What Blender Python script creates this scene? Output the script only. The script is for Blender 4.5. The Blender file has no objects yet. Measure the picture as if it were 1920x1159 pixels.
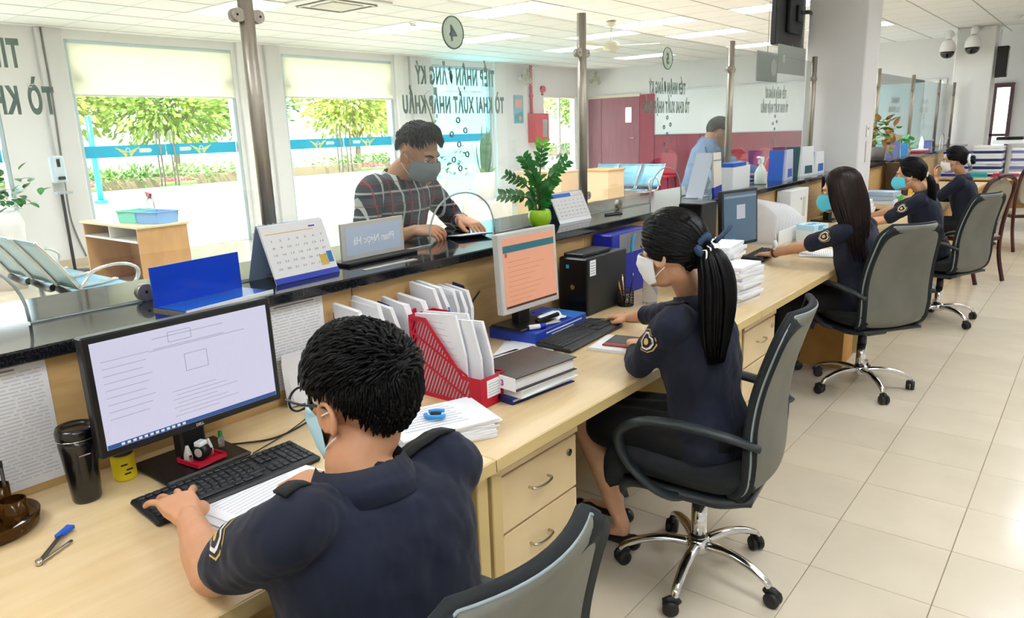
import bpy, bmesh, math, random
from mathutils import Vector, Matrix, Quaternion
from mathutils.bvhtree import BVHTree
PI = math.pi
random.seed(7)
SC = bpy.context.scene
COL = SC.collection

# ------------------------------------------------------------------ camera
cam_d = bpy.data.cameras.new('camera')
cam = bpy.data.objects.new('camera', cam_d); COL.objects.link(cam)
RM = Matrix(((0.78074, 0.12238, -0.61275), (0.624, -0.20404, 0.75432), (-0.03271, -0.97128, -0.23567)))
CAM = Vector((0, 0, 1.6))
FPX = 1366.0
cr, cu, cb = RM.col[0].copy(), -RM.col[1], -RM.col[2]
cam.matrix_world = Matrix(((cr.x, cu.x, cb.x, CAM.x), (cr.y, cu.y, cb.y, CAM.y), (cr.z, cu.z, cb.z, CAM.z), (0, 0, 0, 1)))
cam_d.sensor_width = 36.0
cam_d.lens = 36.0 * FPX / 1920.0
cam_d.clip_start = 0.05; cam_d.clip_end = 300
SC.camera = cam
def in_frame(p, m=60):
    c = RM.transposed() @ (Vector(p) - CAM)
    if c.z < 0.1: return False
    u, v = 960 + FPX * c.x / c.z, 579.5 + FPX * c.y / c.z
    return -m < u < 1920 + m and -m < v < 1159 + m

# ------------------------------------------------------------------ world, sun, exposure
w = bpy.data.worlds.new('world'); SC.world = w; w.use_nodes = True
bg = w.node_tree.nodes['Background']
bg.inputs[0].default_value = (0.92, 0.955, 1.0, 1); bg.inputs[1].default_value = 3.2
sun_d = bpy.data.lights.new('sun', 'SUN'); sun_d.energy = 11.0; sun_d.angle = 0.02; sun_d.color = (1.0, 0.95, 0.86)
sun = bpy.data.objects.new('sun', sun_d); COL.objects.link(sun)
sun.rotation_euler = Vector((-0.25, 0.45, -1.0)).to_track_quat('-Z', 'Y').to_euler()
sun.location = (-20, 0, 20)
SC.view_settings.view_transform = 'Standard'
SC.view_settings.look = 'None'
SC.view_settings.exposure = EXPOSURE = 0.78
SC.view_settings.gamma = 1.0
SC.view_settings.use_curve_mapping = False
SC.cycles.max_bounces = 7; SC.cycles.diffuse_bounces = 4; SC.cycles.glossy_bounces = 3; SC.cycles.transmission_bounces = 4; SC.cycles.transparent_max_bounces = 16
SC.cycles.caustics_reflective = False; SC.cycles.caustics_refractive = False; SC.cycles.sample_clamp_indirect = 6.0
LAMP = 12.5          # radiance of the ceiling lamp diffusers

# ------------------------------------------------------------------ materials
def lin(h):
    h = h.lstrip('#')
    v = [int(h[i:i + 2], 16) / 255 for i in (0, 2, 4)]
    return tuple((c / 12.92 if c <= .04045 else ((c + .055) / 1.055) ** 2.4) for c in v) + (1,)
MATS = {}
def mat(name, hexc=None, rough=.5, metal=0., spec=.5, hex2=None, scale=20., stretch=(1, 1, 1), detail=4, bump=0., bscale=200., emit=0., emitc=None, trans=0., ior=1.45, alpha=1., sss=0., coat=0., sheen=0., lo=.35, hi=.65):
    if name in MATS: return MATS[name]
    m = bpy.data.materials.new(name); MATS[name] = m
    m.use_nodes = True
    nt = m.node_tree; b = nt.nodes['Principled BSDF']
    b.inputs['Base Color'].default_value = lin(hexc)
    b.inputs['Roughness'].default_value = rough; b.inputs['Metallic'].default_value = metal
    b.inputs['Specular IOR Level'].default_value = spec; b.inputs['IOR'].default_value = ior
    b.inputs['Transmission Weight'].default_value = trans; b.inputs['Alpha'].default_value = alpha
    b.inputs['Coat Weight'].default_value = coat; b.inputs['Sheen Weight'].default_value = sheen
    if sss:
        b.inputs['Subsurface Weight'].default_value = sss; b.inputs['Subsurface Radius'].default_value = (.012, .005, .003); b.inputs['Subsurface Scale'].default_value = 1
    if emit:
        b.inputs['Emission Color'].default_value = lin(emitc or hexc); b.inputs['Emission Strength'].default_value = emit
    if hex2 or bump:
        tc = nt.nodes.new('ShaderNodeTexCoord'); mp = nt.nodes.new('ShaderNodeMapping')
        mp.inputs['Scale'].default_value = stretch
        nt.links.new(tc.outputs['Object'], mp.inputs[0])
    if hex2:
        n = nt.nodes.new('ShaderNodeTexNoise'); n.inputs['Scale'].default_value = scale; n.inputs['Detail'].default_value = detail
        r = nt.nodes.new('ShaderNodeValToRGB')
        r.color_ramp.elements[0].position = lo; r.color_ramp.elements[1].position = hi
        r.color_ramp.elements[0].color = lin(hexc); r.color_ramp.elements[1].color = lin(hex2)
        nt.links.new(mp.outputs[0], n.inputs['Vector']); nt.links.new(n.outputs['Fac'], r.inputs[0]); nt.links.new(r.outputs[0], b.inputs['Base Color'])
    if bump:
        n2 = nt.nodes.new('ShaderNodeTexNoise'); n2.inputs['Scale'].default_value = bscale; n2.inputs['Detail'].default_value = 3
        bp = nt.nodes.new('ShaderNodeBump'); bp.inputs['Strength'].default_value = bump; bp.inputs['Distance'].default_value = .002
        nt.links.new(mp.outputs[0], n2.inputs['Vector']); nt.links.new(n2.outputs['Fac'], bp.inputs['Height']); nt.links.new(bp.outputs[0], b.inputs['Normal'])
    return m
def glass_mat(name, tint, fac=1.0, rough=0.0):
    if name in MATS: return MATS[name]
    m = bpy.data.materials.new(name); MATS[name] = m; m.use_nodes = True
    nt = m.node_tree; nt.nodes.clear()
    out = nt.nodes.new('ShaderNodeOutputMaterial'); mx = nt.nodes.new('ShaderNodeMixShader'); tr = nt.nodes.new('ShaderNodeBsdfTransparent'); gl = nt.nodes.new('ShaderNodeBsdfGlossy')
    lw = nt.nodes.new('ShaderNodeLayerWeight'); pw = nt.nodes.new('ShaderNodeMath'); pw.operation = 'POWER'; pw.inputs[1].default_value = 4.5
    nt.links.new(lw.outputs['Facing'], pw.inputs[0])
    mu = nt.nodes.new('ShaderNodeMath'); mu.operation = 'MULTIPLY_ADD'; mu.inputs[1].default_value = .9 * fac; mu.inputs[2].default_value = .035 * fac
    tr.inputs[0].default_value = lin(tint); gl.inputs['Roughness'].default_value = rough
    nt.links.new(pw.outputs[0], mu.inputs[0]); nt.links.new(mu.outputs[0], mx.inputs[0]); nt.links.new(tr.outputs[0], mx.inputs[1]); nt.links.new(gl.outputs[0], mx.inputs[2]); nt.links.new(mx.outputs[0], out.inputs[0])
    return m
def frost_mat(name, hexc, alpha):
    m = mat(name, hexc, rough=.7, alpha=alpha, spec=.2); return m

# ------------------------------------------------------------------ geometry
class G:
    def __init__(s): s.v = []; s.f = []; s.sm = []; s.mi = []; s.mats = []; s.cur = 0; s.M = None
    def use(s, m):
        if m not in s.mats: s.mats.append(m)
        s.cur = s.mats.index(m); return s
    def xf(s, M): s.M = M; return s
    def add(s, vs, fs, smooth=False):
        o = len(s.v)
        s.v += [(s.M @ Vector(p)) if s.M is not None else Vector(p) for p in vs]
        s.f += [tuple(i + o for i in f) for f in fs]; s.sm += [smooth] * len(fs); s.mi += [s.cur] * len(fs)
        return s
    def box(s, lo, hi, b=0.):
        x0, y0, z0 = lo; x1, y1, z1 = hi
        if x0 > x1: x0, x1 = x1, x0
        if y0 > y1: y0, y1 = y1, y0
        if z0 > z1: z0, z1 = z1, z0
        b = min(b, (x1 - x0) * .45, (y1 - y0) * .45, (z1 - z0) * .45)
        if b <= 0:
            return s.add([(x0, y0, z0), (x1, y0, z0), (x1, y1, z0), (x0, y1, z0), (x0, y0, z1), (x1, y0, z1), (x1, y1, z1), (x0, y1, z1)],
                         [(0, 3, 2, 1), (4, 5, 6, 7), (0, 1, 5, 4), (1, 2, 6, 5), (2, 3, 7, 6), (3, 0, 4, 7)])
        vs = []; idx = {}
        X = (x0, x1); Y = (y0, y1); Z = (z0, z1)
        for i in (0, 1):
            for j in (0, 1):
                for k in (0, 1):
                    for a in range(3):
                        p = [X[i], Y[j], Z[k]]; sg = [1 if t == 0 else -1 for t in (i, j, k)]
                        for q in range(3):
                            if q != a: p[q] += sg[q] * b
                        idx[(i, j, k, a)] = len(vs); vs.append(p)
        fs = []
        for a in range(3):
            for e in (0, 1):
                c = []
                for (m, n) in ((0, 0), (1, 0), (1, 1), (0, 1)):
                    ijk = [0, 0, 0]; ijk[a] = e; o = [q for q in range(3) if q != a]; ijk[o[0]] = m; ijk[o[1]] = n
                    c.append(idx[tuple(ijk) + (a,)])
                flip = (e == 0) ^ (a == 1)
                fs.append(tuple(reversed(c)) if flip else tuple(c))
        for a in range(3):
            o = [q for q in range(3) if q != a]
            for m in (0, 1):
                for n in (0, 1):
                    A = [0, 0, 0]; A[o[0]] = m; A[o[1]] = n; B = A[:]; B[a] = 1
                    fs.append((idx[tuple(A) + (o[0],)], idx[tuple(B) + (o[0],)], idx[tuple(B) + (o[1],)], idx[tuple(A) + (o[1],)]))
        for i in (0, 1):
            for j in (0, 1):
                for k in (0, 1):
                    fs.append(tuple(idx[(i, j, k, a)] for a in range(3)))
        return s.add(vs, fs)
    def rings(s, rings, closed=False, caps=True, smooth=True):
        n = len(rings[0]); vs = [p for r in rings for p in r]; fs = []
        m = len(rings)
        for i in range(m if closed else m - 1):
            a, b = i * n, ((i + 1) % m) * n
            for j in range(n): fs.append((a + j, a + (j + 1) % n, b + (j + 1) % n, b + j))
        s.add(vs, fs, smooth)
        if caps and not closed:
            o = len(s.v) - len(vs)
            s.f += [tuple(range(o + n - 1, o - 1, -1)), tuple(range(o + (m - 1) * n, o + m * n))]; s.sm += [False, False]; s.mi += [s.cur] * 2
        return s
    def tube(s, pts, r, n=8, closed=False, caps=True, flat=1., up=None, smooth=True):
        pts = [Vector(p) for p in pts]; m = len(pts)
        rs = r if isinstance(r, (list, tuple)) else [r] * m
        T = []
        for i in range(m):
            a = pts[(i - 1) % m] if (closed or i > 0) else pts[0]
            b = pts[(i + 1) % m] if (closed or i < m - 1) else pts[-1]
            t = (b - a); T.append(t.normalized() if t.length > 1e-9 else Vector((0, 0, 1)))
        u = Vector(up) if up else (Vector((0, 0, 1)) if abs(T[0].z) < .9 else Vector((1, 0, 0)))
        N = (u - T[0] * u.dot(T[0])).normalized(); R = []
        for i in range(m):
            if i:
                q = T[i - 1].rotation_difference(T[i]); N = q @ N
            N = (N - T[i] * N.dot(T[i])).normalized(); Bn = T[i].cross(N)
            R.append([pts[i] + N * (math.cos(2 * PI * k / n) * rs[i] * flat) + Bn * (math.sin(2 * PI * k / n) * rs[i]) for k in range(n)])
        return s.rings(R, closed, caps, smooth)
    def cyl(s, c, r, z0, z1, n=20, r2=None, axis='z', smooth=True):
        r2 = r if r2 is None else r2
        def P(x, y, z): return {'z': (c[0] + x, c[1] + y, c[2] + z), 'x': (c[0] + z, c[1] + x, c[2] + y), 'y': (c[0] + y, c[1] + z, c[2] + x)}[axis]
        return s.rings([[P(q * math.cos(2 * PI * k / n), q * math.sin(2 * PI * k / n), zz) for k in range(n)] for q, zz in ((r, z0), (r2, z1))], smooth=smooth)
    def lathe(s, prof, c=(0, 0, 0), n=24, caps=True):
        return s.rings([[(c[0] + r * math.cos(2 * PI * k / n), c[1] + r * math.sin(2 * PI * k / n), c[2] + z) for k in range(n)] for r, z in prof], caps=caps)
    def ell(s, c, r, n=16, m=10, M=None):
        vs = []; fs = []
        for i in range(m + 1):
            t = PI * i / m
            for k in range(n):
                p = Vector((r[0] * math.sin(t) * math.cos(2 * PI * k / n), r[1] * math.sin(t) * math.sin(2 * PI * k / n), r[2] * math.cos(t)))
                if M is not None: p = M @ p
                vs.append(Vector(c) + p)
        for i in range(m):
            for k in range(n): fs.append((i * n + k, (i + 1) * n + k, (i + 1) * n + (k + 1) % n, i * n + (k + 1) % n))
        return s.add(vs, fs, True)
    def prism(s, poly, d, plane='xz', at=0., smooth=False):
        # poly in the plane, extruded along the third axis from at to at+d
        def P(a, b, t): return {'xz': (a, t, b), 'yz': (t, a, b), 'xy': (a, b, t)}[plane]
        n = len(poly)
        ar = sum(poly[i][0] * poly[(i + 1) % n][1] - poly[(i + 1) % n][0] * poly[i][1] for i in range(n))
        if ar < 0: poly = poly[::-1]
        if plane == 'xz': poly = poly[::-1]
        if d < 0: at, d = at + d, -d
        vs = [P(a, b, at) for a, b in poly] + [P(a, b, at + d) for a, b in poly]
        fs = [tuple(range(n - 1, -1, -1)), tuple(range(n, 2 * n))] + [(i, (i + 1) % n, n + (i + 1) % n, n + i) for i in range(n)]
        return s.add(vs, fs, smooth)
    def grid(s, fn, nu, nv, thick=None, smooth=True):
        P = [[Vector(fn(i / nu, j / nv)) for j in range(nv + 1)] for i in range(nu + 1)]
        W = nv + 1
        fs = [(i * W + j, (i + 1) * W + j, (i + 1) * W + j + 1, i * W + j + 1) for i in range(nu) for j in range(nv)]
        vs = [p for r in P for p in r]
        if thick is None: return s.add(vs, fs, smooth)
        Nn = []
        for i in range(nu + 1):
            for j in range(nv + 1):
                a = P[min(i + 1, nu)][j] - P[max(i - 1, 0)][j]; b = P[i][min(j + 1, nv)] - P[i][max(j - 1, 0)]
                q = a.cross(b); Nn.append(q.normalized() if q.length > 1e-12 else Vector((0, 0, 1)))
        o = len(vs); vs2 = vs + [p - q * thick for p, q in zip(vs, Nn)]
        fs2 = fs + [tuple(reversed([k + o for k in f])) for f in fs]
        bd = [(i * W) for i in range(nu + 1)] + [nu * W + j for j in range(1, nv + 1)] + [i * W + nv for i in range(nu - 1, -1, -1)] + [j for j in range(nv - 1, 0, -1)]
        for k in range(len(bd)):
            a, b = bd[k], bd[(k + 1) % len(bd)]; fs2.append((b, a, a + o, b + o))
        return s.add(vs2, fs2, smooth)
    def mesh(s, name='mesh'):
        me = bpy.data.meshes.new(name); me.from_pydata([tuple(p) for p in s.v], [], s.f)
        for m in s.mats: me.materials.append(m)
        me.polygons.foreach_set('use_smooth', s.sm)
        if len(s.mats) > 1: me.polygons.foreach_set('material_index', s.mi)
        me.update(); return me
    def obj(s, name, parent=None, m=None):
        if m is not None and not s.mats: s.mats.append(m)
        return link(name, s.mesh(name), parent)
def link(name, data, parent=None, loc=None, rot=None):
    o = bpy.data.objects.new(name, data); COL.objects.link(o)
    if loc is not None: o.location = loc
    if rot is not None: o.rotation_euler = rot
    if parent is not None: o.parent = parent
    return o
def tag(o, label=None, cat=None, group=None, kind=None):
    if label: o['label'] = label
    if cat: o['category'] = cat
    if group: o['group'] = group
    if kind: o['kind'] = kind
    return o
def thing(name, label, cat, loc=(0, 0, 0), rz=0., group=None):
    o = bpy.data.objects.new(name, None); COL.objects.link(o); o.empty_display_size = .05
    o.location = loc; o.rotation_euler = (0, 0, rz)
    return tag(o, label, cat, group)
def struct(name, g, m=None, parent=None):
    o = g.obj(name, parent, m)
    if parent is None: o['kind'] = 'structure'
    return o
def dup(root, loc, rz, label, group=None):
    r = root.copy(); COL.objects.link(r); r.location = loc; r.rotation_euler = (0, 0, rz); r['label'] = label
    if group: r['group'] = group
    for ch in list(root.children):
        c = ch.copy(); COL.objects.link(c); c.parent = r
        for gc in ch.children:
            d = gc.copy(); COL.objects.link(d); d.parent = c
    return r
def Rz(a): return Matrix.Rotation(a, 4, 'Z')
def Rx(a): return Matrix.Rotation(a, 4, 'X')
def Ry(a): return Matrix.Rotation(a, 4, 'Y')
def Tr(*p): return Matrix.Translation(Vector(p))
def textmesh(txt, h, m, depth=.001, bold=0., sx=1., mirror=False, name='lettering', align='LEFT', space=1.):
    # flat lettering standing in the local XZ plane, reading along +X, face towards -Y
    cu = bpy.data.curves.new(name, 'FONT'); cu.body = txt; cu.size = h * 1.37; cu.extrude = depth / 2; cu.offset = bold; cu.align_x = align; cu.resolution_u = 3; cu.space_character = space
    o = bpy.data.objects.new(name, cu); COL.objects.link(o)
    dg = bpy.context.evaluated_depsgraph_get()
    me = bpy.data.meshes.new_from_object(o.evaluated_get(dg))
    bpy.data.objects.remove(o); bpy.data.curves.remove(cu)
    me.transform(Matrix.Diagonal((sx * (-1 if mirror else 1), 1, 1, 1)))
    me.transform(Rx(PI / 2))
    if mirror: me.flip_normals()
    me.materials.clear(); me.materials.append(m); me.name = name
    return me
def place_text(name, parent, txt, h, m, M, **k):
    me = textmesh(txt, h, m, name=name, **k); me.transform(M); return link(name, me, parent)
def catmull(pts, n=6, closed=False):
    pts = [Vector(p) for p in pts]; out = []; m = len(pts)
    for i in range(m if closed else m - 1):
        p0 = pts[(i - 1) % m] if closed or i else pts[0] * 2 - pts[1]
        p1 = pts[i]; p2 = pts[(i + 1) % m]
        p3 = pts[(i + 2) % m] if closed or i < m - 2 else pts[-1] * 2 - pts[-2]
        for k in range(n):
            t = k / n
            out.append(.5 * ((2 * p1) + (p2 - p0) * t + (2 * p0 - 5 * p1 + 4 * p2 - p3) * t * t + (3 * p1 - p0 - 3 * p2 + p3) * t ** 3))
    if not closed: out.append(pts[-1])
    return out

# ================================================================== the setting
CEIL = 3.12
WX, FY = -11.0, 17.05
m_wall = mat('wall_paint', 'f0f0f1', rough=.75, hex2='ececed', scale=1.5)
m_pier = mat('pier_paint', 'dfdfe0', rough=.75)
m_white = mat('white_paint', 'f4f4f3', rough=.55)
m_grout = mat('grout', '8f8470', rough=.9)
m_maroon = mat('maroon_lacquer', '8d2038', rough=.35, hex2='a3304a', scale=3)
def tile_mat():
    m = mat('floor_tile_glaze', 'd2c8b3', rough=.16, spec=.5, hex2='cac0ab', scale=3.0)
    nt = m.node_tree; b = nt.nodes['Principled BSDF']
    oi = nt.nodes.new('ShaderNodeObjectInfo'); hs = nt.nodes.new('ShaderNodeHueSaturation')
    ma = nt.nodes.new('ShaderNodeMapRange'); ma.inputs[3].default_value = .955; ma.inputs[4].default_value = 1.03
    src = b.inputs['Base Color'].links[0].from_socket
    nt.links.new(oi.outputs['Random'], ma.inputs[0]); nt.links.new(ma.outputs[0], hs.inputs['Value']); nt.links.new(src, hs.inputs['Color']); nt.links.new(hs.outputs[0], b.inputs['Base Color'])
    return m
m_tile = tile_mat()
X0, X1, Y0, Y1 = WX, 3.6, -3.4, FY
floor = struct('floor', G().box((X0 - .2, Y0 - .2, -.3), (X1 + .2, Y1 + .2, -.004)), m_grout)
TS = .4
def tile_mesh(nx=1, name='floor_tile'):
    return G().use(m_tile).box((.0015, .0015, -.012), (TS - .0015, TS - .0015, 0), .0012).mesh(name)
cells = []
i0, j0 = int(round((-.68 - X0) / TS)) + 1, int(round((2.94 - Y0) / TS)) + 1
for i in range(-i0, int((X1 + .68) / TS) + 1):
    for j in range(-j0, int((Y1 - 2.94) / TS) + 1):
        x, y = -.68 + TS * i, 2.94 + TS * j
        if x + TS < X0 or y + TS < Y0 or x > X1 or y > Y1: continue
        c = (x + TS / 2, y + TS / 2, 0); d = (Vector(c) - CAM).length
        seen = in_frame(c, 120) and (x > -1.75 and y < 12.5)
        cells.append((0 if seen else 1, d, x, y))
cells.sort()
tm = tile_mesh()
nsingle = min(300, sum(1 for c in cells if c[0] == 0))
for c in cells[:nsingle]:
    link('floor_tile', tm, floor, (c[2], c[3], 0))
g = G().use(m_tile)
for c in cells[nsingle:]:
    g.box((c[2] + .0015, c[3] + .0015, -.012), (c[2] + TS - .0015, c[3] + TS - .0015, 0))
tag(g.obj('floor_tile_field', floor), kind='stuff')

# ceiling: dark reveal above, light mineral panels below
m_panel = mat('ceiling_panel', 'fafaf9', rough=.85, hex2='f7f7f6', scale=2.0)
ceiling = struct('ceiling', G().box((X0 - .2, Y0 - .2, CEIL + .045), (X1 + .2, Y1 + .2, CEIL + .25)), mat('ceiling_grid', 'b9b6b0', rough=.9))
CS = .65
LIGHTS = [(-8.3, 4.75), (-5.95, 7.55), (-5.8, 10.0), (-5.75, 12.2), (-8.1, 7.2), (-8.05, 9.6), (-8.05, 12.2), (-8.05, 14.8), (-5.75, 14.8), (-5.9, 4.9), (-5.9, 2.2), (-8.3, 2.2), (-3.3, 2.2), (-3.3, 4.9), (-3.3, 7.6), (-3.3, 10.2), (-3.3, 13.0),
          (.05, -1.0), (.05, 1.5), (.05, 4.2), (.05, 6.8), (.05, 9.4), (.05, 12.2), (2.2, -1.0), (2.2, 10.8), (-2.3, -1.0), (-5.9, -1.0), (-8.3, -1.0)]
LIGHTS = [(-2.32 + CS * round((x + 2.32) / CS), .3 + CS * round((y - .3) / CS)) for x, y in LIGHTS]
AC = (-2.32 + CS * round((-7.2 + 2.32 - CS / 2) / CS) + CS / 2, .3 + CS * round((6.15 - .3 - CS / 2) / CS) + CS / 2)
def taken(x, y):
    cx, cy = x + CS / 2, y + CS / 2
    for lx, ly in LIGHTS:
        if abs(cx - lx) < CS * 1.01 and abs(cy - ly) < CS * .55 and abs(cy - ly - CS / 2) < .1: return True
    return abs(cx - AC[0]) < CS * .55 and abs(cy - AC[1]) < CS * .55
cells = []
for i in range(-15, 11):
    for j in range(-7, 28):
        x, y = -2.32 + CS * i, .3 + CS * j
        if x + CS < X0 or x > X1 or y + CS < Y0 or y > Y1 or taken(x, y): continue
        c = (x + CS / 2, y + CS / 2, CEIL)
        cells.append((0 if in_frame(c, 30) else 1, (Vector(c) - CAM).length, x, y))
cells.sort()
pm = G().use(m_panel).box((.004, .004, 0), (CS - .004, CS - .004, .012), .003).mesh('ceiling_panel')
ns = min(300, sum(1 for c in cells if c[0] == 0))
for c in cells[:ns]: link('ceiling_panel', pm, ceiling, (c[2], c[3], CEIL))
g = G().use(m_panel)
for c in cells[ns:]: g.box((c[2] + .004, c[3] + .004, CEIL), (c[2] + CS - .004, c[3] + CS - .004, CEIL + .012))
tag(g.obj('ceiling_panel_field', ceiling), kind='stuff')

m_bar = mat('ceiling_bar', 'b5b3ae', rough=.7); m_bar2 = mat('ceiling_bar_thin', 'e4e3e0', rough=.7)
for i in range(-13, 10): G().use(m_bar).box((-2.32 + CS * i - .008, Y0, CEIL - .003), (-2.32 + CS * i + .008, Y1, CEIL + .004)).obj('grid_bar', ceiling)
for j in range(-5, 26): G().use(m_bar2).box((X0, .3 + CS * j - .005, CEIL - .002), (X1, .3 + CS * j + .005, CEIL + .004)).obj('grid_bar', ceiling)
# ceiling lamps
m_lamp = mat('lamp_diffuser', 'ffffff', emit=LAMP, emitc='f6f9ff')
m_louvre = mat('lamp_louvre', 'e9ecee', rough=.4)
def light_proto():
    t = thing('ceiling_light', 'x', 'ceiling light')
    W, L = CS - .01, CS * 2 - .01     # long axis along X
    g = G().use(m_white)
    for a in (-1, 1):
        g.box((-L / 2, a * W / 2, -.008), (L / 2, a * (W / 2 - .03), .02)); g.box((a * L / 2, -W / 2, -.008), (a * (L / 2 - .03), W / 2, .02))
    g.obj('frame', t)
    G().use(m_lamp).box((-L / 2 + .03, -W / 2 + .03, .032), (L / 2 - .03, W / 2 - .03, .04)).obj('diffuser', t)
    bm = G().use(m_louvre).box((-.005, -W / 2 + .03, -.004), (.005, W / 2 - .03, .02)).mesh('louvre')
    for k in range(10):
        link('louvre', bm, t, (-L / 2 + .03 + (L - .06) * (k + .5) / 10, 0, 0))
    return t
lp = light_proto()
def light_label(x, y):
    return 'recessed louvred ceiling lamp'
LAMPS = []
for k, (x, y) in enumerate(LIGHTS):
    o = lp if k == 0 else dup(lp, (0, 0, 0), 0, 'x')
    o.location = (x, y + CS / 2, CEIL); LAMPS.append(o)

# ---- wall_left: the street front with glass doors, parallel to the counter
D1, D2, D3 = (4.30, 6.72), (7.62, 10.1), (11.2, 13.05)
D0 = (1.2, 3.42)
D5 = (15.05, 16.5)
HEAD = 3.0
g = G().use(m_wall)
ys = [Y0 - .2, D0[0], D0[1], D1[0], D1[1], D2[0], D2[1], D3[0], D3[1], D5[0], D5[1], FY + .2]
for k in range(0, len(ys), 2): g.box((WX - .22, ys[k], -.05), (WX, ys[k + 1], CEIL + .05))
for d in (D0, D1, D2, D3): g.box((WX - .22, d[0], HEAD), (WX, d[1], CEIL + .05))
g.box((WX - .22, D5[0], 2.45), (WX, D5[1], CEIL + .05))
wall_left = struct('wall_left', g)
# shallow white pilasters between the bays
for n, (a, b) in enumerate(((3.95, 4.26), (6.80, 7.02), (7.30, 7.58), (10.16, 10.34), (10.55, 11.12), (13.12, 13.5))):
    struct('trim_%d' % (n + 1), G().use(m_white if n % 2 else m_pier).box((WX, a, 0), (WX + .07, b, CEIL - .002), .004))
g = G().use(mat('skirting', 'c8b69c', rough=.4))
for a, b in ((D0[1], D1[0]), (D1[1], D2[0]), (D2[1], D3[0]), (D3[1], D5[0])):
    g.box((WX + .0, a + .02, 0), (WX + .085, b - .02, .1))
struct('baseboard_left', g)
# ---- far wall
g = G().use(m_wall).box((WX - .2, FY, -.05), (X1 + .2, FY + .2, CEIL + .05))
struct('wall_far', g)
struct('wall_right', G().use(m_wall).box((X1, Y0, -.05), (X1 + .2, FY, CEIL + .05)))
struct('wall_back', G().use(m_wall).box((WX, Y0 - .2, -.05), (X1, Y0, CEIL + .05)))
# maroon wainscot and double door on the far wall
wn = tag(thing('trim_7', None, None), kind='structure')
x = -9.0
for k in range(6):
    G().use(m_maroon).box((x + .003, FY - .03, .0), (x + .607, FY - .001, 1.42), .004).obj('wainscot_panel', wn); x += .61
G().use(m_maroon).box((-9.42, FY - .05, 0), (-9.0, FY - .001, 2.42), .004).obj('wainscot_panel', wn)
G().use(mat('cream_rail', 'e6dcc8', rough=.5)).box((-10.98, FY - .06, 2.38), (-9.42, FY - .001, 2.45), .004).obj('door_head', wn)
dr = tag(thing('door_5', None, None), kind='structure')
m_mdoor = mat('maroon_door', '9c5a6a', rough=.4, hex2='8f4a5c', scale=2, stretch=(8, 8, .6))
G().use(m_mdoor).box((-10.96, FY - .045, .01), (-10.56, FY - .002, 2.38), .004).obj('door_leaf', dr)
lf = G().use(m_mdoor).box((-10.55, FY - .045, .01), (-9.43, FY - .002, 2.38), .004).obj('door_leaf', dr)
G().use(mat('lit_pane', 'ffffff', emit=1.2)).box((-9.83, FY - .05, 1.75), (-9.66, FY - .044, 2.12), .02).obj('vision_panel', lf)
g = G().use(mat('chrome', 'd8d8d8', rough=.12, metal=1.)).cyl((-9.58, FY - .045, 1.36), .03, -.06, 0, axis='y').tube([(-9.58, FY - .1, 1.36), (-9.7, FY - .1, 1.36)], .012)
g.obj('door_handle', lf)
# white board wall panel beside the door
wb = thing('white_board', 'wide blank white board hanging above the maroon wainscot', 'board', (-7.15, FY - .003, 1.42))
G().use(mat('board_face', 'f0f3f3', rough=.2, coat=.3)).box((-1.83, -.03, .02), (1.83, -.012, 1.05)).obj('panel', wb)
g = G().use(mat('aluminium', 'c9ccce', rough=.35, metal=.9))
g.box((-1.85, -.04, 0), (1.85, 0, .025), .003).box((-1.85, -.04, 1.045), (1.85, 0, 1.07), .003).box((-1.85, -.04, .025), (-1.828, 0, 1.045), .003).box((1.828, -.04, .025), (1.85, 0, 1.045), .003)
g.obj('frame', wb)

# ---- glass doors of the street front
m_dglass = glass_mat('door_glass', 'f6fafa', .8)
m_cyan = glass_mat('cyan_film_glass', 'c9f1f8', .8)
_nt = m_cyan.node_tree; _o = _nt.nodes['Material Output']; _mx = _nt.nodes.new('ShaderNodeMixShader'); _mx.inputs[0].default_value = .6; _tr = _nt.nodes.new('ShaderNodeBsdfTranslucent'); _tr.inputs[0].default_value = lin('b4eef8')
_s = _o.inputs[0].links[0].from_socket; _nt.links.new(_s, _mx.inputs[1]); _nt.links.new(_tr.outputs[0], _mx.inputs[2]); _nt.links.new(_mx.outputs[0], _o.inputs[0])
m_band = mat('blue_band_film', '10a6cc', rough=.35)
def backlit(m, hexc, k):
    nt = m.node_tree; p = nt.nodes['Principled BSDF']; tr = nt.nodes.new('ShaderNodeBsdfTranslucent'); mx = nt.nodes.new('ShaderNodeMixShader'); mx.inputs[0].default_value = k; tr.inputs[0].default_value = lin(hexc)
    nt.links.new(p.outputs[0], mx.inputs[1]); nt.links.new(tr.outputs[0], mx.inputs[2]); nt.links.new(mx.outputs[0], nt.nodes['Material Output'].inputs[0])
backlit(m_band, '74dcea', .4)
m_frame = mat('door_frame_alu', 'c3d6de', rough=.35, metal=.3)
m_steel = mat('brushed_steel', '9c978c', rough=.32, metal=1.)
m_yel = mat('emblem_yellow', 'f3e57a', rough=.4); m_wht = mat('sticker_white', 'eef4f6', rough=.4)
m_blind = mat('roller_blind', 'f6f5e9', rough=.8, trans=.0, hex2='f2f1e4', scale=4)
_nt = m_blind.node_tree; _p = _nt.nodes['Principled BSDF']; _tr = _nt.nodes.new('ShaderNodeBsdfTranslucent'); _mx = _nt.nodes.new('ShaderNodeMixShader'); _mx.inputs[0].default_value = .5
_tr.inputs[0].default_value = lin('fbf9ec'); _nt.links.new(_p.outputs[0], _mx.inputs[1]); _nt.links.new(_tr.outputs[0], _mx.inputs[2]); _nt.links.new(_mx.outputs[0], _nt.nodes['Material Output'].inputs[0])
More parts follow.
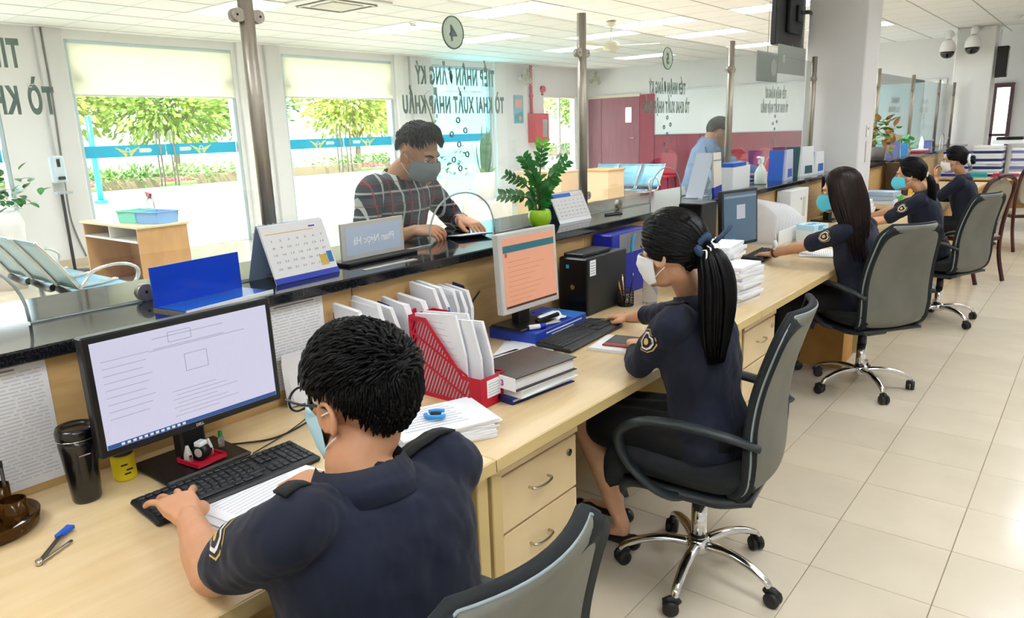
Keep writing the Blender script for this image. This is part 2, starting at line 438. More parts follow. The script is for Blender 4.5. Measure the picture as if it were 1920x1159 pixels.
def glass_door(n, d, blind, cyan=False, leaves=2):
    t = tag(thing('door_%d' % n, None, None), kind='structure')
    a, b = d
    g = G().use(m_frame)
    g.box((WX - .16, a, 0), (WX - .02, a + .05, HEAD), .004).box((WX - .16, b - .05, 0), (WX - .02, b, HEAD), .004).box((WX - .16, a + .05, HEAD - .06), (WX - .02, b - .05, HEAD), .004)
    g.obj('frame', t)
    GLM = m_cyan if cyan else m_dglass
    ia, ib = a + .05, b - .05
    G().use(GLM).box((WX - .09, ia, 2.5), (WX - .08, ib, HEAD - .06)).obj('transom_pane', t)
    for k in range(leaves):
        y0 = ia + (ib - ia) * k / leaves + .006; y1 = ia + (ib - ia) * (k + 1) / leaves - .006
        lf = G().use(GLM).box((WX - .09, y0, .03), (WX - .08, y1, 2.485)).obj('door_leaf', t)
        bd = G().use(m_band).box((WX - .079, y0, 1.435), (WX - .077, y1, 1.60)).obj('band', lf)
        if leaves == 2:
            sg = 1 if k == 0 else -1
            mid = (y0 + y1) / 2 + (.02 if k == 0 else -.02)
            sub = Tr(0, 0, 0)
            g0 = len(t.children)
            emblem_at(lf, mid, 1.515, .15)
            hy = y1 - .10 if k == 0 else y0 + .10
            ay = hy - sg * .20
            G().use(m_wht).prism([(ay - .09, 1.49), (ay + .07, 1.49), (ay + .1, 1.52), (ay + .07, 1.55), (ay - .09, 1.55)], .002, 'yz', WX - .077).obj('arrow_sticker', lf)
            for xx in (WX - .03, WX - .135):
                g = G().use(m_steel).tube([(xx, hy, .98), (xx, hy, 1.78)], .013, 10)
                for zz in (1.1, 1.66): g.tube([(xx, hy, zz), (WX - .085, hy, zz)], .008, 8)
                g.obj('pull_handle', lf)
        hinge = y0 if k == 0 else y1 - .14
        G().use(m_steel).box((WX - .105, hinge, 2.42), (WX - .065, hinge + .14, 2.56), .006).obj('patch_fitting', t)
    if blind:
        G().use(m_blind).box((WX + .012, a + .02, blind), (WX + .018, b - .02, HEAD - .05)).obj('roller_blind', t)
        G().use(m_white).cyl((WX + .015, 0, blind), .014, a + .02, b - .02, n=10, axis='y').obj('blind_rail', t)
    return t
def emblem_at(parent, y, z, s):
    g = G().use(m_yel)
    for sg in (-1, 1):
        for k in range(3):
            a = s * (1.2 - .3 * k); zz = z + s * (.42 - .24 * k)
            g.prism([(y + sg * .10 * s, zz - .44 * s), (y + sg * a, zz), (y + sg * (a - .12 * s), zz - .17 * s), (y + sg * .16 * s, zz - .6 * s)], .002, 'yz', WX - .077)
    g.obj('emblem', parent)
    G().use(m_wht).tube([(WX - .075, y + .18 * s * math.cos(t), z + .1 * s + .18 * s * math.sin(t)) for t in [2 * PI * k / 14 for k in range(14)]], .05 * s, 5, closed=True).obj('emblem_ring', parent)
glass_door(1, D1, 2.28)
glass_door(2, D2, 2.30)
glass_door(3, D3, 0, cyan=True, leaves=1)
glass_door(4, D0, 0)
t = tag(thing('door_6', None, None), kind='structure')
g = G().use(m_white)
g.box((WX - .1, D5[0], 0), (WX - .03, D5[0] + .05, 2.45), .004).box((WX - .1, D5[1] - .05, 0), (WX - .03, D5[1], 2.45), .004).box((WX - .1, D5[0] + .05, 2.4), (WX - .03, D5[1] - .05, 2.45), .004).box((WX - .1, (D5[0] + D5[1]) / 2 - .03, 0), (WX - .03, (D5[0] + D5[1]) / 2 + .03, 2.4), .004)
g.obj('frame', t)
for k in range(2):
    y0 = D5[0] + .06 + k * .72
    G().use(m_dglass).box((WX - .07, y0, .02), (WX - .06, y0 + .62, 2.39)).obj('pane', t)

# ---- columns on the officers' side
col1 = struct('wall_column_near', G().use(m_pier).box((-2.4, 7.6, 0), (-1.86, 8.1, CEIL - .002), .012))
struct('wall_column_far', G().use(m_white).box((-2.34, 15.6, 0), (-1.75, 16.1, CEIL - .002), .012))
# window with dark frame on the far end
wi = tag(thing('window_1', None, None), kind='structure')
g = G().use(mat('brown_frame', '5b4248', rough=.5))
y = FY - .002
g.box((-1.84, y - .05, 2.12), (-1.52, y, 2.2), .004).box((-1.58, y - .05, .1), (-1.52, y, 2.12), .004).box((-1.84, y - .05, .1), (-1.79, y, 2.12), .004).box((-1.84, y - .05, 1.22), (-1.58, y, 1.27), .004)
g.obj('frame', wi)
G().use(mat('daylight_pane', 'ffffff', emit=1.6)).box((-1.79, y - .02, .12), (-1.58, y - .012, 2.12)).obj('pane', wi)
bl = tag(thing('window_2', None, None), kind='structure')
G().use(mat('cyan_daylight_pane', 'bfe4ec', emit=.55)).box((-4.2, y - .02, .9), (-2.7, y - .012, 2.3)).obj('pane', bl)
g = G().use(m_white).box((-4.26, y - .04, .84), (-4.2, y, 2.36), .004).box((-2.7, y - .04, .84), (-2.64, y, 2.36), .004).box((-4.2, y - .04, .84), (-2.7, y, .9), .004).box((-4.2, y - .04, 2.3), (-2.7, y, 2.36), .004)
g.obj('frame', bl)

# ================================================================== counter, partition, desks
m_granite = mat('black_granite', '16181c', rough=.07, spec=.6, hex2='2c2f36', scale=220., detail=2, lo=.5, hi=.75)
m_wood = mat('maple_laminate', 'caa973', rough=.42, hex2='bf9b64', scale=5., stretch=(1.2, 1.2, 9), detail=6)
m_desk = mat('maple_desktop', 'dcc499', rough=.3, hex2='d3b888', scale=4., stretch=(7, .8, 1), detail=6)
m_edge = mat('maple_edge_band', 'c8b078', rough=.4)
m_woodside = mat('maple_side', 'c0995a', rough=.45, hex2='b58d4e', scale=4., stretch=(2, 2, .6))
m_glass = glass_mat('partition_glass', 'f6f9f8', 1.5)
m_gedge = mat('glass_edge', 'b9c4bf', rough=.2)
m_frost = mat('frosted_film', '93a69d', rough=.7)
m_badge = mat('badge_film', 'dfe6da', rough=.6)
backlit(m_frost, 'a3b6ad', .5); backlit(m_badge, 'e6ece2', .5)
m_post = mat('post_steel', 'b5aea2', rough=.42, metal=.85, hex2='a49d90', scale=3, stretch=(40, 40, .4))
m_hole = mat('hole_ring', '6f7b7c', rough=.4)
GX = -2.27; CT = 1.13

def counter(name, label, y0, y1, n):
    t = thing(name, label, 'counter', (0, y0, 0))
    L = y1 - y0
    G().use(m_granite).box((-2.66, 0, CT - .036), (-1.98, L, CT), .005).obj('granite_top', t)
    G().use(m_wood).box((-2.58, .01, 0), (-2.09, L - .01, CT - .036)).obj('body', t)
    for k in range(n):
        G().use(m_wood).box((-2.09, L * k / n + .002, .0), (-2.025, L * (k + 1) / n - .002, CT - .037), .002).obj('panel', t)
    return t
counter('service_counter', 'long service counter with black granite top in the foreground', -1.4, 7.6, 6)
counter('service_counter', 'service counter stretch beyond the near white column', 8.1, 15.5, 4)

def post(y, label):
    t = thing('partition_post', label, 'post', (GX, y, CT), group='steel posts of the glass partition')
    G().use(m_post).tube([(0, 0, 0), (0, 0, 1.07)], .025, 20).obj('pole', t)
    G().use(m_post).cyl((0, 0, 0), .04, 0, .008).obj('foot_flange', t)
    for z in (.87, .11):
        for s in (-1, 1):
            g = G().use(m_post).cyl((0, s * .036, z), .022, -.016, .016, axis='x', n=20)
            c = g.obj('clamp', t)
            G().use(mat('socket_black', '1c1a18', rough=.6)).cyl((.0162, s * .042, z), .004, 0, .001, axis='x', n=10).obj('socket', c)
    return t
PY = [-.54, 1.46, 3.46, 5.47, 7.45]
lab = ['steel partition post at the left end of the counter', 'thick nearest steel post rising behind the standing desk calendar', 'steel partition post right of the green pot plant', 'steel partition post beside the customer in denim', 'steel partition post against the near white column']
for y, l in zip(PY, lab): post(y, l)
PF = [9.95, 11.95, 13.95, 15.42]
for y, l in zip(PF, ['first steel post beyond the near white column', 'second steel post beyond the near white column', 'third steel post beyond the near white column', 'last steel post in front of the far white column']): post(y, l)

def fit_text(name, parent, txt, h, width, m, M, mirror=False, bold=.0042, depth=.001):
    me = textmesh(txt, h, m, name=name, align='CENTER', bold=bold, depth=depth, mirror=mirror, space=1.16)
    xs = [v.co.x for v in me.vertices]; w = max(xs) - min(xs)
    if width: me.transform(Matrix.Diagonal((width / w, 1, 1, 1)))
    me.transform(M); return link(name, me, parent)
def partition(y0, y1, label, number=None, line1='TIẾP NHẬN ĐĂNG KÝ', line2='TỜ KHAI XUẤT NHẬP KHẨU', c=None, small=False, shift=0.):
    c = (y0 + y1) / 2 if c is None else c
    t = thing('glass_partition', label, 'glass panel', (GX, c, CT), group='glass panels on the counter')
    a, b = y0 + .03 - c, y1 - .03 - c
    n = 22
    arch = [(.22 * math.cos(PI * k / n), .006 + .205 * math.sin(PI * k / n) ** .8) for k in range(n + 1)]
    poly = [(a, .006), (-.22, .006)] + [(p[0], p[1]) for p in arch[::-1]][1:-1] + [(.22, .006), (b, .006), (b, 1.02), (a, 1.02)]
    G().use(m_glass).prism(poly, .01, 'yz', -.005).obj('pane', t)
    G().use(m_gedge).tube([(0, p[0], p[1]) for p in arch], .0045, 6).obj('arch_edge', t)
    G().use(m_gedge).box((-.005, a, .001), (.005, -.222, .006)).box((-.005, .222, .001), (.005, b, .006)).obj('bottom_seal', t)
    # round clamps that hold the pane to the granite
    for yy in (.54, -.62):
        cl = G().use(m_post).cyl((0, yy, .027), .027, -.013, .013, axis='x', n=24).obj('clamp', t)
        G().use(mat('socket_black', '1c1a18')).cyl((.0132, yy, .03), .005, 0, .001, axis='x', n=10).obj('socket', cl)
    M = lambda y, z: Tr(-.0062, y, z - CT) @ Rz(-PI / 2)
    fit_text('lettering', t, line1, .07, .51, m_frost, M(.015 + shift, 1.812))
    fit_text('lettering', t, line2, .07, .655, m_frost, M(.005 + shift, 1.693))
    if number:
        bd = G().use(m_badge).cyl((-.0065, 0, 2.027 - CT), .069, -.001, .001, axis='x', n=40).obj('number_badge', t)
        G().use(m_frost).tube([(-.0045, .066 * math.cos(q), 2.027 - CT + .066 * math.sin(q)) for q in [2 * PI * k / 40 for k in range(40)]], .0028, 6, closed=True).obj('badge_ring', bd)
        fit_text('number', bd, number, .066, 0, m_frost, Tr(-.0048, .0, 2.027 - .033 - CT) @ Rz(-PI / 2), bold=.0025)
    for dy, z in ((0, 1.66), (.045, 1.615), (-.045, 1.60), (0, 1.555), (.05, 1.51), (-.04, 1.49), (.0, 1.45)):
        G().use(m_hole).tube([(0, dy + .011 * math.cos(q), z - CT + .011 * math.sin(q)) for q in [2 * PI * k / 12 for k in range(12)]], .0035, 5, closed=True).obj('speech_hole', t)
    return t
partition(PY[0], PY[1], 'glass panel left of the nearest post, cut off by the picture edge', shift=.05)
partition(PY[1], PY[2], 'glass panel with the number 4 in front of the plaid shirt customer', '4')
partition(PY[2], PY[3], 'glass panel with number 5 between the second and third posts', '5')
partition(PY[3], PY[4], 'glass panel between the denim customer and the near white column')
for k in range(3):
    partition(PF[k], PF[k + 1], ['first', 'middle', 'last'][k] + ' glass panel of the counter beyond the near column')

# ---- desks behind the counter
def desk(y0, y1, label, sides):
    t = thing('office_desk', label, 'desk', (0, y0, 0), group='maple desks behind the counter')
    L = y1 - y0
    G().use(m_desk).box((-2.023, .001, .715), (-1.18, L - .001, .75), .003).obj('desktop', t)
    G().use(m_edge).box((-1.18, .002, .714), (-1.176, L - .002, .749)).obj('edge_band', t)
    for y in sides:
        G().use(m_edge).box((-1.98, y - y0, .0), (-1.205, y - y0 + .045, .715), .003).obj('side_panel', t)
    return t
desk(-1.3, 1.36, 'nearest desk with the big black monitor, at the seated man', (-1.25, 1.31))
desk(1.36, 3.30, 'desk with the silver monitor and black tower computer', (1.37, 3.10))
desk(3.30, 5.42, 'desk of the long haired woman with the small black monitor', (5.37,))
desk(5.42, 7.55, 'last desk before the near white column', (7.5,))

m_handle = mat('satin_handle', 'c9c2b2', rough=.25, metal=1.)
def drawer_unit(y0, label, W=.42):
    t = thing('drawer_unit', label, 'drawer unit', (-1.25, y0, 0), group='wheeled drawer units under the desks')
    G().use(m_woodside).box((-.46, 0, .06), (-.018, W, .64), .002).obj('carcass', t)
    G().use(m_desk).box((-.47, -.005, .64), (.004, W + .005, .662), .003).obj('top_board', t)
    for k in range(3):
        z1 = .636 - k * .19
        d = G().use(m_desk).box((-.018, .002, z1 - .185), (0, W - .002, z1 - .003), .002).obj('drawer', t)
        zc = z1 - .085
        G().use(m_handle).tube(catmull([(0, W / 2 - .048, zc), (.018, W / 2 - .046, zc), (.024, W / 2 - .02, zc - .004), (.024, W / 2 + .02, zc - .004), (.018, W / 2 + .046, zc), (0, W / 2 + .048, zc)], 4), .0045, 8).obj('handle', d)
    G().use(m_handle).cyl((0, W - .045, .585), .012, 0, .006, axis='x').obj('lock', t)
    for a in (.05, W - .05):
        for x in (-.42, -.06):
            G().use(mat('caster_black', '1b1b1c', rough=.5)).cyl((x, a, .03), .03, -.012, .012, axis='y', n=14).obj('caster', t)
    return t
drawer_unit(1.43, 'maple drawer unit under the desk right of the seated man')
drawer_unit(3.29, 'maple drawer unit under the desk behind the ponytailed woman')
drawer_unit(5.6, 'maple drawer unit under the last desk')
o = thing('power_socket', 'small double power socket on the desk side panel', 'socket', (-1.28, 3.098, .60))
G().use(mat('socket_cream', 'e9d3ae', rough=.4)).box((-.035, -.012, -.055), (.035, .0, .055), .004).obj('plate', o)
for z in (-.025, .025): G().use(mat('socket_holes', 'b5824a', rough=.5)).box((-.014, -.014, z - .012), (.014, -.0121, z + .012)).obj('outlet', o)

# ---- TV seen from behind and the grey sign plates
tv = thing('television', 'black flat television hung beside the column, seen from behind', 'television', (-2.44, 7.2, 2.28))
m_blk = mat('black_plastic', '111315', rough=.35); m_blk2 = mat('dark_grey_plastic', '23272a', rough=.5)
G().use(m_blk).box((-.03, -.40, 0), (.02, .38, .62), .008).obj('housing', tv)
G().use(m_blk2).box((.02, -.15, .12), (.06, .2, .45), .01).obj('rear_bulge', tv)
g = G().use(m_blk).box((.06, -.02, .22), (.085, .12, .36), .004).tube([(.08, .05, .30), (.08, .3, .33), (.05, .46, .33)], .018, 8)
g.obj('wall_bracket', tv)
m_sign = mat('grey_acrylic', '9fa8a4', rough=.3)
for (a, b, z0, z1, lb) in ((6.22, 6.70, 1.95, 2.19, 'left grey acrylic hanging sign plate beside the television'), (6.71, 7.44, 2.03, 2.275, 'right grey acrylic sign plate directly under the television')):
    s = thing('sign_plate', lb, 'sign', (-2.36, (a + b) / 2, z0), group='grey sign plates')
    h = z1 - z0; W = (b - a) / 2
    G().use(m_sign).box((-.005, -W, 0), (.005, W, h), .002).obj('plate', s)
    G().use(mat('sign_disc', 'd9dedb', rough=.4)).cyl((.0052, W - .1 if a < 6.5 else -W + .14, h / 2), .07 if a < 6.5 else .035, 0, .002, axis='x', n=28).obj('disc', s)
    G().use(m_post).tube([(0, 0, h), (0, 0, h + .02 if a > 6.5 else h + .94)], .003, 6).obj('hanging_wire', s)

# ================================================================== swivel chairs
m_fab = mat('chair_black_fabric', '141a1c', rough=.85, hex2='0f1416', scale=60, bump=.25, bscale=500)
m_shell = mat('chair_grey_shell', '6b6b61', rough=.6, hex2='606057', scale=5, bump=.12, bscale=350)
m_arm = mat('chair_arm_plastic', '1f282a', rough=.45)
m_piping = mat('chair_piping', '8a979b', rough=.4)
m_chrome = MATS['chrome']
m_cast = mat('caster_black', '1b1b1c', rough=.5)
def sstep(a, b, t):
    t = min(1, max(0, (t - a) / (b - a))); return t * t * (3 - 2 * t)
BACKP = catmull([(-.205, .425), (-.262, .47), (-.275, .56), (-.272, .68), (-.285, .80), (-.315, .92), (-.352, 1.035)], 6)
SEATP = catmull([(.255, .425), (.245, .468), (.17, .485), (.0, .475), (-.13, .475), (-.235, .49)], 6)
def chair_proto():
    t = thing('swivel_chair', 'x', 'chair', group='grey and black swivel chairs')
    nb = len(BACKP) - 1
    def wb(u):
        w = .215 + .025 * math.sin(PI * min(1, u * 1.15))
        if u > .84: w *= max(.66, max(.0, 1 - ((u - .84) / .163) ** 3.2) ** (1 / 3.2))
        if u < .1: w *= .86 + 1.4 * u
        return w
    def back(off):
        def fn(u, v):
            p = BACKP[min(nb, int(u * nb + .5))]; y = (v * 2 - 1); q = BACKP[min(nb, int(u * nb + .5) + 1)] - BACKP[max(0, int(u * nb + .5) - 1)]
            nrm = Vector((q.y, -q.x)).normalized()
            c = .05 * y * y * (1 - .3 * u)
            return (p.x + nrm.x * off + c, y * wb(u), p.y + nrm.y * off)
        return fn
    G().use(m_shell).grid(back(0), nb, 16, thick=.014).obj('back_shell', t)
    def pad(u, v):
        y = (v * 2 - 1); uu = min(u, .985); p = back(0)(uu, v); e = (1 - abs(y) ** 4) * (1 - (2 * u - 1) ** 6)
        up = .004
        return (p[0] + .012 + .036 * e, p[1], p[2] + up)
    G().use(m_fab).grid(pad, nb, 20, thick=-.026).obj('backrest', t)
    rim = [back(.0)(k / nb, 1.0) for k in range(2, nb + 1)] + [back(0)(1, 1 - j / 12) for j in range(1, 12)] + [back(0)(k / nb, 0.0) for k in range(nb, 1, -1)]
    G().use(m_piping).tube([(p[0] + .004, p[1] * 1.008, p[2] + .002) for p in rim], .0035, 6).obj('piping', t)
    G().use(m_fab).tube([(p[0] + .016, p[1] * 1.0, p[2] + .003) for p in rim], .013, 8).obj('edge_roll', t)
    ns = len(SEATP) - 1
    def seat(u, v):
        p = SEATP[min(ns, int(u * ns + .5))]; y = (v * 2 - 1)
        w = .238 - .03 * sstep(.75, 1, u) - .03 * (1 - sstep(0, .2, u))
        z = p.y - .035 * abs(y) ** 5 + .012 * abs(y) ** 2
        return (p.x - .03 * abs(y) ** 3 * (1 - u) * 2 + .0, y * w, z)
    G().use(m_fab).grid(seat, ns, 18, thick=.062).obj('seat', t)
    def pan(u, v):
        p = seat(u, v); return (p[0] * .97, p[1] * .97, min(p[2], .47) - .055)
    G().use(m_arm).grid(pan, ns, 18, thick=.018).obj('seat_pan', t)
    for s in (-1, 1):
        path = catmull([(-.25, s * .235, .63), (-.17, s * .272, .665), (-.02, s * .287, .685), (.12, s * .285, .672), (.195, s * .282, .61), (.165, s * .278, .52), (.09, s * .272, .45), (.02, s * .245, .412), (-.03, s * .17, .405)], 5)
        n = len(path); rad = [.019 + .007 * math.sin(PI * min(1, k / n * 1.5)) for k in range(n)]
        G().use(m_arm).tube(path, rad, 10, flat=.62).obj('armrest', t)
    g = G().use(m_blk).box((-.12, -.07, .36), (.1, .07, .405), .01).tube([(.02, -.06, .375), (.04, -.2, .37), (.06, -.25, .365)], .007, 6).cyl((.12, 0, .345), .032, 0, .06, n=16)
    g.obj('tilt_mechanism', t)
    G().use(m_blk).cyl((0, 0, .27), .027, 0, .09, r2=.024).obj('gas_sleeve', t)
    G().use(m_chrome).cyl((0, 0, .10), .028, 0, .18).obj('gas_column', t)
    G().use(m_chrome).lathe([(.036, .085), (.045, .095), (.045, .125), (.034, .145)]).obj('hub', t)
    for k in range(5):
        M = Rz(2 * PI * k / 5 + .35)
        p = catmull([(.03, 0, .118), (.12, 0, .125), (.2, 0, .112), (.265, 0, .085), (.285, 0, .062)], 4)
        g = G().use(m_chrome).xf(M); g.tube(p, [.022 - .009 * i / len(p) for i in range(len(p))], 10, flat=.75); a = g.obj('base_arm', t)
        M2 = M @ Tr(.285, 0, 0) @ Rz(.6 + k * 1.3)
        g = G().use(m_cast).xf(M2)
        for s in (-1, 1): g.lathe([(.012, -.011), (.024, -.011), (.027, -.006), (.027, .006), (.024, .011), (.012, .011)], n=18) if False else g.rings([[(r * math.cos(q) - .012, s * .013 + yy, .0275 + r * math.sin(q)) for q in [2 * PI * i / 16 for i in range(16)]] for r, yy in ((.012, -.011), (.023, -.011), (.0275, -.006), (.0275, .006), (.023, .011), (.012, .011))])
        g.tube([(-.035, 0, .045), (-.012, 0, .058), (.008, 0, .056), (.014, 0, .045)], .013, 8).cyl((0, 0, .05), .008, 0, .02, n=8)
        g.obj('caster', t)
    return t
ch = chair_proto()
def D(a): return a * PI / 180
GRP = 'grey and black swivel chairs'
ch.location = (-1.0, 2.27, 0); ch.rotation_euler = (0, 0, D(187)); ch['label'] = 'grey backed swivel chair of the ponytailed woman in the skirt'
dup(ch, (-.86, .70, 0), D(179), 'nearest grey swivel chair, only its backrest in view at the bottom edge')
dup(ch, (-1.03, 4.64, 0), D(146), 'grey backed swivel chair of the woman with long brown hair')
dup(ch, (-.93, 6.62, 0), D(158), 'grey backed swivel chair of the woman wearing a blue mask')

# far wooden dining chairs
m_dwood = mat('dark_mahogany', '32100f', rough=.3, hex2='471815', scale=6, stretch=(3, 3, .5))
m_uph = mat('beige_upholstery', '9c9482', rough=.85, bump=.2, bscale=300)
def wood_chair(loc, rz, label):
    t = thing('wooden_chair', label, 'chair', loc, rz, group='dark wooden chairs')
    for s in (-1, 1):
        G().use(m_dwood).tube(catmull([(.2, s * .2, .45), (.205, s * .205, .25), (.215, s * .21, 0)], 4), [.024] * 4 + [.02] * 4 + [.016], 8).obj('front_leg', t)
        G().use(m_dwood).tube(catmull([(-.27, s * .19, 0), (-.2, s * .195, .25), (-.19, s * .2, .48), (-.215, s * .21, .72), (-.28, s * .19, .96), (-.30, s * .1, 1.03)], 4), .02, 8).obj('rear_leg', t)
    G().use(m_dwood).tube(catmull([(-.30, -.1, 1.03), (-.31, 0, 1.05), (-.30, .1, 1.03)], 4), .022, 8).obj('crest_rail', t)
    G().use(m_dwood).box((-.2, -.215, .40), (.22, .215, .445), .008).obj('seat_rail', t)
    G().use(m_uph).grid(lambda u, v: (-.2 + .42 * u, -.21 + .42 * v, .447 + .04 * (1 - (2 * u - 1) ** 4) * (1 - (2 * v - 1) ** 4)), 10, 10, thick=.02).obj('seat', t)
    def bk(u, v):
        y = (v * 2 - 1) * .185 * math.sqrt(max(.03, 1 - (2 * u - 1) ** 4)); z = .55 + .44 * u
        return (-.195 - .1 * u ** 1.6 + .02 * (1 - (2 * v - 1) ** 2), y, z)
    G().use(m_uph).grid(bk, 12, 10, thick=.035).obj('back_pad', t)
    return t
wood_chair((-1.0, 8.56, 0), D(150), 'dark wooden chair with beige back under the woman with the white scrunchie')
wood_chair((-.72, 10.85, 0), D(120), 'empty dark wooden chair at the far cross desk')

# ================================================================== things on the desks
DZ = .75
m_paper = mat('paper_white', 'eceef1', rough=.75, hex2='e4e6ea', scale=6)
m_ink = mat('print_grey', '8d9096', rough=.8); m_ink2 = mat('print_faint', 'c6c9ce', rough=.8)
m_silver = mat('silver_plastic', 'c4c3bd', rough=.35); m_red = mat('red_plastic', 'b8122f', rough=.35); m_blue = mat('blue_plastic', '0c2fae', rough=.35)
m_nblue = mat('navy_card', '1b2a66', rough=.5); m_cyanp = mat('cyan_plastic', '1d9bd1', rough=.35); m_green = mat('green_plastic', '35b04a', rough=.4); m_yellow = mat('yellow_label', 'e6d21f', rough=.4)
m_bcard = mat('black_card', '2c2926', rough=.4, hex2='3a3430', scale=20)
m_clear = mat('clear_plastic', 'e9eef2', rough=.15, trans=.75, ior=1.3)
m_brownclear = mat('brown_clear_plastic', '8a5a22', rough=.1, trans=.8, ior=1.3)
def screen_mat(name, hexc, st): return mat(name, '1a1a1c', rough=.25, emit=st, emitc=hexc)
def monitor(label, y0, y1, z0, z1, x, yaw=0., tilt=0., bezel=None, screen=None, b=.018, base=(.2, .24), base_dx=-.07, zbase=DZ, neck_h=None, group=None):
    W, H = y1 - y0, z1 - z0; yc = (y0 + y1) / 2
    t = thing('computer_monitor', label, 'monitor', (x, yc, zbase), D(yaw), group='desk monitors')
    M = Tr(0, 0, z0 - zbase) @ Ry(D(tilt))
    G().use(bezel).xf(M).box((-.035, -W / 2, 0), (0, W / 2, H), .004).obj('housing', t)
    g = G().use(m_blk).xf(M).box((-.06, -W * .3, H * .2), (-.035, W * .3, H * .8), .01); g.obj('rear_cover', t)
    sc = G().use(screen).xf(M).box((.0, -W / 2 + b, b * 1.15), (.0012, W / 2 - b, H - b)).obj('screen', t)
    g = G().use(m_blk).box((-.075 + base_dx * .3, -.035, .01), (-.045, .035, z0 - zbase + H * .45), .006); g.obj('stand_neck', t)
    G().use(m_blk).box((base_dx - base[0] / 2, -base[1] / 2, 0), (base_dx + base[0] / 2, base[1] / 2, .012), .005).obj('stand_base', t)
    return t, sc, M, W, H
# monitor 1
t, sc, M, W, H = monitor('large black monitor with a white document screen on the nearest desk', .628, 1.128, .868, 1.17, -1.79, 0, -1, m_blk, screen_mat('screen_white', 'd9d7ee', .52), .017)
g = G().use(screen_mat('screen_line', 'b4b3cc', .35)).xf(M)
def ln(y0, y1, z, h=.0012): g.box((.0013, y0, z), (.0016, y1, z + h))
for z in (.262, .236): ln(-.09, .1, z)
ln(-.1, .16, .232)
for k in range(9): ln(-.215, -.1 - .01 * (k % 3), .235 - .018 * k, .001)
for k in range(7): ln(-.06 + .01 * (k % 2), .06 + .03 * (k % 3), .115 - .011 * k, .001)
for a, b_, z0, z1 in ((-.015, .045, .16, .205), (-.05, .01, .245, .27)):
    ln(a, b_, z0); ln(a, b_, z1); g.box((.0013, a, z0), (.0016, a + .0012, z1)); g.box((.0013, b_, z0), (.0016, b_ + .0012, z1))
g.obj('screen_lines', sc)
G().use(screen_mat('taskbar_blue', '2d5fa8', .4)).xf(M).box((.0013, -W / 2 + .018, .020), (.0018, W / 2 - .018, .031)).obj('taskbar', sc)
g = G().use(screen_mat('taskbar_icon', 'e6eef8', .5)).xf(M)
for k in range(12): g.box((.0018, -.2 + .014 * k, .0225), (.002, -.192 + .014 * k, .0285))
g.obj('taskbar_icons', sc)
me = textmesh('DELL', .007, mat('logo_silver', 'c9ccd0', rough=.3, metal=.6), bold=.0004, align='CENTER'); me.transform(M @ Tr(.0008, 0, .006) @ Rz(PI / 2)); link('logo', me, t)
# monitor 2
t, sc, M, W, H = monitor('silver framed monitor with a salmon coloured screen', 2.17, 2.54, .885, 1.212, -1.80, -2, -3, m_silver, screen_mat('screen_salmon', 'eba482', .5), .02, base=(.17, .22), base_dx=-.06, zbase=.802)
G().use(screen_mat('screen_teal', '1b8794', .3)).xf(M).box((.0013, -W / 2 + .021, H - .078), (.0018, W / 2 - .021, H - .05)).obj('header_bar', sc)
g = G().use(screen_mat('screen_line2', 'd79c80', .3)).xf(M)
for k in range(9): g.box((.0013, -.14, .05 + .02 * k), (.0016, .0 + .03 * (k % 4), .0515 + .02 * k))
g.obj('screen_lines', sc)
G().use(mat('taskbar_dark', '3a2e30', rough=.4)).xf(M).box((.0013, -W / 2 + .021, .024), (.0018, W / 2 - .021, .033)).obj('taskbar', sc)
G().use(screen_mat('screen_logo', 'e0735a', .3)).xf(M).box((.0013, -W / 2 + .03, H - .095), (.0018, -W / 2 + .045, H - .08)).obj('site_logo', sc)
# monitor 3
t, sc, M, W, H = monitor('black monitor with slate blue screen and small dialog box', 4.36, 4.74, .845, 1.20, -1.78, -13, -3, m_blk2, screen_mat('screen_slate', '4c7088', .4), .018, base=(.2, .22))
G().use(screen_mat('dialog_pale', 'cdd0dc', .4)).xf(M).box((.0013, -.04, .17), (.0018, .05, .26)).obj('dialog_box', sc)
G().use(screen_mat('screen_bar', 'a9b4bd', .3)).xf(M).box((.0013, -W / 2 + .02, H - .05), (.0018, W / 2 - .02, H - .035)).obj('title_bar', sc)
G().use(screen_mat('screen_cyan', '63c2d8', .4)).xf(M).box((.0013, -W / 2 + .02, .03), (.0018, -.06, .05)).obj('start_button', sc)
# a fourth, mostly hidden
monitor('monitor on the last desk, half hidden by the blue masked woman', 6.55, 6.95, .86, 1.15, -1.80, -10, -3, m_blk, screen_mat('screen_slate', '4c7088', .4), .018)

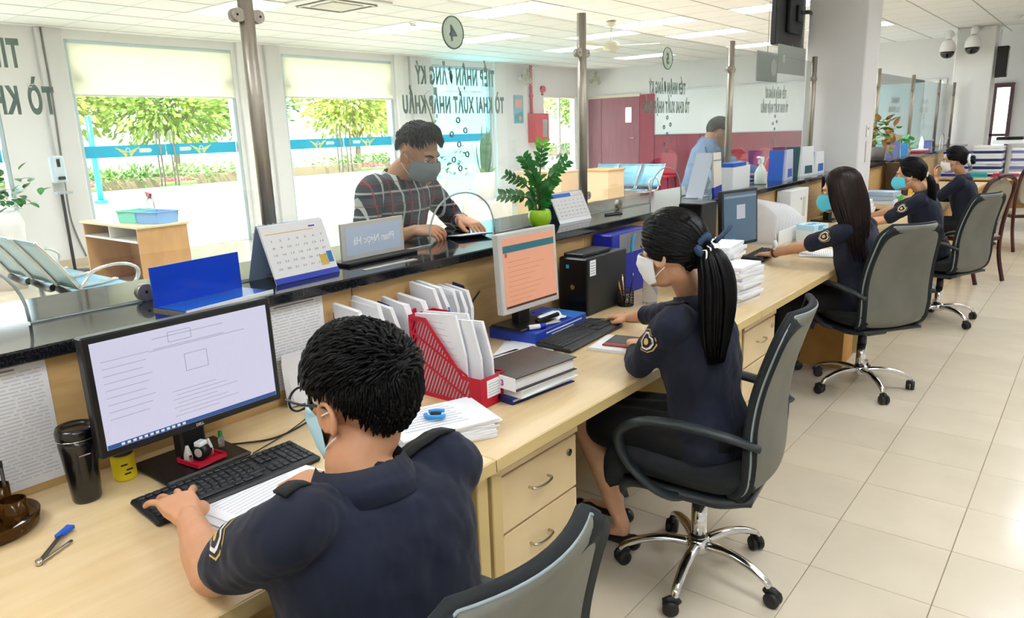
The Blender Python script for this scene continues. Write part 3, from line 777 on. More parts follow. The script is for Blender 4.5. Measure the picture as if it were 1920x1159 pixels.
m_key = mat('key_black', '1c1f22', rough=.5, hex2='24282b', scale=30); m_kb = mat('keyboard_black', '101214', rough=.45)
def keyboard(label, x, y, z, rz, L=.44, W=.15, single=False):
    t = thing('keyboard', label, 'keyboard', (x, y, z), rz, group='computer keyboards')
    # length along local Y, rear edge at -X
    g = G().use(m_kb).xf(Ry(D(3))).box((-W / 2, -L / 2, .001), (W / 2, L / 2, .016), .005); g.obj('case', t)
    def keyrow(xr, y, w): return (xr, y, w)
    keys = []; p = .019
    for r in range(6):
        xr = -W / 2 + .018 + r * .0195 + (.004 if r else 0)
        if r == 5: ws = [.024] * 3 + [.11] + [.024] * 3
        else: ws = [.0165] * 15 if r < 4 else [.03] + [.0165] * 11 + [.045]
        yy = -L / 2 + .012
        for w_ in ws: keys.append((xr, yy, w_)); yy += w_ + .0025
        for k in range(3):
            if r in (3,): continue
            keys.append((xr, -L / 2 + .305 + k * .0187, .0165))
        for k in range(4): keys.append((xr, -L / 2 + .365 + k * .0175, .0155))
    if single:
        ms = {}
        for xr, yy, w_ in keys:
            if w_ not in ms: ms[w_] = G().use(m_key).xf(Ry(D(3))).box((-.0083, 0, .0155), (.0083, w_, .0205), .0025).mesh('key')
            link('key', ms[w_], t, (xr, yy, -math.sin(D(3)) * xr))
    else:
        g = G().use(m_key).xf(Ry(D(3)))
        for xr, yy, w_ in keys: g.box((xr - .0083, yy, .0155), (xr + .0083, yy + w_, .0205), .002)
        g.obj('keys', t)
    return t
keyboard('black full size keyboard under the typing hand of the man', -1.648, .868, DZ + .004, D(-2.5), single=True)
keyboard('black keyboard in front of the silver framed monitor', -1.645, 2.48, DZ + .004, D(4), L=.46, W=.17)
keyboard('black keyboard under the watch wearing hand', -1.70, 4.72, DZ + .004, D(4))

# tumbler and jar
t = thing('tumbler', 'tall black travel tumbler left of the big monitor', 'tumbler', (-1.875, .612, DZ))
m_tb = mat('tumbler_black', '0d0d10', rough=.25, coat=.4)
G().use(m_tb).lathe([(.0, .0), (.030, .0), (.033, .006), (.036, .06), (.041, .13), (.043, .15), (.042, .165)], n=28).obj('cup', t)
G().use(m_tb).lathe([(.0435, .165), (.045, .17), (.045, .185), (.041, .195), (.034, .19), (.03, .186)], n=28).obj('lid', t)
G().use(m_chrome).tube([(.0445 * math.cos(q), .0445 * math.sin(q), .166) for q in [2 * PI * k / 28 for k in range(28)]], .0012, 6, closed=True).obj('steel_ring', t)
G().use(m_chrome).box((.0405, -.016, .128), (.0425, .01, .131)).obj('brand_plate', t)
t = thing('jar', 'small yellow labelled jar under the corner of the big monitor', 'jar', (-1.915, .722, DZ))
G().use(m_yellow).lathe([(0, 0), (.026, 0), (.029, .005), (.029, .062), (.025, .07), (0, .07)], n=24).obj('body', t)
G().use(m_blk2).lathe([(.026, .07), (.027, .072), (.027, .085), (0, .086)], n=24).obj('lid', t)
g = G().use(mat('print_black', '22222a', rough=.5))
for a, z in ((-.5, .045), (.1, .03), (-.2, .02)): g.box((.0288, a * .02 - .008, z), (.0298, a * .02 + .008, z + .004))
g.obj('label_print', t)

# red tray with small things
t = thing('stationery_tray', 'small red tray in front of the big monitor', 'tray', (-1.82, .885, DZ), D(8))
g = G().use(m_red).box((-.045, -.045, .0135), (.045, .045, .017), .003).box((-.045, -.045, .017), (-.041, .045, .028)).box((.041, -.045, .017), (.045, .045, .026)).box((-.041, -.045, .017), (.041, -.041, .026)).box((-.041, .041, .017), (.041, .045, .026)); g.obj('tray', t)
for y, lb in ((.853, 'left silver cone clip standing in the red tray'), (.912, 'right silver cone clip standing in the red tray')):
    c = thing('clip', lb, 'clip', (-1.83, y, DZ + .0175))
    G().use(m_silver).lathe([(.0, 0), (.012, 0), (.011, .02), (.004, .045), (0, .046)], n=14).obj('cone', c)
    G().use(m_chrome).box((.008, -.004, .004), (.013, .004, .022), .001).obj('spring', c)
c = thing('tape_dispenser', 'round black tape dispenser in the red tray', 'tape', (-1.812, .882, DZ + .0175), D(20))
G().use(m_blk).cyl((0, 0, .024), .022, -.012, .012, axis='y').obj('body', c)
G().use(m_silver).cyl((0, 0, .024), .012, -.0135, .0135, axis='y').obj('spool', c)
G().use(m_wht).box((-.012, -.014, .04), (.012, .014, .054), .003).obj('cutter', c)
c = thing('bottle', 'tiny glue bottle with green cap beside the red tray', 'bottle', (-1.86, .965, DZ + .0125))
G().use(m_clear).lathe([(0, 0), (.009, 0), (.009, .026), (.005, .032)], n=14).obj('flask', c)
G().use(m_green).lathe([(.006, .031), (.007, .033), (.0055, .046), (0, .048)], n=14).obj('cap', c)

# cables
def cable(label, pts, r=.003, m=None):
    o = G().use(m or m_blk).tube(catmull(pts, 6), r, 6).obj('cable'); return tag(o, label, 'cable')
cable('black cable curving behind the big monitor to the right', [(-1.93, .93, .755), (-1.84, 1.02, .757), (-1.80, 1.10, .755), (-1.82, 1.22, .755), (-1.87, 1.30, .755), (-1.90, 1.33, .77)])
cable('thin black cable crossing the desk beyond the keyboard', [(-1.76, 1.0, .754), (-1.79, 1.10, .754), (-1.84, 1.22, .754), (-1.89, 1.305, .756)], .0018)
o = G().use(m_cyanp).tube([(-1.88, 1.275, .752), (-1.885, 1.28, .80)], .005, 8).obj('cable_tie'); tag(o, 'small upright cyan cable tie by the panel', 'cable tie')
cable('black power lead hanging left of the silver monitor', [(-1.92, 2.16, .98), (-1.90, 2.07, .93), (-1.91, 2.06, .86), (-1.93, 2.12, .80), (-1.94, 2.2, .79)], .004)
cable('black cable between silver monitor and tower computer', [(-1.95, 2.55, .80), (-1.93, 2.66, .77), (-1.96, 2.74, .757)], .004)
cable('thin black lead running over the notebook stack', [(-1.80, 2.70, .757), (-1.74, 2.76, .755), (-1.66, 2.79, .757)], .0022)

# loose sheets
def sheets(label, x, y, rz, n=4, w=.21, l=.297, z=DZ, jit=.02, lines=True, cat='paper', seed=0, dz=.0016):
    rnd = random.Random(seed); t = thing('paper_sheets', label, cat, (x, y, z), rz)
    for k in range(n):
        a = rnd.uniform(-jit, jit) * 4; M = Tr(rnd.uniform(-jit, jit), rnd.uniform(-jit, jit), .0006 + dz * k) @ Rz(a)
        o = G().use(m_paper).xf(M).box((-w / 2, -l / 2, 0), (w / 2, l / 2, dz * .8)).obj('sheet', t)
        if k == n - 1 and lines:
            g = G().use(m_ink2).xf(M)
            for q in range(12): g.box((-w * .4 + q * w * .065, -l * .4, dz * .8), (-w * .4 + q * w * .065 + .0035, l * (.2 + .2 * rnd.random()), dz * .8 + .0003))
            g.obj('print', o)
    return t
sheets('printed sheets lying between the keyboard and the man', -1.505, .885, D(8), 5, seed=2)
sheets('white sheets under the keyboard of the silver monitor desk', -1.72, 2.17, D(25), 3, seed=3, lines=False)
sheets('printed sheets at the elbow of the long haired woman', -1.42, 5.0, D(20), 4, seed=4)
t = thing('notebook', 'closed dark notebook with red spine by the ponytailed woman', 'notebook', (-1.44, 2.44, DZ), D(10))
for k in range(4): G().use(m_paper).box((-.1 + .003 * k, -.09, .001 + k * .003), (.1, .1 + .004 * k, .0035 + k * .003)).obj('page_block', t)
G().use(mat('dark_red_card', '8c3b3a', rough=.5)).box((-.05, -.05, .0135), (.1, -.015, .02), .002).obj('spine', t)
G().use(m_bcard).box((-.05, -.014, .0135), (.1, .1, .02), .002).obj('cover', t)

# brown pen organiser
t = thing('pen_organiser', 'round brown translucent stationery organiser cut off at the left edge', 'organiser', (-1.885, .41, DZ), D(15))
G().use(m_brownclear).lathe([(0, .0), (.085, 0), (.095, .008), (.1, .035), (.097, .036), (.09, .012), (0, .006)], n=36).obj('tray', t)
for k, (a, r_, h) in enumerate(((2.2, .055, .09), (3.4, .05, .1), (4.4, .052, .085), (.9, .05, .07))):
    g = G().use(m_brownclear).lathe([(.024, .008), (.026, .01), (.027, h), (.025, h)], (r_ * math.cos(a), r_ * math.sin(a), 0), n=18, caps=False); g.obj('pen_tube', t)
for k in range(5):
    a = 2.0 + k * .5; p = thing('pen', 'dark pens standing in the brown organiser', 'pen', (-1.885 + .05 * math.cos(a), .41 + .05 * math.sin(a), DZ + .012), group='pens in the brown organiser')
    G().use(m_bcard).tube([(0, 0, 0), (.008 * (k - 2), .006, .12)], .004, 8).obj('barrel', p); G().use(m_blk).tube([(.008 * (k - 2), .006, .12), (.0086 * (k - 2), .0065, .135)], .0045, 8).obj('cap', p)
t = thing('eraser', 'small white eraser lying in the brown organiser', 'eraser', (-1.82, .455, DZ + .013), D(35))
G().use(m_wht).box((-.011, -.024, 0), (.011, .012, .012), .003).obj('rubber', t); G().use(m_blk).box((-.0115, .012, 0), (.0115, .03, .0125), .002).obj('sleeve', t)

# staple remover lying open on the desk: two steel arms, one with a blue grip
t = thing('staple_remover', 'steel staple remover with blue grip lying near the left edge', 'staple remover', (-1.645, .425, DZ))
G().use(mat('steel_dark', '6e6660', rough=.3, metal=.9)).tube(catmull([(0, 0, .006), (-.03, .03, .009), (-.072, .068, .010)], 4), .0055, 8, flat=.6).obj('upper_arm', t)
G().use(mat('grip_blue', '1757c4', rough=.4)).prism([(-.066, .062), (-.088, .104), (-.104, .094), (-.094, .082), (-.076, .058)], .008, 'xy', .007).obj('grip', t)
G().use(m_handle).tube(catmull([(0, 0, .005), (-.015, .032, .005), (-.04, .078, .005)], 4), .0045, 8, flat=.5).obj('lower_arm', t)
G().use(m_handle).cyl((0, 0, .0), .007, .0, .012, n=12).obj('hinge', t)

# notices on the counter panel
def notice(label, y0, y1, z0, z1, x=-2.0235, rows=26, seed=0, title=True):
    rnd = random.Random(seed); t = thing('notice_sheet', label, 'notice', (x, (y0 + y1) / 2, z0)); W = y1 - y0; H = z1 - z0
    o = G().use(m_paper).box((-.0008, -W / 2, 0), (.0008, W / 2, H)).obj('sheet', t)
    g = G().use(m_ink2)
    for k in range(rows):
        z = H * .94 - k * H * .9 / rows; y = -W / 2 + .012
        while y < W / 2 - .02:
            l = rnd.uniform(.01, .05); g.box((.0008, y, z), (.0011, min(y + l, W / 2 - .012), z + .0028)); y += l + .006
    g.obj('print', o)
    if title: G().use(m_ink).box((.0008, -W * .3, H * .965), (.0011, W * .35, H * .98)).obj('title', o)
    return t
notice('large printed notice sheet on the panel left of the black tumbler', .16, .622, .77, 1.085, rows=30, seed=1)
notice('printed notice sheet on the panel right of the big monitor', 1.235, 1.47, .80, 1.085, rows=26, seed=2)
# slim pile of forms leaning below that notice
t = thing('form_pad', 'pad of forms leaning on the panel beside the seated man', 'paper pad', (-1.985, 1.33, DZ), D(0))
for k in range(5): G().use(m_paper).xf(Ry(D(-6 - 2 * k))).box((.004 * k, -.06 + .004 * k, .002), (.004 * k + .003, .09 - .003 * k, .15 + .012 * (k % 3))).obj('sheet', t)

# red magazine file
t = thing('magazine_file', 'red lattice magazine file standing right of the seated man', 'magazine file', (-1.60, 1.67, DZ))
X0_, X1_, YW, HT, HF = -.155, .155, .058, .27, .1
def edge(x):   # slanted top of the sides
    return HT if x < -.075 else (HT - (x + .075) / .155 * (HT - HF) if x < .08 else HF)
for s in (-1, 1):
    sd = []
    g = G().use(m_red); y = s * YW; a = y - .0015
    outer = [(X0_, 0), (X1_, 0), (X1_, HF), (.08, HF), (-.075, HT), (X0_, HT)]
    rim = .014
    inner = [(X0_ + rim, rim), (X1_ - .05, rim), (X1_ - .05, HF - rim), (.08 - .002, HF - rim), (-.075 - .006, HT - rim), (X0_ + rim, HT - rim)]
    for k in range(6):
        p, q, r2, u2 = outer[k], outer[(k + 1) % 6], inner[(k + 1) % 6], inner[k]
        g.prism([p, q, r2, u2], .003, 'xz', a)
    fr = g.obj('side_frame', t)
    # slats run up and to the right
    import itertools
    dirx, dirz = .42, .907
    for k in range(-7, 19):
        x0 = X0_ + rim + k * .0145; pts = []
        z = rim; on = None; seg = []
        for i in range(0, 60):
            zz = rim + i * .0045; xx = x0 + (zz - rim) * dirx / dirz
            ok = X0_ + rim - .004 < xx < X1_ - .05 + .002 and zz < (min(edge(xx), HT) - rim + .003)
            if ok: seg.append((xx, zz))
            elif seg: break
        if len(seg) > 2:
            p, q = seg[0], seg[-1]
            G().use(m_red).prism([(p[0] - .0031, p[1]), (p[0] + .0031, p[1]), (q[0] + .0031, q[1]), (q[0] - .0031, q[1])], .0026, 'xz', a + .0002).obj('slat', fr)
    for z0, dx in ((.085, 0), (.16, 0)):
        G().use(m_red).prism([(X0_ + rim - .002, z0 + .05), (X0_ + rim - .002, z0 + .058), (min(.1, X1_ - .055), max(.02, z0 - .055)), (min(.1, X1_ - .055), max(.012, z0 - .063))], .0024, 'xz', a + .0003).obj('cross_slat', fr)
G().use(m_red).box((X1_ - .003, -YW, 0), (X1_, YW, HF), .001).obj('front_wall', t)
G().use(m_red).box((X0_, -YW, 0), (X0_ + .003, YW, HT), .001).obj('back_wall', t)
G().use(m_red).box((X0_, -YW, 0), (X1_, YW, .003)).obj('bottom', t)
lb_ = G().use(m_wht).box((X1_, -.03, .03), (X1_ + .001, .035, .088)).obj('label_card', t)
g = G().use(m_ink)
for k in range(5): g.box((X1_ + .001, -.025, .038 + k * .009), (X1_ + .0013, .03, .0395 + k * .009))
g.obj('label_lines', lb_)
G().use(m_blk).cyl((X1_, .03, .018), .009, 0, .001, axis='x', n=14).obj('finger_hole', t)
for k in range(5):
    b_ = thing('document_bundle', ['first', 'second', 'third', 'fourth', 'fifth'][k] + ' white document bundle from the lattice side in the red magazine file', 'documents', (-1.60, 1.632 + .018 * k, DZ + .004), group='bundles in the red magazine file')
    h = (.285, .27, .285, .262, .25)[k]; x1 = (.02, .07, .04, .085, .06)[k]
    G().use(m_paper).prism([(-.145, 0), (x1 + .06, 0), (x1 + .055, h * .55), (x1 + .02, h), (-.145, h - .015)], .009, 'xz', 0).obj('sheets', b_)
    g = G().use(m_ink2)
    if k == 0:
        for q in range(7): g.box((-.1 + .012 * q, -.0004, .25 - .02 * q), (-.02 + .012 * q, 0, .252 - .02 * q))
        g.obj('print', b_)
# second red holder behind (only its rounded rim shows)
t = thing('magazine_file', 'second red file behind the upright documents, only its rim showing', 'magazine file', (-1.86, 1.80, DZ))
G().use(m_red).prism([(-.06, 0), (.06, 0), (.06, .2), (.045, .225), (.02, .238), (-.02, .238), (-.045, .225), (-.06, .2)], .006, 'yz', -.05).obj('end_wall', t)
G().use(m_red).box((-.05, -.06, 0), (.06, .06, .004)).obj('bottom', t)
# upright documents in a navy holder
t = thing('document_holder', 'navy document holder against the panel behind the red file', 'document holder', (-1.95, 1.80, DZ))
G().use(m_nblue).box((-.06, -.30, 0), (.06, .30, .006)).obj('base', t)
for y in (-.30, -.1, .1, .297): G().use(m_nblue).prism([(-.06, 0), (.05, 0), (.05, .14), (0, .26), (-.06, .27)], .003, 'xz', y).obj('divider', t)
rnd = random.Random(5)
for k in range(13):
    y = 1.53 + k * .043
    if 1.69 < y < 1.705 or 1.895 < y < 1.905: y += .012
    b_ = thing('document_bundle', ['first', 'second', 'third', 'fourth', 'fifth', 'sixth', 'seventh', 'eighth', 'ninth', 'tenth', 'eleventh', 'twelfth', 'thirteenth'][k] + ' upright white bundle from the left in the navy holder', 'documents', (-1.95, y, DZ + .0065), D(rnd.uniform(-4, 4)), group='bundles in the navy holder')
    h = rnd.uniform(.27, .31) * (1 if k < 12 else .9); M = Rx(D(rnd.uniform(-3, 8)))
    G().use(m_paper).xf(M).prism([(-.05, 0), (.09, 0), (.092 + rnd.uniform(0, .02), h * .7), (.075, h - .015), (-.05, h)], .016, 'xz', -.008).obj('sheets', b_)
    if k in (5, 9): G().use(m_cyanp).xf(M).box((.093, -.006, h * .35), (.112, .006, h * .72), .002).obj('tab', b_)
# stack of papers with blue staple remover
t = thing('paper_stack', 'stack of white papers in front of the red magazine file', 'paper stack', (-1.43, 1.40, DZ), D(-24))
rnd = random.Random(9)
for k in range(8):
    M = Tr(rnd.uniform(-.012, .012), rnd.uniform(-.012, .012), .001 + k * .0066) @ Rz(D(rnd.uniform(-6, 6)))
    G().use(m_paper).xf(M).box((-.105, -.1485, 0), (.105, .1485, .0058), .0008).obj('bundle', t)
g = G().use(m_ink2).xf(Tr(0, 0, .0540))
for q in range(9): g.box((-.08 + .018 * q, -.12, 0), (-.077 + .018 * q, .05 + .01 * (q % 3), .0004))
g.obj('print', t)
t = thing('staple_remover', 'blue jawed staple remover on top of the paper stack', 'staple remover', (-1.425, 1.385, DZ + .0548), D(-10))
m_sb = mat('sky_blue_plastic', '1f8fd6', rough=.35)
g = G().use(m_sb)
g.tube(catmull([(-.03, -.012, .006), (-.008, -.022, .008), (.02, -.012, .012), (.03, .004, .012), (.02, .018, .008)], 4), .0065, 8); g.obj('lower_jaw', t)
G().use(m_sb).tube(catmull([(-.038, .006, .008), (-.02, .02, .012), (.0, .032, .014)], 4), .0062, 8).obj('upper_jaw', t)
G().use(m_blk2).tube(catmull([(-.012, -.004, .012), (.008, .004, .016), (.014, .012, .014)], 4), .006, 8).obj('steel_teeth', t)

# ring binders
def binder(label, x, y, z, rz, w, l, h, cover, block=m_paper, mark=None):
    t = thing('ring_binder', label, 'binder', (x, y, z), rz)
    G().use(cover).box((-w / 2, -l / 2, 0), (w / 2, l / 2, .003)).obj('back_cover', t); G().use(cover).box((-w / 2, -l / 2, h - .003), (w / 2, l / 2, h)).obj('front_cover', t)
    G().use(m_wht if mark else cover).box((-w / 2, -l / 2 - .003, 0), (w / 2, -l / 2, h), .001).obj('spine', t)
    G().use(block).box((-w / 2 + .006, -l / 2 + .01, .004), (w / 2 - .01, l / 2 - .008, h - .006)).obj('page_block', t)
    if mark:
        me = textmesh(mark, h * .45, mat('mark_magenta', 'a3468c', rough=.5), align='CENTER', bold=.001); me.transform(Tr(w * .22, -l / 2 - .0035, h * .25)); link('spine_mark', me, t)
    return t
binder('lowest navy folder under the grey ring binder', -1.47, 1.86, DZ, D(-7), .2, .3, .02, m_nblue)
binder('middle white folder under the grey ring binder', -1.455, 1.87, DZ + .0205, D(-4), .2, .29, .028, m_wht)
binder('grey topped ring binder with white spine on the folder pile', -1.46, 1.855, DZ + .049, D(-6), .21, .3, .045, m_bcard, mark='3')
sheets('white sheets on the desk behind the ring binder', -1.66, 2.02, D(-10), 4, seed=8, lines=False)

# blue box file with a stapler on it, under the silver monitor
t = thing('box_file', 'flat royal blue box under the silver framed monitor', 'box', (-1.86, 2.47, DZ), D(3))
m_rb = mat('royal_blue_box', '2742a8', rough=.4)
G().use(m_rb).box((-.12, -.20, 0), (.12, .21, .05), .003).obj('box', t)
g = G().use(m_wht).box((.12, -.12, .03), (.1205, .17, .036)).box((.12, -.08, .018), (.1205, .1, .022)); g.obj('spine_print', t)
G().use(mat('sky_blue_card', '3a7fd0', rough=.4)).box((-.05, .1, .0502), (.115, .205, .0512)).obj('cover_patch', t)
t = thing('stapler', 'white and black stapler lying on the flat blue box', 'stapler', (-1.775, 2.42, .802), D(70))
G().use(m_silver).box((-.06, -.016, 0), (.06, .016, .008), .003).obj('base', t)
G().use(m_blk).xf(Tr(-.055, 0, .012) @ Ry(D(-9))).box((0, -.013, 0), (.115, .013, .016), .004).obj('arm', t)
G().use(m_wht).xf(Tr(-.055, 0, .029) @ Ry(D(-9))).box((.01, -.012, 0), (.1, .012, .009), .004).obj('cap', t)
t = thing('tissue', 'crumpled white tissue on the flat blue box', 'tissue', (-1.80, 2.52, .802))
g = G().use(m_paper).grid(lambda u, v: (.05 * (u - .5) + .01 * math.sin(9 * v), .07 * (v - .5), .008 + .022 * abs(mnz(u * 3, v * 3)) ), 12, 12, thick=.002) if False else None
def crumple(label, x, y, z, s, m, name='tissue', cat='tissue'):
    rr = random.Random(int(s * 1e4))
    o = G().use(m).grid(lambda u, v: (s * (u - .5) * 1.2 + s * .1 * math.sin(11 * v), s * (v - .5) * 1.5, s * (.12 + .45 * math.sin(PI * u) * math.sin(PI * v) * (.7 + .5 * math.sin(9 * u + 5 * v)))), 14, 14, thick=.0015).obj('crumpled_sheet', t)
crumple('', 0, 0, 0, .055, m_paper)
t = thing('glue_stick', 'small blue capped glue stick lying on the flat blue box', 'glue stick', (-1.765, 2.33, .802), D(60))
G().use(m_wht).cyl((0, 0, .011), .0105, -.035, .015, axis='x').obj('tube', t); G().use(m_blue).cyl((0, 0, .011), .011, .015, .04, axis='x').obj('cap', t)

# tower computers
def tower(label, x0, x1, y0, y1, h, logo=True):
    t = thing('tower_computer', label, 'computer', ((x0 + x1) / 2, (y0 + y1) / 2, DZ)); W, L = x1 - x0, y1 - y0
    G().use(mat('tower_black', '14191a', rough=.4)).box((-W / 2, -L / 2 + .012, .006), (W / 2, L / 2, h), .004).obj('case', t)
    G().use(mat('tower_front', '0d0f11', rough=.25)).box((-W / 2, -L / 2, .006), (W / 2, -L / 2 + .012, h - .002), .005).obj('front_panel', t)
    for a in (-1, 1): G().use(m_blk2).box((a * W * .35 - .01, -L / 2 + .03, 0), (a * W * .35 + .01, L / 2 - .03, .006)).obj('foot', t)
    if logo:
        G().use(m_handle).cyl((0, -L / 2, h * .5), .012, -.001, 0, axis='y', n=20).obj('logo_disc', t)
        G().use(m_cyanp).box((-.035, -L / 2 - .0008, h - .05), (-.018, -L / 2, h - .033)).obj('blue_sticker', t)
        st = G().use(m_wht).box((W / 2, -L / 2 + .03, h - .085), (W / 2 + .0008, -L / 2 + .08, h - .012)).obj('label_sticker', t)
        g = G().use(m_ink)
        for k in range(5): g.box((W / 2 + .0008, -L / 2 + .036, h - .075 + k * .012), (W / 2 + .0011, -L / 2 + .074, h - .072 + k * .012))
        g.obj('sticker_print', st)
        G().use(m_blk).box((-W / 2 + .015, -L / 2 + .02, h), (W / 2 - .03, L / 2 - .1, h + .018), .004).obj('drive_on_top', t)
    return t
tower('black tower computer between the silver monitor and the blue file case', -1.955, -1.80, 2.765, 3.13, .275)
tower('black tower computer behind the ponytailed woman\'s paper stacks', -1.99, -1.84, 4.08, 4.30, .40, False)

# blue file case and what stands before it
t = thing('file_case', 'tall dark blue plastic file case against the panel', 'file case', (-1.95, 3.34, DZ))
m_db = mat('deep_blue_plastic', '0a1f96', rough=.3)
G().use(m_db).box((-.055, -.20, 0), (.06, .20, .33), .006).obj('case', t)
G().use(m_clear).box((.0605, -.13, .22), (.063, .17, .325), .002).obj('clear_pocket', t)
G().use(m_cyanp).tube(catmull([(.064, .02, .31), (.075, -.02, .28), (.075, -.03, .22)], 4), .007, 8, flat=.4).obj('strap', t)
t = thing('pen_cup', 'black mesh pen cup beside the blue file case', 'pen cup', (-1.77, 3.07, DZ))
g = G().use(m_blk); 
g.lathe([(0, 0), (.038, 0), (.038, .004), (0, .004)], n=24); g.obj('bottom', t)
for z in (.004, .03, .056, .082): G().use(m_blk).tube([(.039 * math.cos(q), .039 * math.sin(q), z) for q in [2 * PI * k / 24 for k in range(24)]], .0016, 5, closed=True).obj('ring_wire', t)
g = G().use(m_blk)
for k in range(28):
    a = 2 * PI * k / 28
    for s in (-1, 1): g.tube([(.039 * math.cos(a + s * q * .12), .039 * math.sin(a + s * q * .12), .003 + q * .0158) for q in range(6)], .0009, 4)
g.obj('mesh_wall', t)
for k, (dx, dy, m_, nm) in enumerate(((-.02, .0, mat('pencil_orange', 'e08a2a', rough=.5), 'orange pencil'), (.02, .01, m_blk, 'black pen'), (.005, -.015, m_handle, 'steel scissors'))):
    p = thing('pencil' if k == 0 else 'pen', nm + ' leaning in the mesh pen cup', 'pencil' if k == 0 else 'pen', (-1.77 + dx * .5, 3.07 + dy, DZ + .006))
    G().use(m_).tube([(0, 0, 0), (dx * 1.5, dy - .02, .15)], .004, 6).obj('barrel', p); G().use(m_handle if k else m_desk).tube([(dx * 1.5, dy - .02, .15), (dx * 1.6, dy - .021, .162)], [.004, .0012], 6).obj('tip', p)
t = thing('water_bottle', 'clear water bottle with blue cap by the ponytailed woman', 'bottle', (-1.69, 3.17, DZ))
G().use(m_clear).lathe([(0, 0), (.034, 0), (.036, .01), (.036, .11), (.033, .13), (.022, .145)], n=24).obj('bottle', t)
G().use(mat('cap_blue', '1c5fe0', rough=.35)).lathe([(.026, .14), (.034, .142), (.034, .165), (.02, .172), (0, .173)], n=24).obj('cap', t)
t = thing('computer_mouse', 'black computer mouse under the ponytailed woman\'s hand', 'mouse', (-1.60, 2.82, DZ))
G().use(m_blk).ell((0, 0, .012), (.05, .03, .022), 18, 10).obj('shell', t); G().use(m_blk2).cyl((-.03, 0, .03), .005, -.004, .004, axis='y', n=12).obj('wheel', t)

# tall paper stacks
def stack(label, x, y, rz, h, n, w=.21, l=.29, seed=0):
    rr = random.Random(seed); t = thing('paper_stack', label, 'paper stack', (x, y, DZ), rz)
    th = h / n
    for k in range(n):
        M = Tr(rr.uniform(-.012, .012), rr.uniform(-.012, .012), .0005 + k * th) @ Rz(D(rr.uniform(-5, 5)))
        G().use(m_paper).xf(M).box((-w / 2, -l / 2, 0), (w / 2, l / 2, th * .94), .001).obj('bundle', t)
    return t
stack('taller white paper stack behind the ponytail', -1.54, 3.62, D(8), .25, 14, seed=3)
stack('lower white paper stack near the desk edge behind the ponytail', -1.36, 3.44, D(-6), .19, 11, w=.16, l=.24, seed=4)
t = thing('tissue_box', 'cream tissue box with a blue packet on it, by the tower', 'tissue box', (-1.80, 3.95, DZ))
G().use(mat('cream_card', 'd8d2bd', rough=.6)).box((-.06, -.12, 0), (.07, .13, .17), .004).obj('box', t)
crumple('', 0, 0, 0, .05, m_paper); t.children[-1].location = (0, -.05, .168)
t = thing('packet', 'small blue packet on top of the cream tissue box', 'packet', (-1.78, 4.02, DZ + .171)); G().use(mat('cap_blue', '1c5fe0')).box((-.03, -.04, 0), (.03, .04, .025), .01).obj('pouch', t); G().use(m_wht).box((-.01, -.02, .0251), (.012, .02, .0256)).obj('label', t)
# sagging files in a white rack
t = thing('letter_rack', 'white plastic letter rack behind the hand with the watch', 'letter rack', (-1.86, 5.45, DZ))
G().use(m_wht).box((-.12, -.3, 0), (.12, .3, .008)).obj('base', t); G().use(m_wht).box((.112, -.3, .008), (.12, .3, .11), .003).obj('front_wall', t); G().use(m_wht).box((-.12, -.3, .008), (-.112, .3, .2), .003).obj('back_wall', t)
for k in range(8):
    b_ = thing('sagging_file', ['first', 'second', 'third', 'fourth', 'fifth', 'sixth', 'seventh', 'eighth', 'ninth', 'tenth', 'eleventh', 'twelfth', 'thirteenth'][k] + ' sagging white file from the near end of the letter rack', 'documents', (-1.86, 5.2 + .065 * k, DZ + .009), group='files in the letter rack')
    hh = .32 - .012 * k
    G().use(m_paper).grid(lambda u, v, hh=hh, k=k: (-.1 + .2 * u, .012 + (.05 + .012 * k) * (v ** 1.6) * (1.2 - .5 * u) - .05, hh * v * (1 - .38 * u * u)), 8, 10, thick=.012).obj('sheets', b_)
t = thing('document_box', 'white document box beside the blue masked woman', 'box', (-1.95, 6.05, DZ), D(0))
G().use(m_wht).box((-.06, -.2, 0), (.05, .24, .33), .004).obj('box', t); G().use(m_ink).cyl((.05, .06, .25), .012, 0, .001, axis='x', n=14).obj('finger_hole', t)
G().use(mat('label_grey', 'cfd3c4', rough=.6)).box((.05, .1, .1), (.0512, .17, .26)).obj('spine_label', t)
t = thing('gift_box', 'light blue and white patterned box near the letter rack', 'box', (-1.62, 5.5, DZ), D(-15))
G().use(m_wht).box((-.07, -.09, 0), (.07, .09, .09), .002).obj('box', t)
lid = G().use(mat('sky_pattern', 'bfe6f4', rough=.5)).box((-.072, -.092, .09), (.072, .092, .13), .002).obj('lid', t)
me = textmesh('88C', .034, mat('pattern_blue', '2f9fd2', rough=.5), align='CENTER', bold=.001); me.transform(Tr(0.0728, 0, .093) @ Rz(PI / 2)); link('lid_print', me, lid)
me = textmesh('88C', .06, MATS['pattern_blue'], align='CENTER', bold=.001); me.transform(Tr(.03, 0, .1305) @ Rz(PI / 2) @ Rx(-PI / 2)); link('lid_print', me, lid)
for k, (x, y, m_, lb) in enumerate(((-1.62, 5.02, m_green, 'green highlighter lying beyond the third keyboard'), (-1.60, 5.10, m_yellow, 'yellow highlighter lying beyond the third keyboard'), (-1.56, 4.98, mat('violet_plastic', '3a49a8', rough=.4), 'violet marker lying beyond the third keyboard'), (-1.66, 5.12, mat('orange_plastic', 'd98a3a', rough=.4), 'orange marker lying beyond the third keyboard'))):
    p = thing('marker_pen', lb, 'marker', (x, y, DZ), D(20 + 50 * k)); G().use(m_).cyl((0, 0, .009), .009, -.05, .03, axis='x', n=12).obj('barrel', p); G().use(m_).cyl((0, 0, .009), .0095, .031, .06, axis='x', n=12).obj('cap', p)
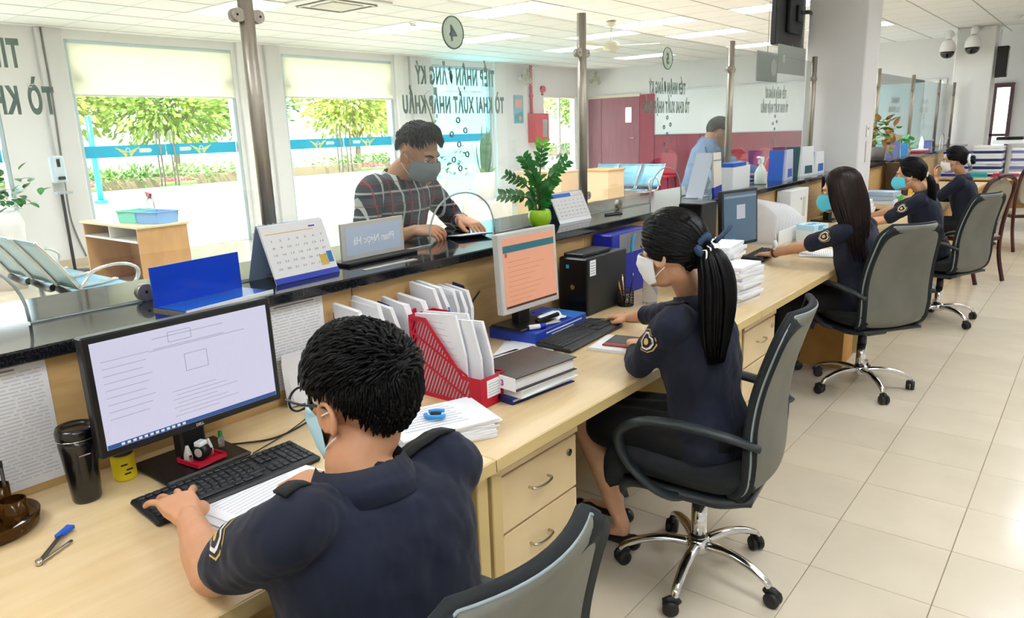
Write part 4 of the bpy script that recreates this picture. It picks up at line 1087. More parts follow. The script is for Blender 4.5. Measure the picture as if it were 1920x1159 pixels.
t = thing('glue_bottle', 'small white glue bottle right of the third monitor', 'bottle', (-1.72, 5.02, DZ)); G().use(m_wht).lathe([(0, 0), (.018, 0), (.018, .05), (.006, .07)], n=16).obj('flask', t); G().use(m_wht).lathe([(.006, .07), (.005, .09), (.0015, .11)], n=12).obj('nozzle', t)
# things under the desks
t = thing('folder_box', 'green and orange folders standing beside the drawer unit', 'folders', (-1.42, 1.95, 0))
for k, (m_, z0, z1) in enumerate(((m_green, .19, .42), (mat('orange_card', 'e0872d', rough=.5), .09, .19), (m_wht, 0, .09))): G().use(m_).box((-.14, -.04, z0), (.05, .04, z1), .002).obj('folder', t)
t = thing('cardboard_box', 'brown cardboard box on the floor under the third desk', 'box', (-1.36, 5.08, 0), D(4))
m_cb = mat('cardboard', 'c08d4a', rough=.8, hex2='b48142', scale=8)
G().use(m_cb).box((-.2, -.15, 0), (.14, .2, .3), .003).obj('box', t); G().use(mat('parcel_tape', 'd8b680', rough=.3)).box((-.2, -.0, .3002), (.14, .05, .301)).obj('tape', t); G().use(m_cyanp).tube(catmull([(.12, .21, .3), (.13, .26, .22), (.12, .24, .1)], 4), .008, 6, flat=.4).obj('strap', t)
sheets('papers lying on the drawer unit right of the man', -1.42, 1.66, D(5), 5, z=.662, seed=12)
sheets('papers lying on the drawer unit behind the ponytailed woman', -1.42, 3.5, D(5), 6, z=.662, seed=13)

# ================================================================== things on the counter
t = thing('ledge_display', 'bright blue acrylic ledge lying on the granite counter', 'display', (-2.06, 1.115, CT), D(8))
m_ac = mat('blue_acrylic', '0b3fc0', rough=.2, coat=.5)
G().use(m_ac).box((-.078, -.155, .004), (-.072, .155, .125), .001).obj('upright', t)
G().use(mat('blue_acrylic_light', '1b66c8', rough=.2, coat=.5)).box((-.072, -.155, .004), (.07, .155, .008)).obj('ledge', t)
G().use(m_wht).box((.07, -.155, .0), (.074, .155, .012)).obj('front_lip', t)
G().use(m_handle).box((-.078, -.157, 0), (.07, -.151, .008)).obj('end_strip', t)
def calendar(label, x, y, rz, W, H, blue_base=True, head='orange', photo=True, seed=0):
    t = thing('desk_calendar', label, 'calendar', (x, y, CT), rz, group='desk calendars on the counter')
    a = math.atan2(.075, H)
    Mf = Tr(.075, 0, 0) @ Ry(-a); Mb = Tr(-.075, 0, 0) @ Ry(a)
    G().use(mat('calendar_card', '9fb4cf', rough=.5)).xf(Mb).box((-.002, -W / 2, 0), (0, W / 2, H)).obj('rear_board', t)
    G().use(m_wht).xf(Mf).box((-.003, -W / 2, 0), (-.001, W / 2, H)).obj('front_board', t)
    pg = G().use(mat('calendar_page', 'e3e4e4', rough=.6)).xf(Mf).box((0, -W / 2 + .002, .02), (.002, W / 2 - .002, H - .004)).obj('page', t)
    if blue_base: G().use(m_blue).xf(Mf).box((.0005, -W / 2, 0), (.003, W / 2, .02)).obj('blue_foot', t)
    if head == 'orange':
        G().use(mat('orange_print', 'e0b070', rough=.6)).xf(Mf).box((.002, -W * .44, H * .83), (.0024, W * .3, H * .845)).obj('header_rule', pg)
        G().use(m_blue).xf(Mf).box((.002, W * .24, H * .875), (.0024, W * .34, H * .9)).obj('header_logo', pg)
    else:
        G().use(mat('blue_print', '2f63c4', rough=.5)).xf(Mf).box((.002, -W * .49, H * .84), (.0024, W * .1, H * .97)).obj('header_picture', pg)
        G().use(mat('pink_print', 'e0a8a4', rough=.5)).xf(Mf).box((.002, W * .12, H * .85), (.0024, W * .47, H * .87)).obj('header_rule', pg)
    # date grid: seven columns
    d = 1
    rows = []
    for r in range(5):
        rows.append('   '.join('%2d' % min(31, d + q) for q in range(7))); d += 7
    for r, row in enumerate(rows):
        me = textmesh(row, H * .035, m_ink, align='CENTER'); xs = [v.co.x for v in me.vertices]; me.transform(Matrix.Diagonal((W * .8 / (max(xs) - min(xs)), 1, 1, 1))); me.transform(Mf @ Tr(.0021, 0, H * (.7 - .12 * r)) @ Rz(PI / 2)); link('dates', me, pg)['kind'] = 'stuff'
    if photo:
        G().use(mat('photo_gold', 'c9a94a', rough=.5)).xf(Mf).box((.002, W * .26, H * .17), (.0024, W * .38, H * .36)).obj('picture', pg)
        G().use(mat('photo_blue', '1d6fb0', rough=.5)).xf(Mf).box((.002, W * .385, H * .2), (.0024, W * .47, H * .4)).obj('picture', pg)
    g = G().use(m_wht)
    for k in range(14): g.tube([(.004 * math.cos(q) , -W / 2 + W * (k + .5) / 14, H * math.cos(a) + .004 * math.sin(q)) for q in [2 * PI * i / 8 for i in range(8)]], .0008, 4, closed=True)
    g.obj('spiral_binding', t)
    return t
calendar('standing desk calendar on the counter in front of the nearest post', -2.19, 1.488, D(4), .275, .205)
calendar('standing desk calendar with blue header right of the green pot plant', -2.24, 3.235, D(0), .30, .165, False, 'blue', False)
t = thing('name_plate', 'pale blue framed name plate with mirrored writing on the counter', 'name plate', (-2.225, 1.885, CT), D(2))
G().use(m_blk).box((-.05, -.185, 0), (.06, .185, .012), .003).obj('base', t)
G().use(m_silver).box((-.006, -.165, .012), (.004, .165, .155), .002).obj('frame', t)
cd = G().use(mat('name_card', 'b9c8dc', rough=.4)).box((.004, -.145, .03), (.0052, .145, .138)).obj('card', t)
me = textmesh('Phan Ngọc Hà', .03, m_wht, align='CENTER', bold=.0008, mirror=True); xs = [v.co.x for v in me.vertices]; me.transform(Matrix.Diagonal((.215 / (max(xs) - min(xs)), 1, 1, 1))); me.transform(Tr(.0057, 0, .07) @ Rz(PI / 2)); link('lettering', me, cd)
t = thing('ruler', 'short grey ruler lying on the granite below the name plate', 'ruler', (-2.06, 1.82, CT)); G().use(m_silver).box((-.012, -.13, 0), (.012, .13, .003), .001).obj('strip', t); G().use(m_ink).box((.004, -.125, .003), (.008, .125, .0032)).obj('scale_marks', t)

# lime pot with ZZ plant
m_leaf = mat('zz_leaf', '155f1f', rough=.3, hex2='2a8a30', scale=9, coat=.3); m_leaf2 = mat('zz_leaf_young', '6db53a', rough=.35); m_stem = mat('zz_stem', '4e5a34', rough=.6)
t = thing('potted_plant', 'glossy dark green pot plant in a lime green pot on the counter', 'plant', (-2.20, 2.955, CT))
G().use(mat('lime_glaze', '9ccf1c', rough=.2, coat=.4)).lathe([(0, 0), (.04, 0), (.052, .02), (.06, .045), (.056, .075), (.05, .088), (.046, .088), (.05, .07), (0, .066)], n=28).obj('pot', t)
G().use(mat('soil', '2c231b', rough=.9)).lathe([(0, .074), (.049, .074), (.049, .068), (0, .066)], n=20).obj('soil', t)
def leaf(g, base, d, up, L, W, bend=.15):
    f_ = Vector(d).normalized(); u = Vector(up); u = (u - f_ * u.dot(f_)); u = u.normalized() if u.length > 1e-5 else Vector((0, 0, 1)); s_ = f_.cross(u)
    def fn(a, b):
        w = W * math.sin(PI * min(1, a ** .8)) ** .8 * (b - .5) * 2; return Vector(base) + f_ * (L * a) + s_ * w + u * (-bend * L * a * a + .18 * abs(w))
    g.grid(fn, 6, 4, thick=None)
rr = random.Random(21)
stems = [((.0, .0), (.02, .01, .34), m_leaf, 1), ((.01, .01), (.13, .05, .25), m_leaf, 1), ((-.01, 0), (-.12, -.10, .19), m_leaf, .8), ((-.005, .01), (-.06, -.04, .27), m_leaf, 1), ((0, -.01), (-.11, -.16, .10), m_leaf, .9), ((.01, 0), (.05, .06, .16), m_leaf, .9), ((0, 0), (.01, -.07, .2), m_leaf, .9), ((.01, 0), (.08, -.03, .13), m_leaf, .8)]
for k, (b0, tip, m_, q) in enumerate(stems):
    P0 = Vector((b0[0], b0[1], .07)); P2 = Vector(tip) + Vector((0, 0, .07)); P1 = P0.lerp(P2, .5) + Vector((-.2 * tip[0], -.2 * tip[1], .03))
    path = catmull([P0, P1, P2], 6)
    st = G().use(m_stem).tube(path, [.006 - .004 * i / len(path) for i in range(len(path))], 6).obj('stem', t)
    n = 11
    for i in range(2, n + 1):
        p = path[min(len(path) - 1, int(i / n * (len(path) - 1) + .5))]; tg = (path[-1] - path[-3]).normalized()
        side = tg.cross(Vector((.3, -.9, .2))).normalized()
        for s in (-1, 1):
            g = G().use(m_leaf2 if (i >= n - 1 and k in (0,)) else m_); d = (side * s * 1.0 + tg * .75 + Vector((rr.uniform(-.2, .2), rr.uniform(-.2, .2), .1)))
            leaf(g, p, d, Vector((.4, -.7, .6)), .048 * q * rr.uniform(.85, 1.15), .0125 * q); g.obj('leaf', st)

# farther things on the counter
t = thing('brochure_stand', 'tall white and blue tent shaped display beside the denim customer', 'display stand', (-2.14, 4.78, CT), D(0))
G().use(mat('stand_grey', 'a9b2bd', rough=.5)).prism([(-.2, 0), (.0, 0), (.0, .006), (-.2, .006)], .1, 'yz', -.07).obj('base', t)
G().use(mat('stand_pale', 'bcc6d2', rough=.5)).prism([(-.17, 0), (-.155, 0), (.0, .29), (-.015, .29)], .12, 'yz', -.06).obj('rear_leg', t)
fb = G().use(mat('stand_cream', 'ece7dc', rough=.5)).prism([(.015, .0), (.145, .0), (.11, .29), (-.02, .29)], .014, 'yz', .05).obj('front_board', t)
G().use(m_blue).prism([(.013, .0), (.147, .0), (.138, .07), (.004, .055)], .0146, 'yz', .0502).obj('blue_band', fb); G().use(m_ink).prism([(-.01, .235), (.118, .235), (.117, .243), (-.011, .243)], .0147, 'yz', .0502).obj('grey_rule', fb)
t = thing('leaflet_box', 'white leaflet box with blue top right of the tent display', 'leaflet box', (-2.16, 5.36, CT), D(4))
G().use(m_wht).box((-.05, -.2, 0), (.05, .2, .17), .003).obj('box', t); G().use(mat('blue_print', '2f63c4')).box((-.04, -.2, .171), (.05, .1, .2), .002).obj('blue_leaflets', t); G().use(mat('cream_card', 'd8d2bd')).box((-.04, .105, .171), (.04, .19, .19), .002).obj('cream_leaflets', t)
t = thing('spray_bottle', 'white translucent spray bottle on the counter', 'spray bottle', (-2.15, 5.86, CT))
m_sp = mat('spray_milky', 'dfe9e2', rough=.3)
G().use(m_sp).lathe([(0, 0), (.045, 0), (.048, .01), (.048, .09), (.035, .12), (.016, .15), (.014, .165)], n=24).obj('bottle', t)
G().use(m_wht).prism([(-.04, .165), (.02, .165), (.03, .19), (.02, .215), (-.06, .222), (-.075, .212), (-.04, .195)], .028, 'yz', -.014).obj('spray_head', t)
G().use(m_wht).tube(catmull([(0, -.035, .195), (0, -.05, .18), (0, -.045, .16)], 4), .005, 6).obj('trigger', t)
for k, (y, h, rz, lb, ma, mb) in enumerate(((6.42, .25, 6, 'blue and white leaflet stand right of the spray bottle', mat('leaflet_lilac', 'c9cfe4', rough=.5), mat('blue_print', '2f63c4')), (6.92, .26, -6, 'dark teal edged white stand further along the counter', m_wht, mat('teal_edge', '24545c', rough=.5)), (7.28, .2, 0, 'white and blue box on the counter by the near column', m_wht, mat('mid_blue', '2a68b4', rough=.5)))):
    t = thing('leaflet_stand', lb, 'leaflet stand', (-2.15, y, CT), D(rz))
    G().use(ma).prism([(-.16, 0), (.14, 0), (.1, h), (-.13, h)], .02, 'yz', .02).obj('front_board', t)
    G().use(mb).prism([(-.17, 0), (-.155, 0), (-.12, h), (-.14, h)], .12, 'yz', -.1).obj('side_board', t)
    G().use(mb).prism([(-.06, .02), (.1, .02), (.09, .09), (-.06, .09)], .0215, 'yz', .02).obj('blue_print', t)
o = thing('ledge_display', 'thin black tray on the granite right of the second post', 'tray', (-2.13, 3.56, CT), D(75)); G().use(m_blk2).box((-.06, -.01, 0), (.06, .01, .006), .002).obj('tray', o); G().use(m_blk).box((-.06, .01, 0), (.06, .014, .01), .001).obj('lip', o)

# ================================================================== waiting hall
m_teak = mat('table_laminate', 'cfa06a', rough=.45, hex2='c39660', scale=4, stretch=(.6, 3, 1)); m_teaktop = mat('table_top_laminate', 'e3cfa2', rough=.4)
m_slot = mat('slot_brown', '9a6f52', rough=.6)
t = thing('service_table', 'light wooden table with two open slots in the waiting hall', 'table', (-8.75, 3.85, 0))
G().use(m_teaktop).box((-.75, -.3, .715), (.72, .3, .74), .004).obj('top', t)
G().use(m_teak).box((.66, -.28, 0), (.69, .28, .715), .003).obj('side_panel', t); G().use(m_teak).box((-.72, -.28, 0), (-.69, .28, .715), .003).obj('side_panel', t)
G().use(m_teak).box((-.69, .22, .0), (.66, .25, .56)).obj('modesty_panel', t)
G().use(m_white).box((-.69, -.28, .555), (.66, .25, .575), .002).obj('shelf', t)
G().use(m_white).box((-.02, -.28, .575), (.0, .25, .715), .002).obj('divider', t)
G().use(m_slot).box((-.69, .2, .575), (.66, .215, .715)).obj('slot_back', t)
def basket(label, x, y, z, rz, m, w=.3, l=.22, h=.11):
    t = thing('plastic_basket', label, 'basket', (x, y, z), rz, group='plastic baskets on the hall table')
    G().use(m).box((-w * .42, -l * .42, 0), (w * .42, l * .42, .006)).obj('bottom', t)
    for s in (-1, 1):
        G().use(m).prism([(-w * .42, 0), (w * .42, 0), (w * .5, h), (-w * .5, h)], .004, 'xz', s * l * .46 - .002).obj('wall', t)
        G().use(m).prism([(-l * .42, 0), (l * .42, 0), (l * .5, h), (-l * .5, h)], .004, 'yz', s * w * .46 - .002).obj('wall', t)
    G().use(m).tube([(-w / 2, -l / 2, h), (w / 2, -l / 2, h), (w / 2, l / 2, h), (-w / 2, l / 2, h)], .007, 6, closed=True).obj('rim', t)
basket('mint green plastic basket on the hall table', -8.62, 3.85, .741, D(10), mat('mint_plastic', '7fdcc8', rough=.4), .34, .3, .13)
basket('sky blue plastic basket on the hall table', -8.25, 3.9, .741, D(14), mat('blue_basket', '86b6ea', rough=.4), .36, .3, .13)
t = thing('spray_bottle', 'small red topped bottle standing behind the mint basket', 'bottle', (-8.72, 4.06, .741)); G().use(m_clear).lathe([(0, 0), (.05, 0), (.05, .2), (.02, .26)], n=16).obj('bottle', t); G().use(m_red).prism([(-.05, .26), (.03, .26), (.04, .3), (-.07, .32)], .03, 'xz', -.015).obj('spray_head', t)

# hand gel dispenser on its stand
t = thing('gel_dispenser_stand', 'slim black stand with white automatic hand gel dispenser by the wall', 'dispenser', (-10.45, 3.76, 0))
G().use(m_blk).tube([(0, 0, .02), (0, 0, 1.05)], .02, 10).obj('pole', t); G().use(m_blk).cyl((0, 0, 0), .17, 0, .02, n=28).obj('foot', t)
G().use(mat('dispenser_white', 'cfe0ec', rough=.35)).box((-.06, -.08, 1.16), (.06, .08, 1.50), .02).obj('dispenser', t)
G().use(m_blk).box((.06, -.02, 1.36), (.064, .02, 1.46), .002).obj('sight_window', t); G().use(m_blk).box((.06, -.03, 1.2), (.09, .05, 1.24), .006).obj('nozzle', t)
G().use(mat('tray_grey', 'a9b2bc', rough=.4)).box((-.06, -.09, 1.02), (.13, .09, 1.05), .004).obj('drip_tray', t); G().use(m_silver).box((-.07, -.07, 1.03), (-.05, .07, 1.3), .004).obj('backplate', t)
cable('thin grey conduit down the pier by the gel dispenser', [(-10.92, 4.02, 3.11), (-10.92, 4.02, 2.2), (-10.92, 4.0, 1.5), (-10.86, 3.96, .8), (-10.9, 4.0, .5), (-10.92, 4.1, .12)], .012, mat('conduit_grey', '77736f', rough=.6))

# steel benches
m_bsteel = mat('bench_steel_blue', '7fb4cc', rough=.3, metal=.35); m_bback = mat('bench_back_teal', '7fa6ac', rough=.3, metal=.4); m_bchrome = mat('bench_chrome', 'd5d6d4', rough=.2, metal=.7)
def bench(label, loc, rz, n, back=m_bback, pitch=.56):
    t = thing('steel_bench', label, 'bench', loc, rz)     # seats along local X, facing +Y
    for k in range(n):
        x = (k - (n - 1) / 2) * pitch; w = pitch * .46
        G().use(back).grid(lambda u, v: (x + (2 * u - 1) * w, -.02 - .27 * v ** 1.1, .47 + .42 * v), 6, 8, thick=.012).obj('backrest', t)
        G().use(m_bsteel).grid(lambda u, v: (x + (2 * u - 1) * w, .0 + .46 * v, .425 + .02 * math.sin(PI * v) * -1 + .01 * v), 6, 8, thick=.012).obj('seat', t)
        for s in (-1, 1): G().use(m_bchrome).tube(catmull([(x + s * w, -.3, .9), (x + s * w, -.15, .68), (x + s * w, -.02, .47), (x + s * w, .05, .425), (x + s * w, .3, .42), (x + s * w, .47, .44)], 4), .014, 6).obj('seat_rail', t)
        G().use(m_blk).tube(catmull([(x - w * .9, -.03, .44), (x, .0, .40), (x + w * .9, -.03, .44)], 4), .03, 8).obj('bracket', t)
    L = n * pitch / 2
    G().use(m_bchrome).box((-L, .12, .36), (L, .18, .41), .006).obj('beam', t)
    for s in (-1, 1):
        G().use(m_bchrome).tube(catmull([(s * L, -.05, .5), (s * (L + .01), .08, .63), (s * (L + .01), .3, .65), (s * L, .42, .58), (s * L, .36, .46), (s * L, .18, .40)], 5), .022, 8, flat=.6).obj('armrest', t)
        G().use(m_bchrome).tube([(s * L * .75, .15, .36), (s * L * .75, .15, .05)], .025, 8).obj('leg', t)
        G().use(m_bchrome).tube([(s * L * .75, -.15, .03), (s * L * .75, .45, .03)], .022, 8).obj('foot', t)
bench('steel waiting bench with teal backs at the left edge', (-7.12, 2.32, 0), D(0), 3)
bench('light blue steel bench in front of the maroon door', (-7.55, 13.0, 0), D(180), 3, m_bsteel, pitch=.52)
t = thing('podium_desk', 'small pale wooden podium in front of the blue bench', 'desk', (-6.95, 11.3, 0))
m_pod = mat('podium_wood', 'ecc9a0', rough=.5)
G().use(m_pod).box((-.28, -.3, 0), (.25, .25, .89), .005).obj('body', t); G().use(mat('podium_top', 'd9a868', rough=.5)).box((-.3, -.32, .89), (.27, .27, .92), .004).obj('top', t)
t = thing('podium_desk', 'pale wooden desk partly hidden behind the second post', 'desk', (-8.35, 11.6, 0)); G().use(m_pod).box((-.6, -.3, 0), (.45, .3, .83), .005).obj('body', t); G().use(m_pod).box((-.62, -.32, .83), (.47, .32, .86), .004).obj('top', t)
# red chairs at the far wall
m_redch = mat('red_chair_plastic', 'a8303c', rough=.4)
for k, (x, y) in enumerate(((-8.35, 16.3), (-7.55, 16.4), (-6.6, 16.3), (-6.0, 16.3))):
    t = thing('red_chair', ['first red chair from the maroon door', 'second red chair from the maroon door', 'third red chair from the maroon door', 'fourth red chair from the maroon door'][k] + ', by the wainscot', 'chair', (x, y, 0), D(180), group='red chairs along the far wall')
    G().use(m_redch).grid(lambda u, v: ((2 * u - 1) * .24 * math.sqrt(max(.05, 1 - max(0, v - .6) ** 2 * 5.5)), -.2 - .1 * v - .05 * (2 * u - 1) ** 2 * -1, .46 + .62 * v), 10, 10, thick=.03).obj('backrest', t)
    G().use(m_redch).box((-.24, -.22, .42), (.24, .24, .47), .02).obj('seat', t)
    for a in (-1, 1):
        for b_ in (-1, 1): G().use(m_blk).tube([(a * .19, b_ * .18, .42), (a * .22, b_ * .22, 0)], .013, 6).obj('leg', t)

# wall things at the far end of the street front
t = thing('hose_cabinet', 'red fire hose cabinet on the far end of the left wall', 'cabinet', (WX + .002, 14.68, 1.34))
m_fire = mat('fire_red', 'cf2f3c', rough=.4)
G().use(m_fire).box((0, -.3, 0), (.2, .3, .68), .006).obj('case', t); G().use(m_fire).box((.2, -.28, .02), (.212, .28, .66), .004).obj('door', t)
G().use(mat('cab_glass', '9aa09a', rough=.2)).box((.212, .02, .12), (.216, .2, .54), .002).obj('window', t)
t = thing('fire_pipe', 'red pipe running from the ceiling down to the hose cabinet', 'pipe', (WX + .06, 14.47, 2.0)); G().use(m_fire).tube([(0, 0, .02), (0, 0, 1.11)], .035, 10).obj('pipe', t); G().use(m_fire).cyl((0, 0, .4), .05, 0, .06).obj('coupling', t)
t = thing('alarm_bell', 'small round red alarm bell high on the far left wall', 'alarm', (WX + .002, 14.98, 2.6)); G().use(m_fire).cyl((0, 0, 0), .08, 0, .06, axis='x').obj('dome', t); G().use(m_fire).cyl((0, 0, -.12), .03, 0, .03, axis='x').obj('call_point', t)
t = thing('poster', 'blue and orange notice poster left of the red hose cabinet', 'poster', (WX + .002, 14.03, 1.8))
G().use(mat('poster_teal', '7fb4c4', rough=.5)).box((0, -.18, 0), (.012, .18, .64), .002).obj('sheet', t); G().use(mat('poster_salmon', 'eaa79a', rough=.5)).box((.012, -.13, .36), (.013, .13, .55)).obj('picture', t); G().use(mat('poster_cyan', '2f9fb4', rough=.5)).prism([(-.15, .03), (.14, .03), (.14, .28), (-.15, .2)], .001, 'yz', .0121).obj('picture', t); G().use(mat('poster_orange', 'e0a070', rough=.5)).cyl((.0131, .05, .11), .06, 0, .0006, axis='x').obj('picture', t)
def wall_fan(label, loc, rz):
    t = thing('wall_fan', label, 'fan', loc, rz)
    G().use(m_white).tube([(0, 0, 0), (.18, 0, .02)], .025, 8).obj('arm', t); m_fan = mat('fan_cream', 'd6d2c4', rough=.5)
    G().use(m_fan).cyl((.18, 0, .02), .07, -.05, .08, axis='x').obj('motor', t)
    for r in (.1, .16, .21): G().use(m_fan).tube([(.3, r * math.cos(q), .02 + r * math.sin(q)) for q in [2 * PI * k / 24 for k in range(24)]], .006, 5, closed=True).obj('guard_ring', t)
    for k in range(12): G().use(m_fan).tube([(.31, 0, .02), (.3, .21 * math.cos(PI * k / 6), .02 + .21 * math.sin(PI * k / 6))], .004, 4).obj('guard_spoke', t)
    for k in range(3): G().use(mat('fan_blade', 'b9b6aa', rough=.5)).xf(Tr(.26, 0, .02) @ Rx(2 * PI * k / 3)).prism([(-.02, .03), (.02, .03), (.09, .17), (.0, .19), (-.05, .14)], .004, 'yz', 0).obj('blade', t)
wall_fan('cream wall fan above the poster on the left wall', (WX + .002, 14.07, 2.82), 0)
wall_fan('cream wall fan high on the far wall over the maroon door', (-10.6, FY - .002, 2.85), D(-90))
# ceiling things
t = thing('air_conditioner', 'square ceiling cassette air conditioner above the glass doors', 'air conditioner', (AC[0], AC[1], CEIL))
G().use(m_white).box((-.46, -.46, -.03), (.46, .46, .0), .01).obj('fascia', t); G().use(mat('ac_grille', 'dad7ca', rough=.6)).box((-.22, -.22, -.045), (.22, .22, -.03), .01).obj('grille', t)
for k in range(4): G().use(mat('ac_slot', '6d6658', rough=.7)).xf(Rz(PI / 2 * k)).box((-.3, .29, -.036), (.3, .36, -.0295)).obj('outlet_slot', t); G().use(m_white).xf(Rz(PI / 2 * k)).box((-.29, .31, -.043), (.29, .335, -.037)).obj('louvre', t)
t = thing('ceiling_fan', 'cream three bladed ceiling fan beyond the second post', 'fan', (-5.85, 9.7, CEIL - .01))
mf = mat('fan_ivory', 'e6dfc9', rough=.45)
G().use(mf).lathe([(.0, 0), (.07, 0), (.06, -.06), (.012, -.08), (.012, -.26), (.06, -.27), (.12, -.3), (.12, -.38), (.06, -.42), (0, -.42)], n=24).obj('motor', t)
for k in range(3): G().use(mf).xf(Rz(2 * PI * k / 3 + .5) @ Tr(0, 0, -.34) @ Rx(.15)).prism([(.1, -.03), (.25, -.06), (.68, -.07), (.7, .06), (.25, .05), (.1, .03)], .008, 'xy', 0).obj('blade', t)
for x, y, lb in ((-7.72, 7.55, 'small smoke detector on the ceiling near the cassette unit'), (-1.35, 14.4, 'small smoke detector on the ceiling at the right edge')):
    t = thing('smoke_detector', lb, 'detector', (x, y, CEIL)); G().use(mat('det_cream', 'd9d4c6', rough=.5)).lathe([(.0, 0), (.06, 0), (.06, -.02), (.035, -.05), (0, -.052)], n=20).obj('housing', t); G().use(m_white).cyl((0, 0, -.01), .075, 0, .008).obj('base', t)
def dome(label, x, y, z):
    t = thing('dome_camera', label, 'camera', (x, y, z), group='dome cameras on the far column')
    G().use(m_white).tube(catmull([(0, 0, .3), (0, -.12, .32), (0, -.22, .3), (0, -.25, .2)], 4), .05, 12).obj('arm', t)
    G().use(m_white).lathe([(.05, .2), (.09, .16), (.12, .1), (.125, .02), (.12, 0)], (0, -.25, 0), n=24).obj('housing', t)
    G().use(mat('dome_black', '15181c', rough=.08, coat=.6)).lathe([(.115, .0), (.11, -.04), (.085, -.085), (.05, -.108), (.0, -.115)], (0, -.25, 0), n=24).obj('lens_dome', t)
dome('left white dome camera on the far column', -2.42, 15.58, 2.72); dome('right white dome camera on the far column', -2.05, 15.58, 2.76)
t = thing('wall_speaker', 'narrow black wall speaker on the side of the far column', 'speaker', (-1.748, 15.75, 2.25)); G().use(m_blk).box((.03, -.09, 0), (.2, .09, .52), .01).obj('cabinet', t); G().use(m_white).tube([(0, 0, .42), (.06, 0, .42), (.06, 0, .8)], .014, 8).obj('bracket', t)
G().use(m_silver).box((.2, -.07, .06), (.205, .07, .46), .004).obj('grille', t)
t = thing('light_switch', 'small light switch on the near white column', 'switch', (-1.858, 7.86, 1.5)); G().use(m_white).box((0, -.035, -.055), (.008, .035, .055), .002).obj('plate', t); G().use(m_ink).box((.008, -.012, .01), (.011, .012, .035)).obj('rocker', t)
G().use(mat('note_grey', 'c4c3c1', rough=.6)).box((.0, -.02, -.3), (.002, .02, -.1)).obj('paper_strip', t)

# plants in the hall
def blades(g, n, L, W, rr, spread=.35):
    for k in range(n):
        a = rr.uniform(0, 2 * PI); d = Vector((math.cos(a) * spread * rr.random(), math.sin(a) * spread * rr.random(), 1)); leaf(g, (math.cos(a) * .05, math.sin(a) * .05, 0), d, (math.cos(a), math.sin(a), .1), L * rr.uniform(.6, 1.1), W, .12)
m_snake = mat('snake_leaf', '6f9a78', rough=.5, hex2='4d7a58', scale=5, stretch=(1, 1, 4)); m_pale = mat('pale_leaf', '9fc07a', rough=.5); m_bush = mat('bush_leaf', '5f9a5a', rough=.5); m_pot = mat('white_pot', 'ece9e4', rough=.4)
rr = random.Random(4)
t = thing('potted_plant', 'snake plant in a tall white pot before the cyan window', 'plant', (-9.0, 10.42, 0))
G().use(m_pot).box((-.35, -.3, 0), (.35, .35, .38), .01).obj('plinth', t); G().use(m_pot).lathe([(0, .38), (.15, .38), (.19, .9), (.17, .9), (.0, .86)], n=24).obj('pot', t)
for k in range(15):
    a = rr.uniform(0, 2 * PI); g = G().use(m_snake); r_ = rr.random() * .6; leaf(g, (.08 * math.cos(a), .08 * math.sin(a), .86), (math.cos(a) * r_, math.sin(a) * r_, 1.3), (math.cos(a), math.sin(a), .0), rr.uniform(.5, .95), .035, .1); g.obj('leaf', t)
for k in range(6):
    a = rr.uniform(0, 2 * PI); g = G().use(m_pale); leaf(g, (.1 * math.cos(a), .1 * math.sin(a), .87), (math.cos(a), math.sin(a), .9), (0, 0, 1), .2, .06, .1); g.obj('leaf', t)
t = thing('potted_plant', 'bushy climbing plant in a white pot behind the plaid shirt customer', 'plant', (-9.6, 9.75, 0))
G().use(m_pot).box((-.3, -.3, 0), (.3, .3, .42), .01).obj('plinth', t); G().use(m_pot).lathe([(0, .42), (.14, .42), (.2, .82), (.18, .82), (0, .8)], n=24).obj('pot', t)
path = catmull([(0, 0, .8), (-.1, -.05, 1.2), (-.05, .05, 1.7), (-.15, -.05, 2.3)], 6); G().use(m_stem).tube(path, .012, 6).obj('stem', t)
for k in range(90):
    if k < 55: p = Vector((rr.gauss(.12, .2), rr.gauss(.12, .2), 1.05 + rr.gauss(0, .16)))
    else: p = path[rr.randrange(len(path))] + Vector((rr.gauss(0, .05), rr.gauss(0, .05), 0))
    g = G().use(m_bush); d = Vector((rr.uniform(-1, 1), rr.uniform(-1, 1), rr.uniform(-.6, .6))); leaf(g, p, d, (0, 0, 1), rr.uniform(.09, .15), .03, .2); g.obj('leaf', t)
t = thing('potted_plant', 'leafy plant in a white pot at the far left edge', 'plant', (-9.9, 2.86, 0))
G().use(m_pot).lathe([(0, 0), (.16, 0), (.22, .5), (.24, .75), (.2, .9), (.17, .9), (0, .86)], n=24).obj('pot', t)
for k in range(60):
    p = Vector((rr.gauss(0, .14), rr.gauss(.14, .12), 1.08 + rr.gauss(0, .12))); g = G().use(m_leaf); leaf(g, p, Vector((rr.uniform(-1, 1), rr.uniform(-1, 1), rr.uniform(-.5, .8))), (0, 0, 1), rr.uniform(.1, .17), .04, .2); g.obj('leaf', t)
t = thing('potted_plant', 'pale plant standing by the far glass door', 'plant', (-8.9, 12.6, 0)); G().use(m_pot).lathe([(0, 0), (.14, 0), (.18, .5), (.16, .5), (0, .46)], n=20).obj('pot', t)
G().use(m_stem).tube([(0, 0, .46), (.05, .05, 1.0)], .015, 6).obj('stem', t)
for k in range(45):
    p = Vector((.05 + rr.gauss(0, .18), .05 + rr.gauss(0, .18), 1.05 + rr.gauss(0, .2))); g = G().use(mat('silver_leaf', 'a9bcae', rough=.5)); leaf(g, p, Vector((rr.uniform(-1, 1), rr.uniform(-1, 1), rr.uniform(-.2, 1))), (0, 0, 1), rr.uniform(.12, .2), .035, .2); g.obj('leaf', t)

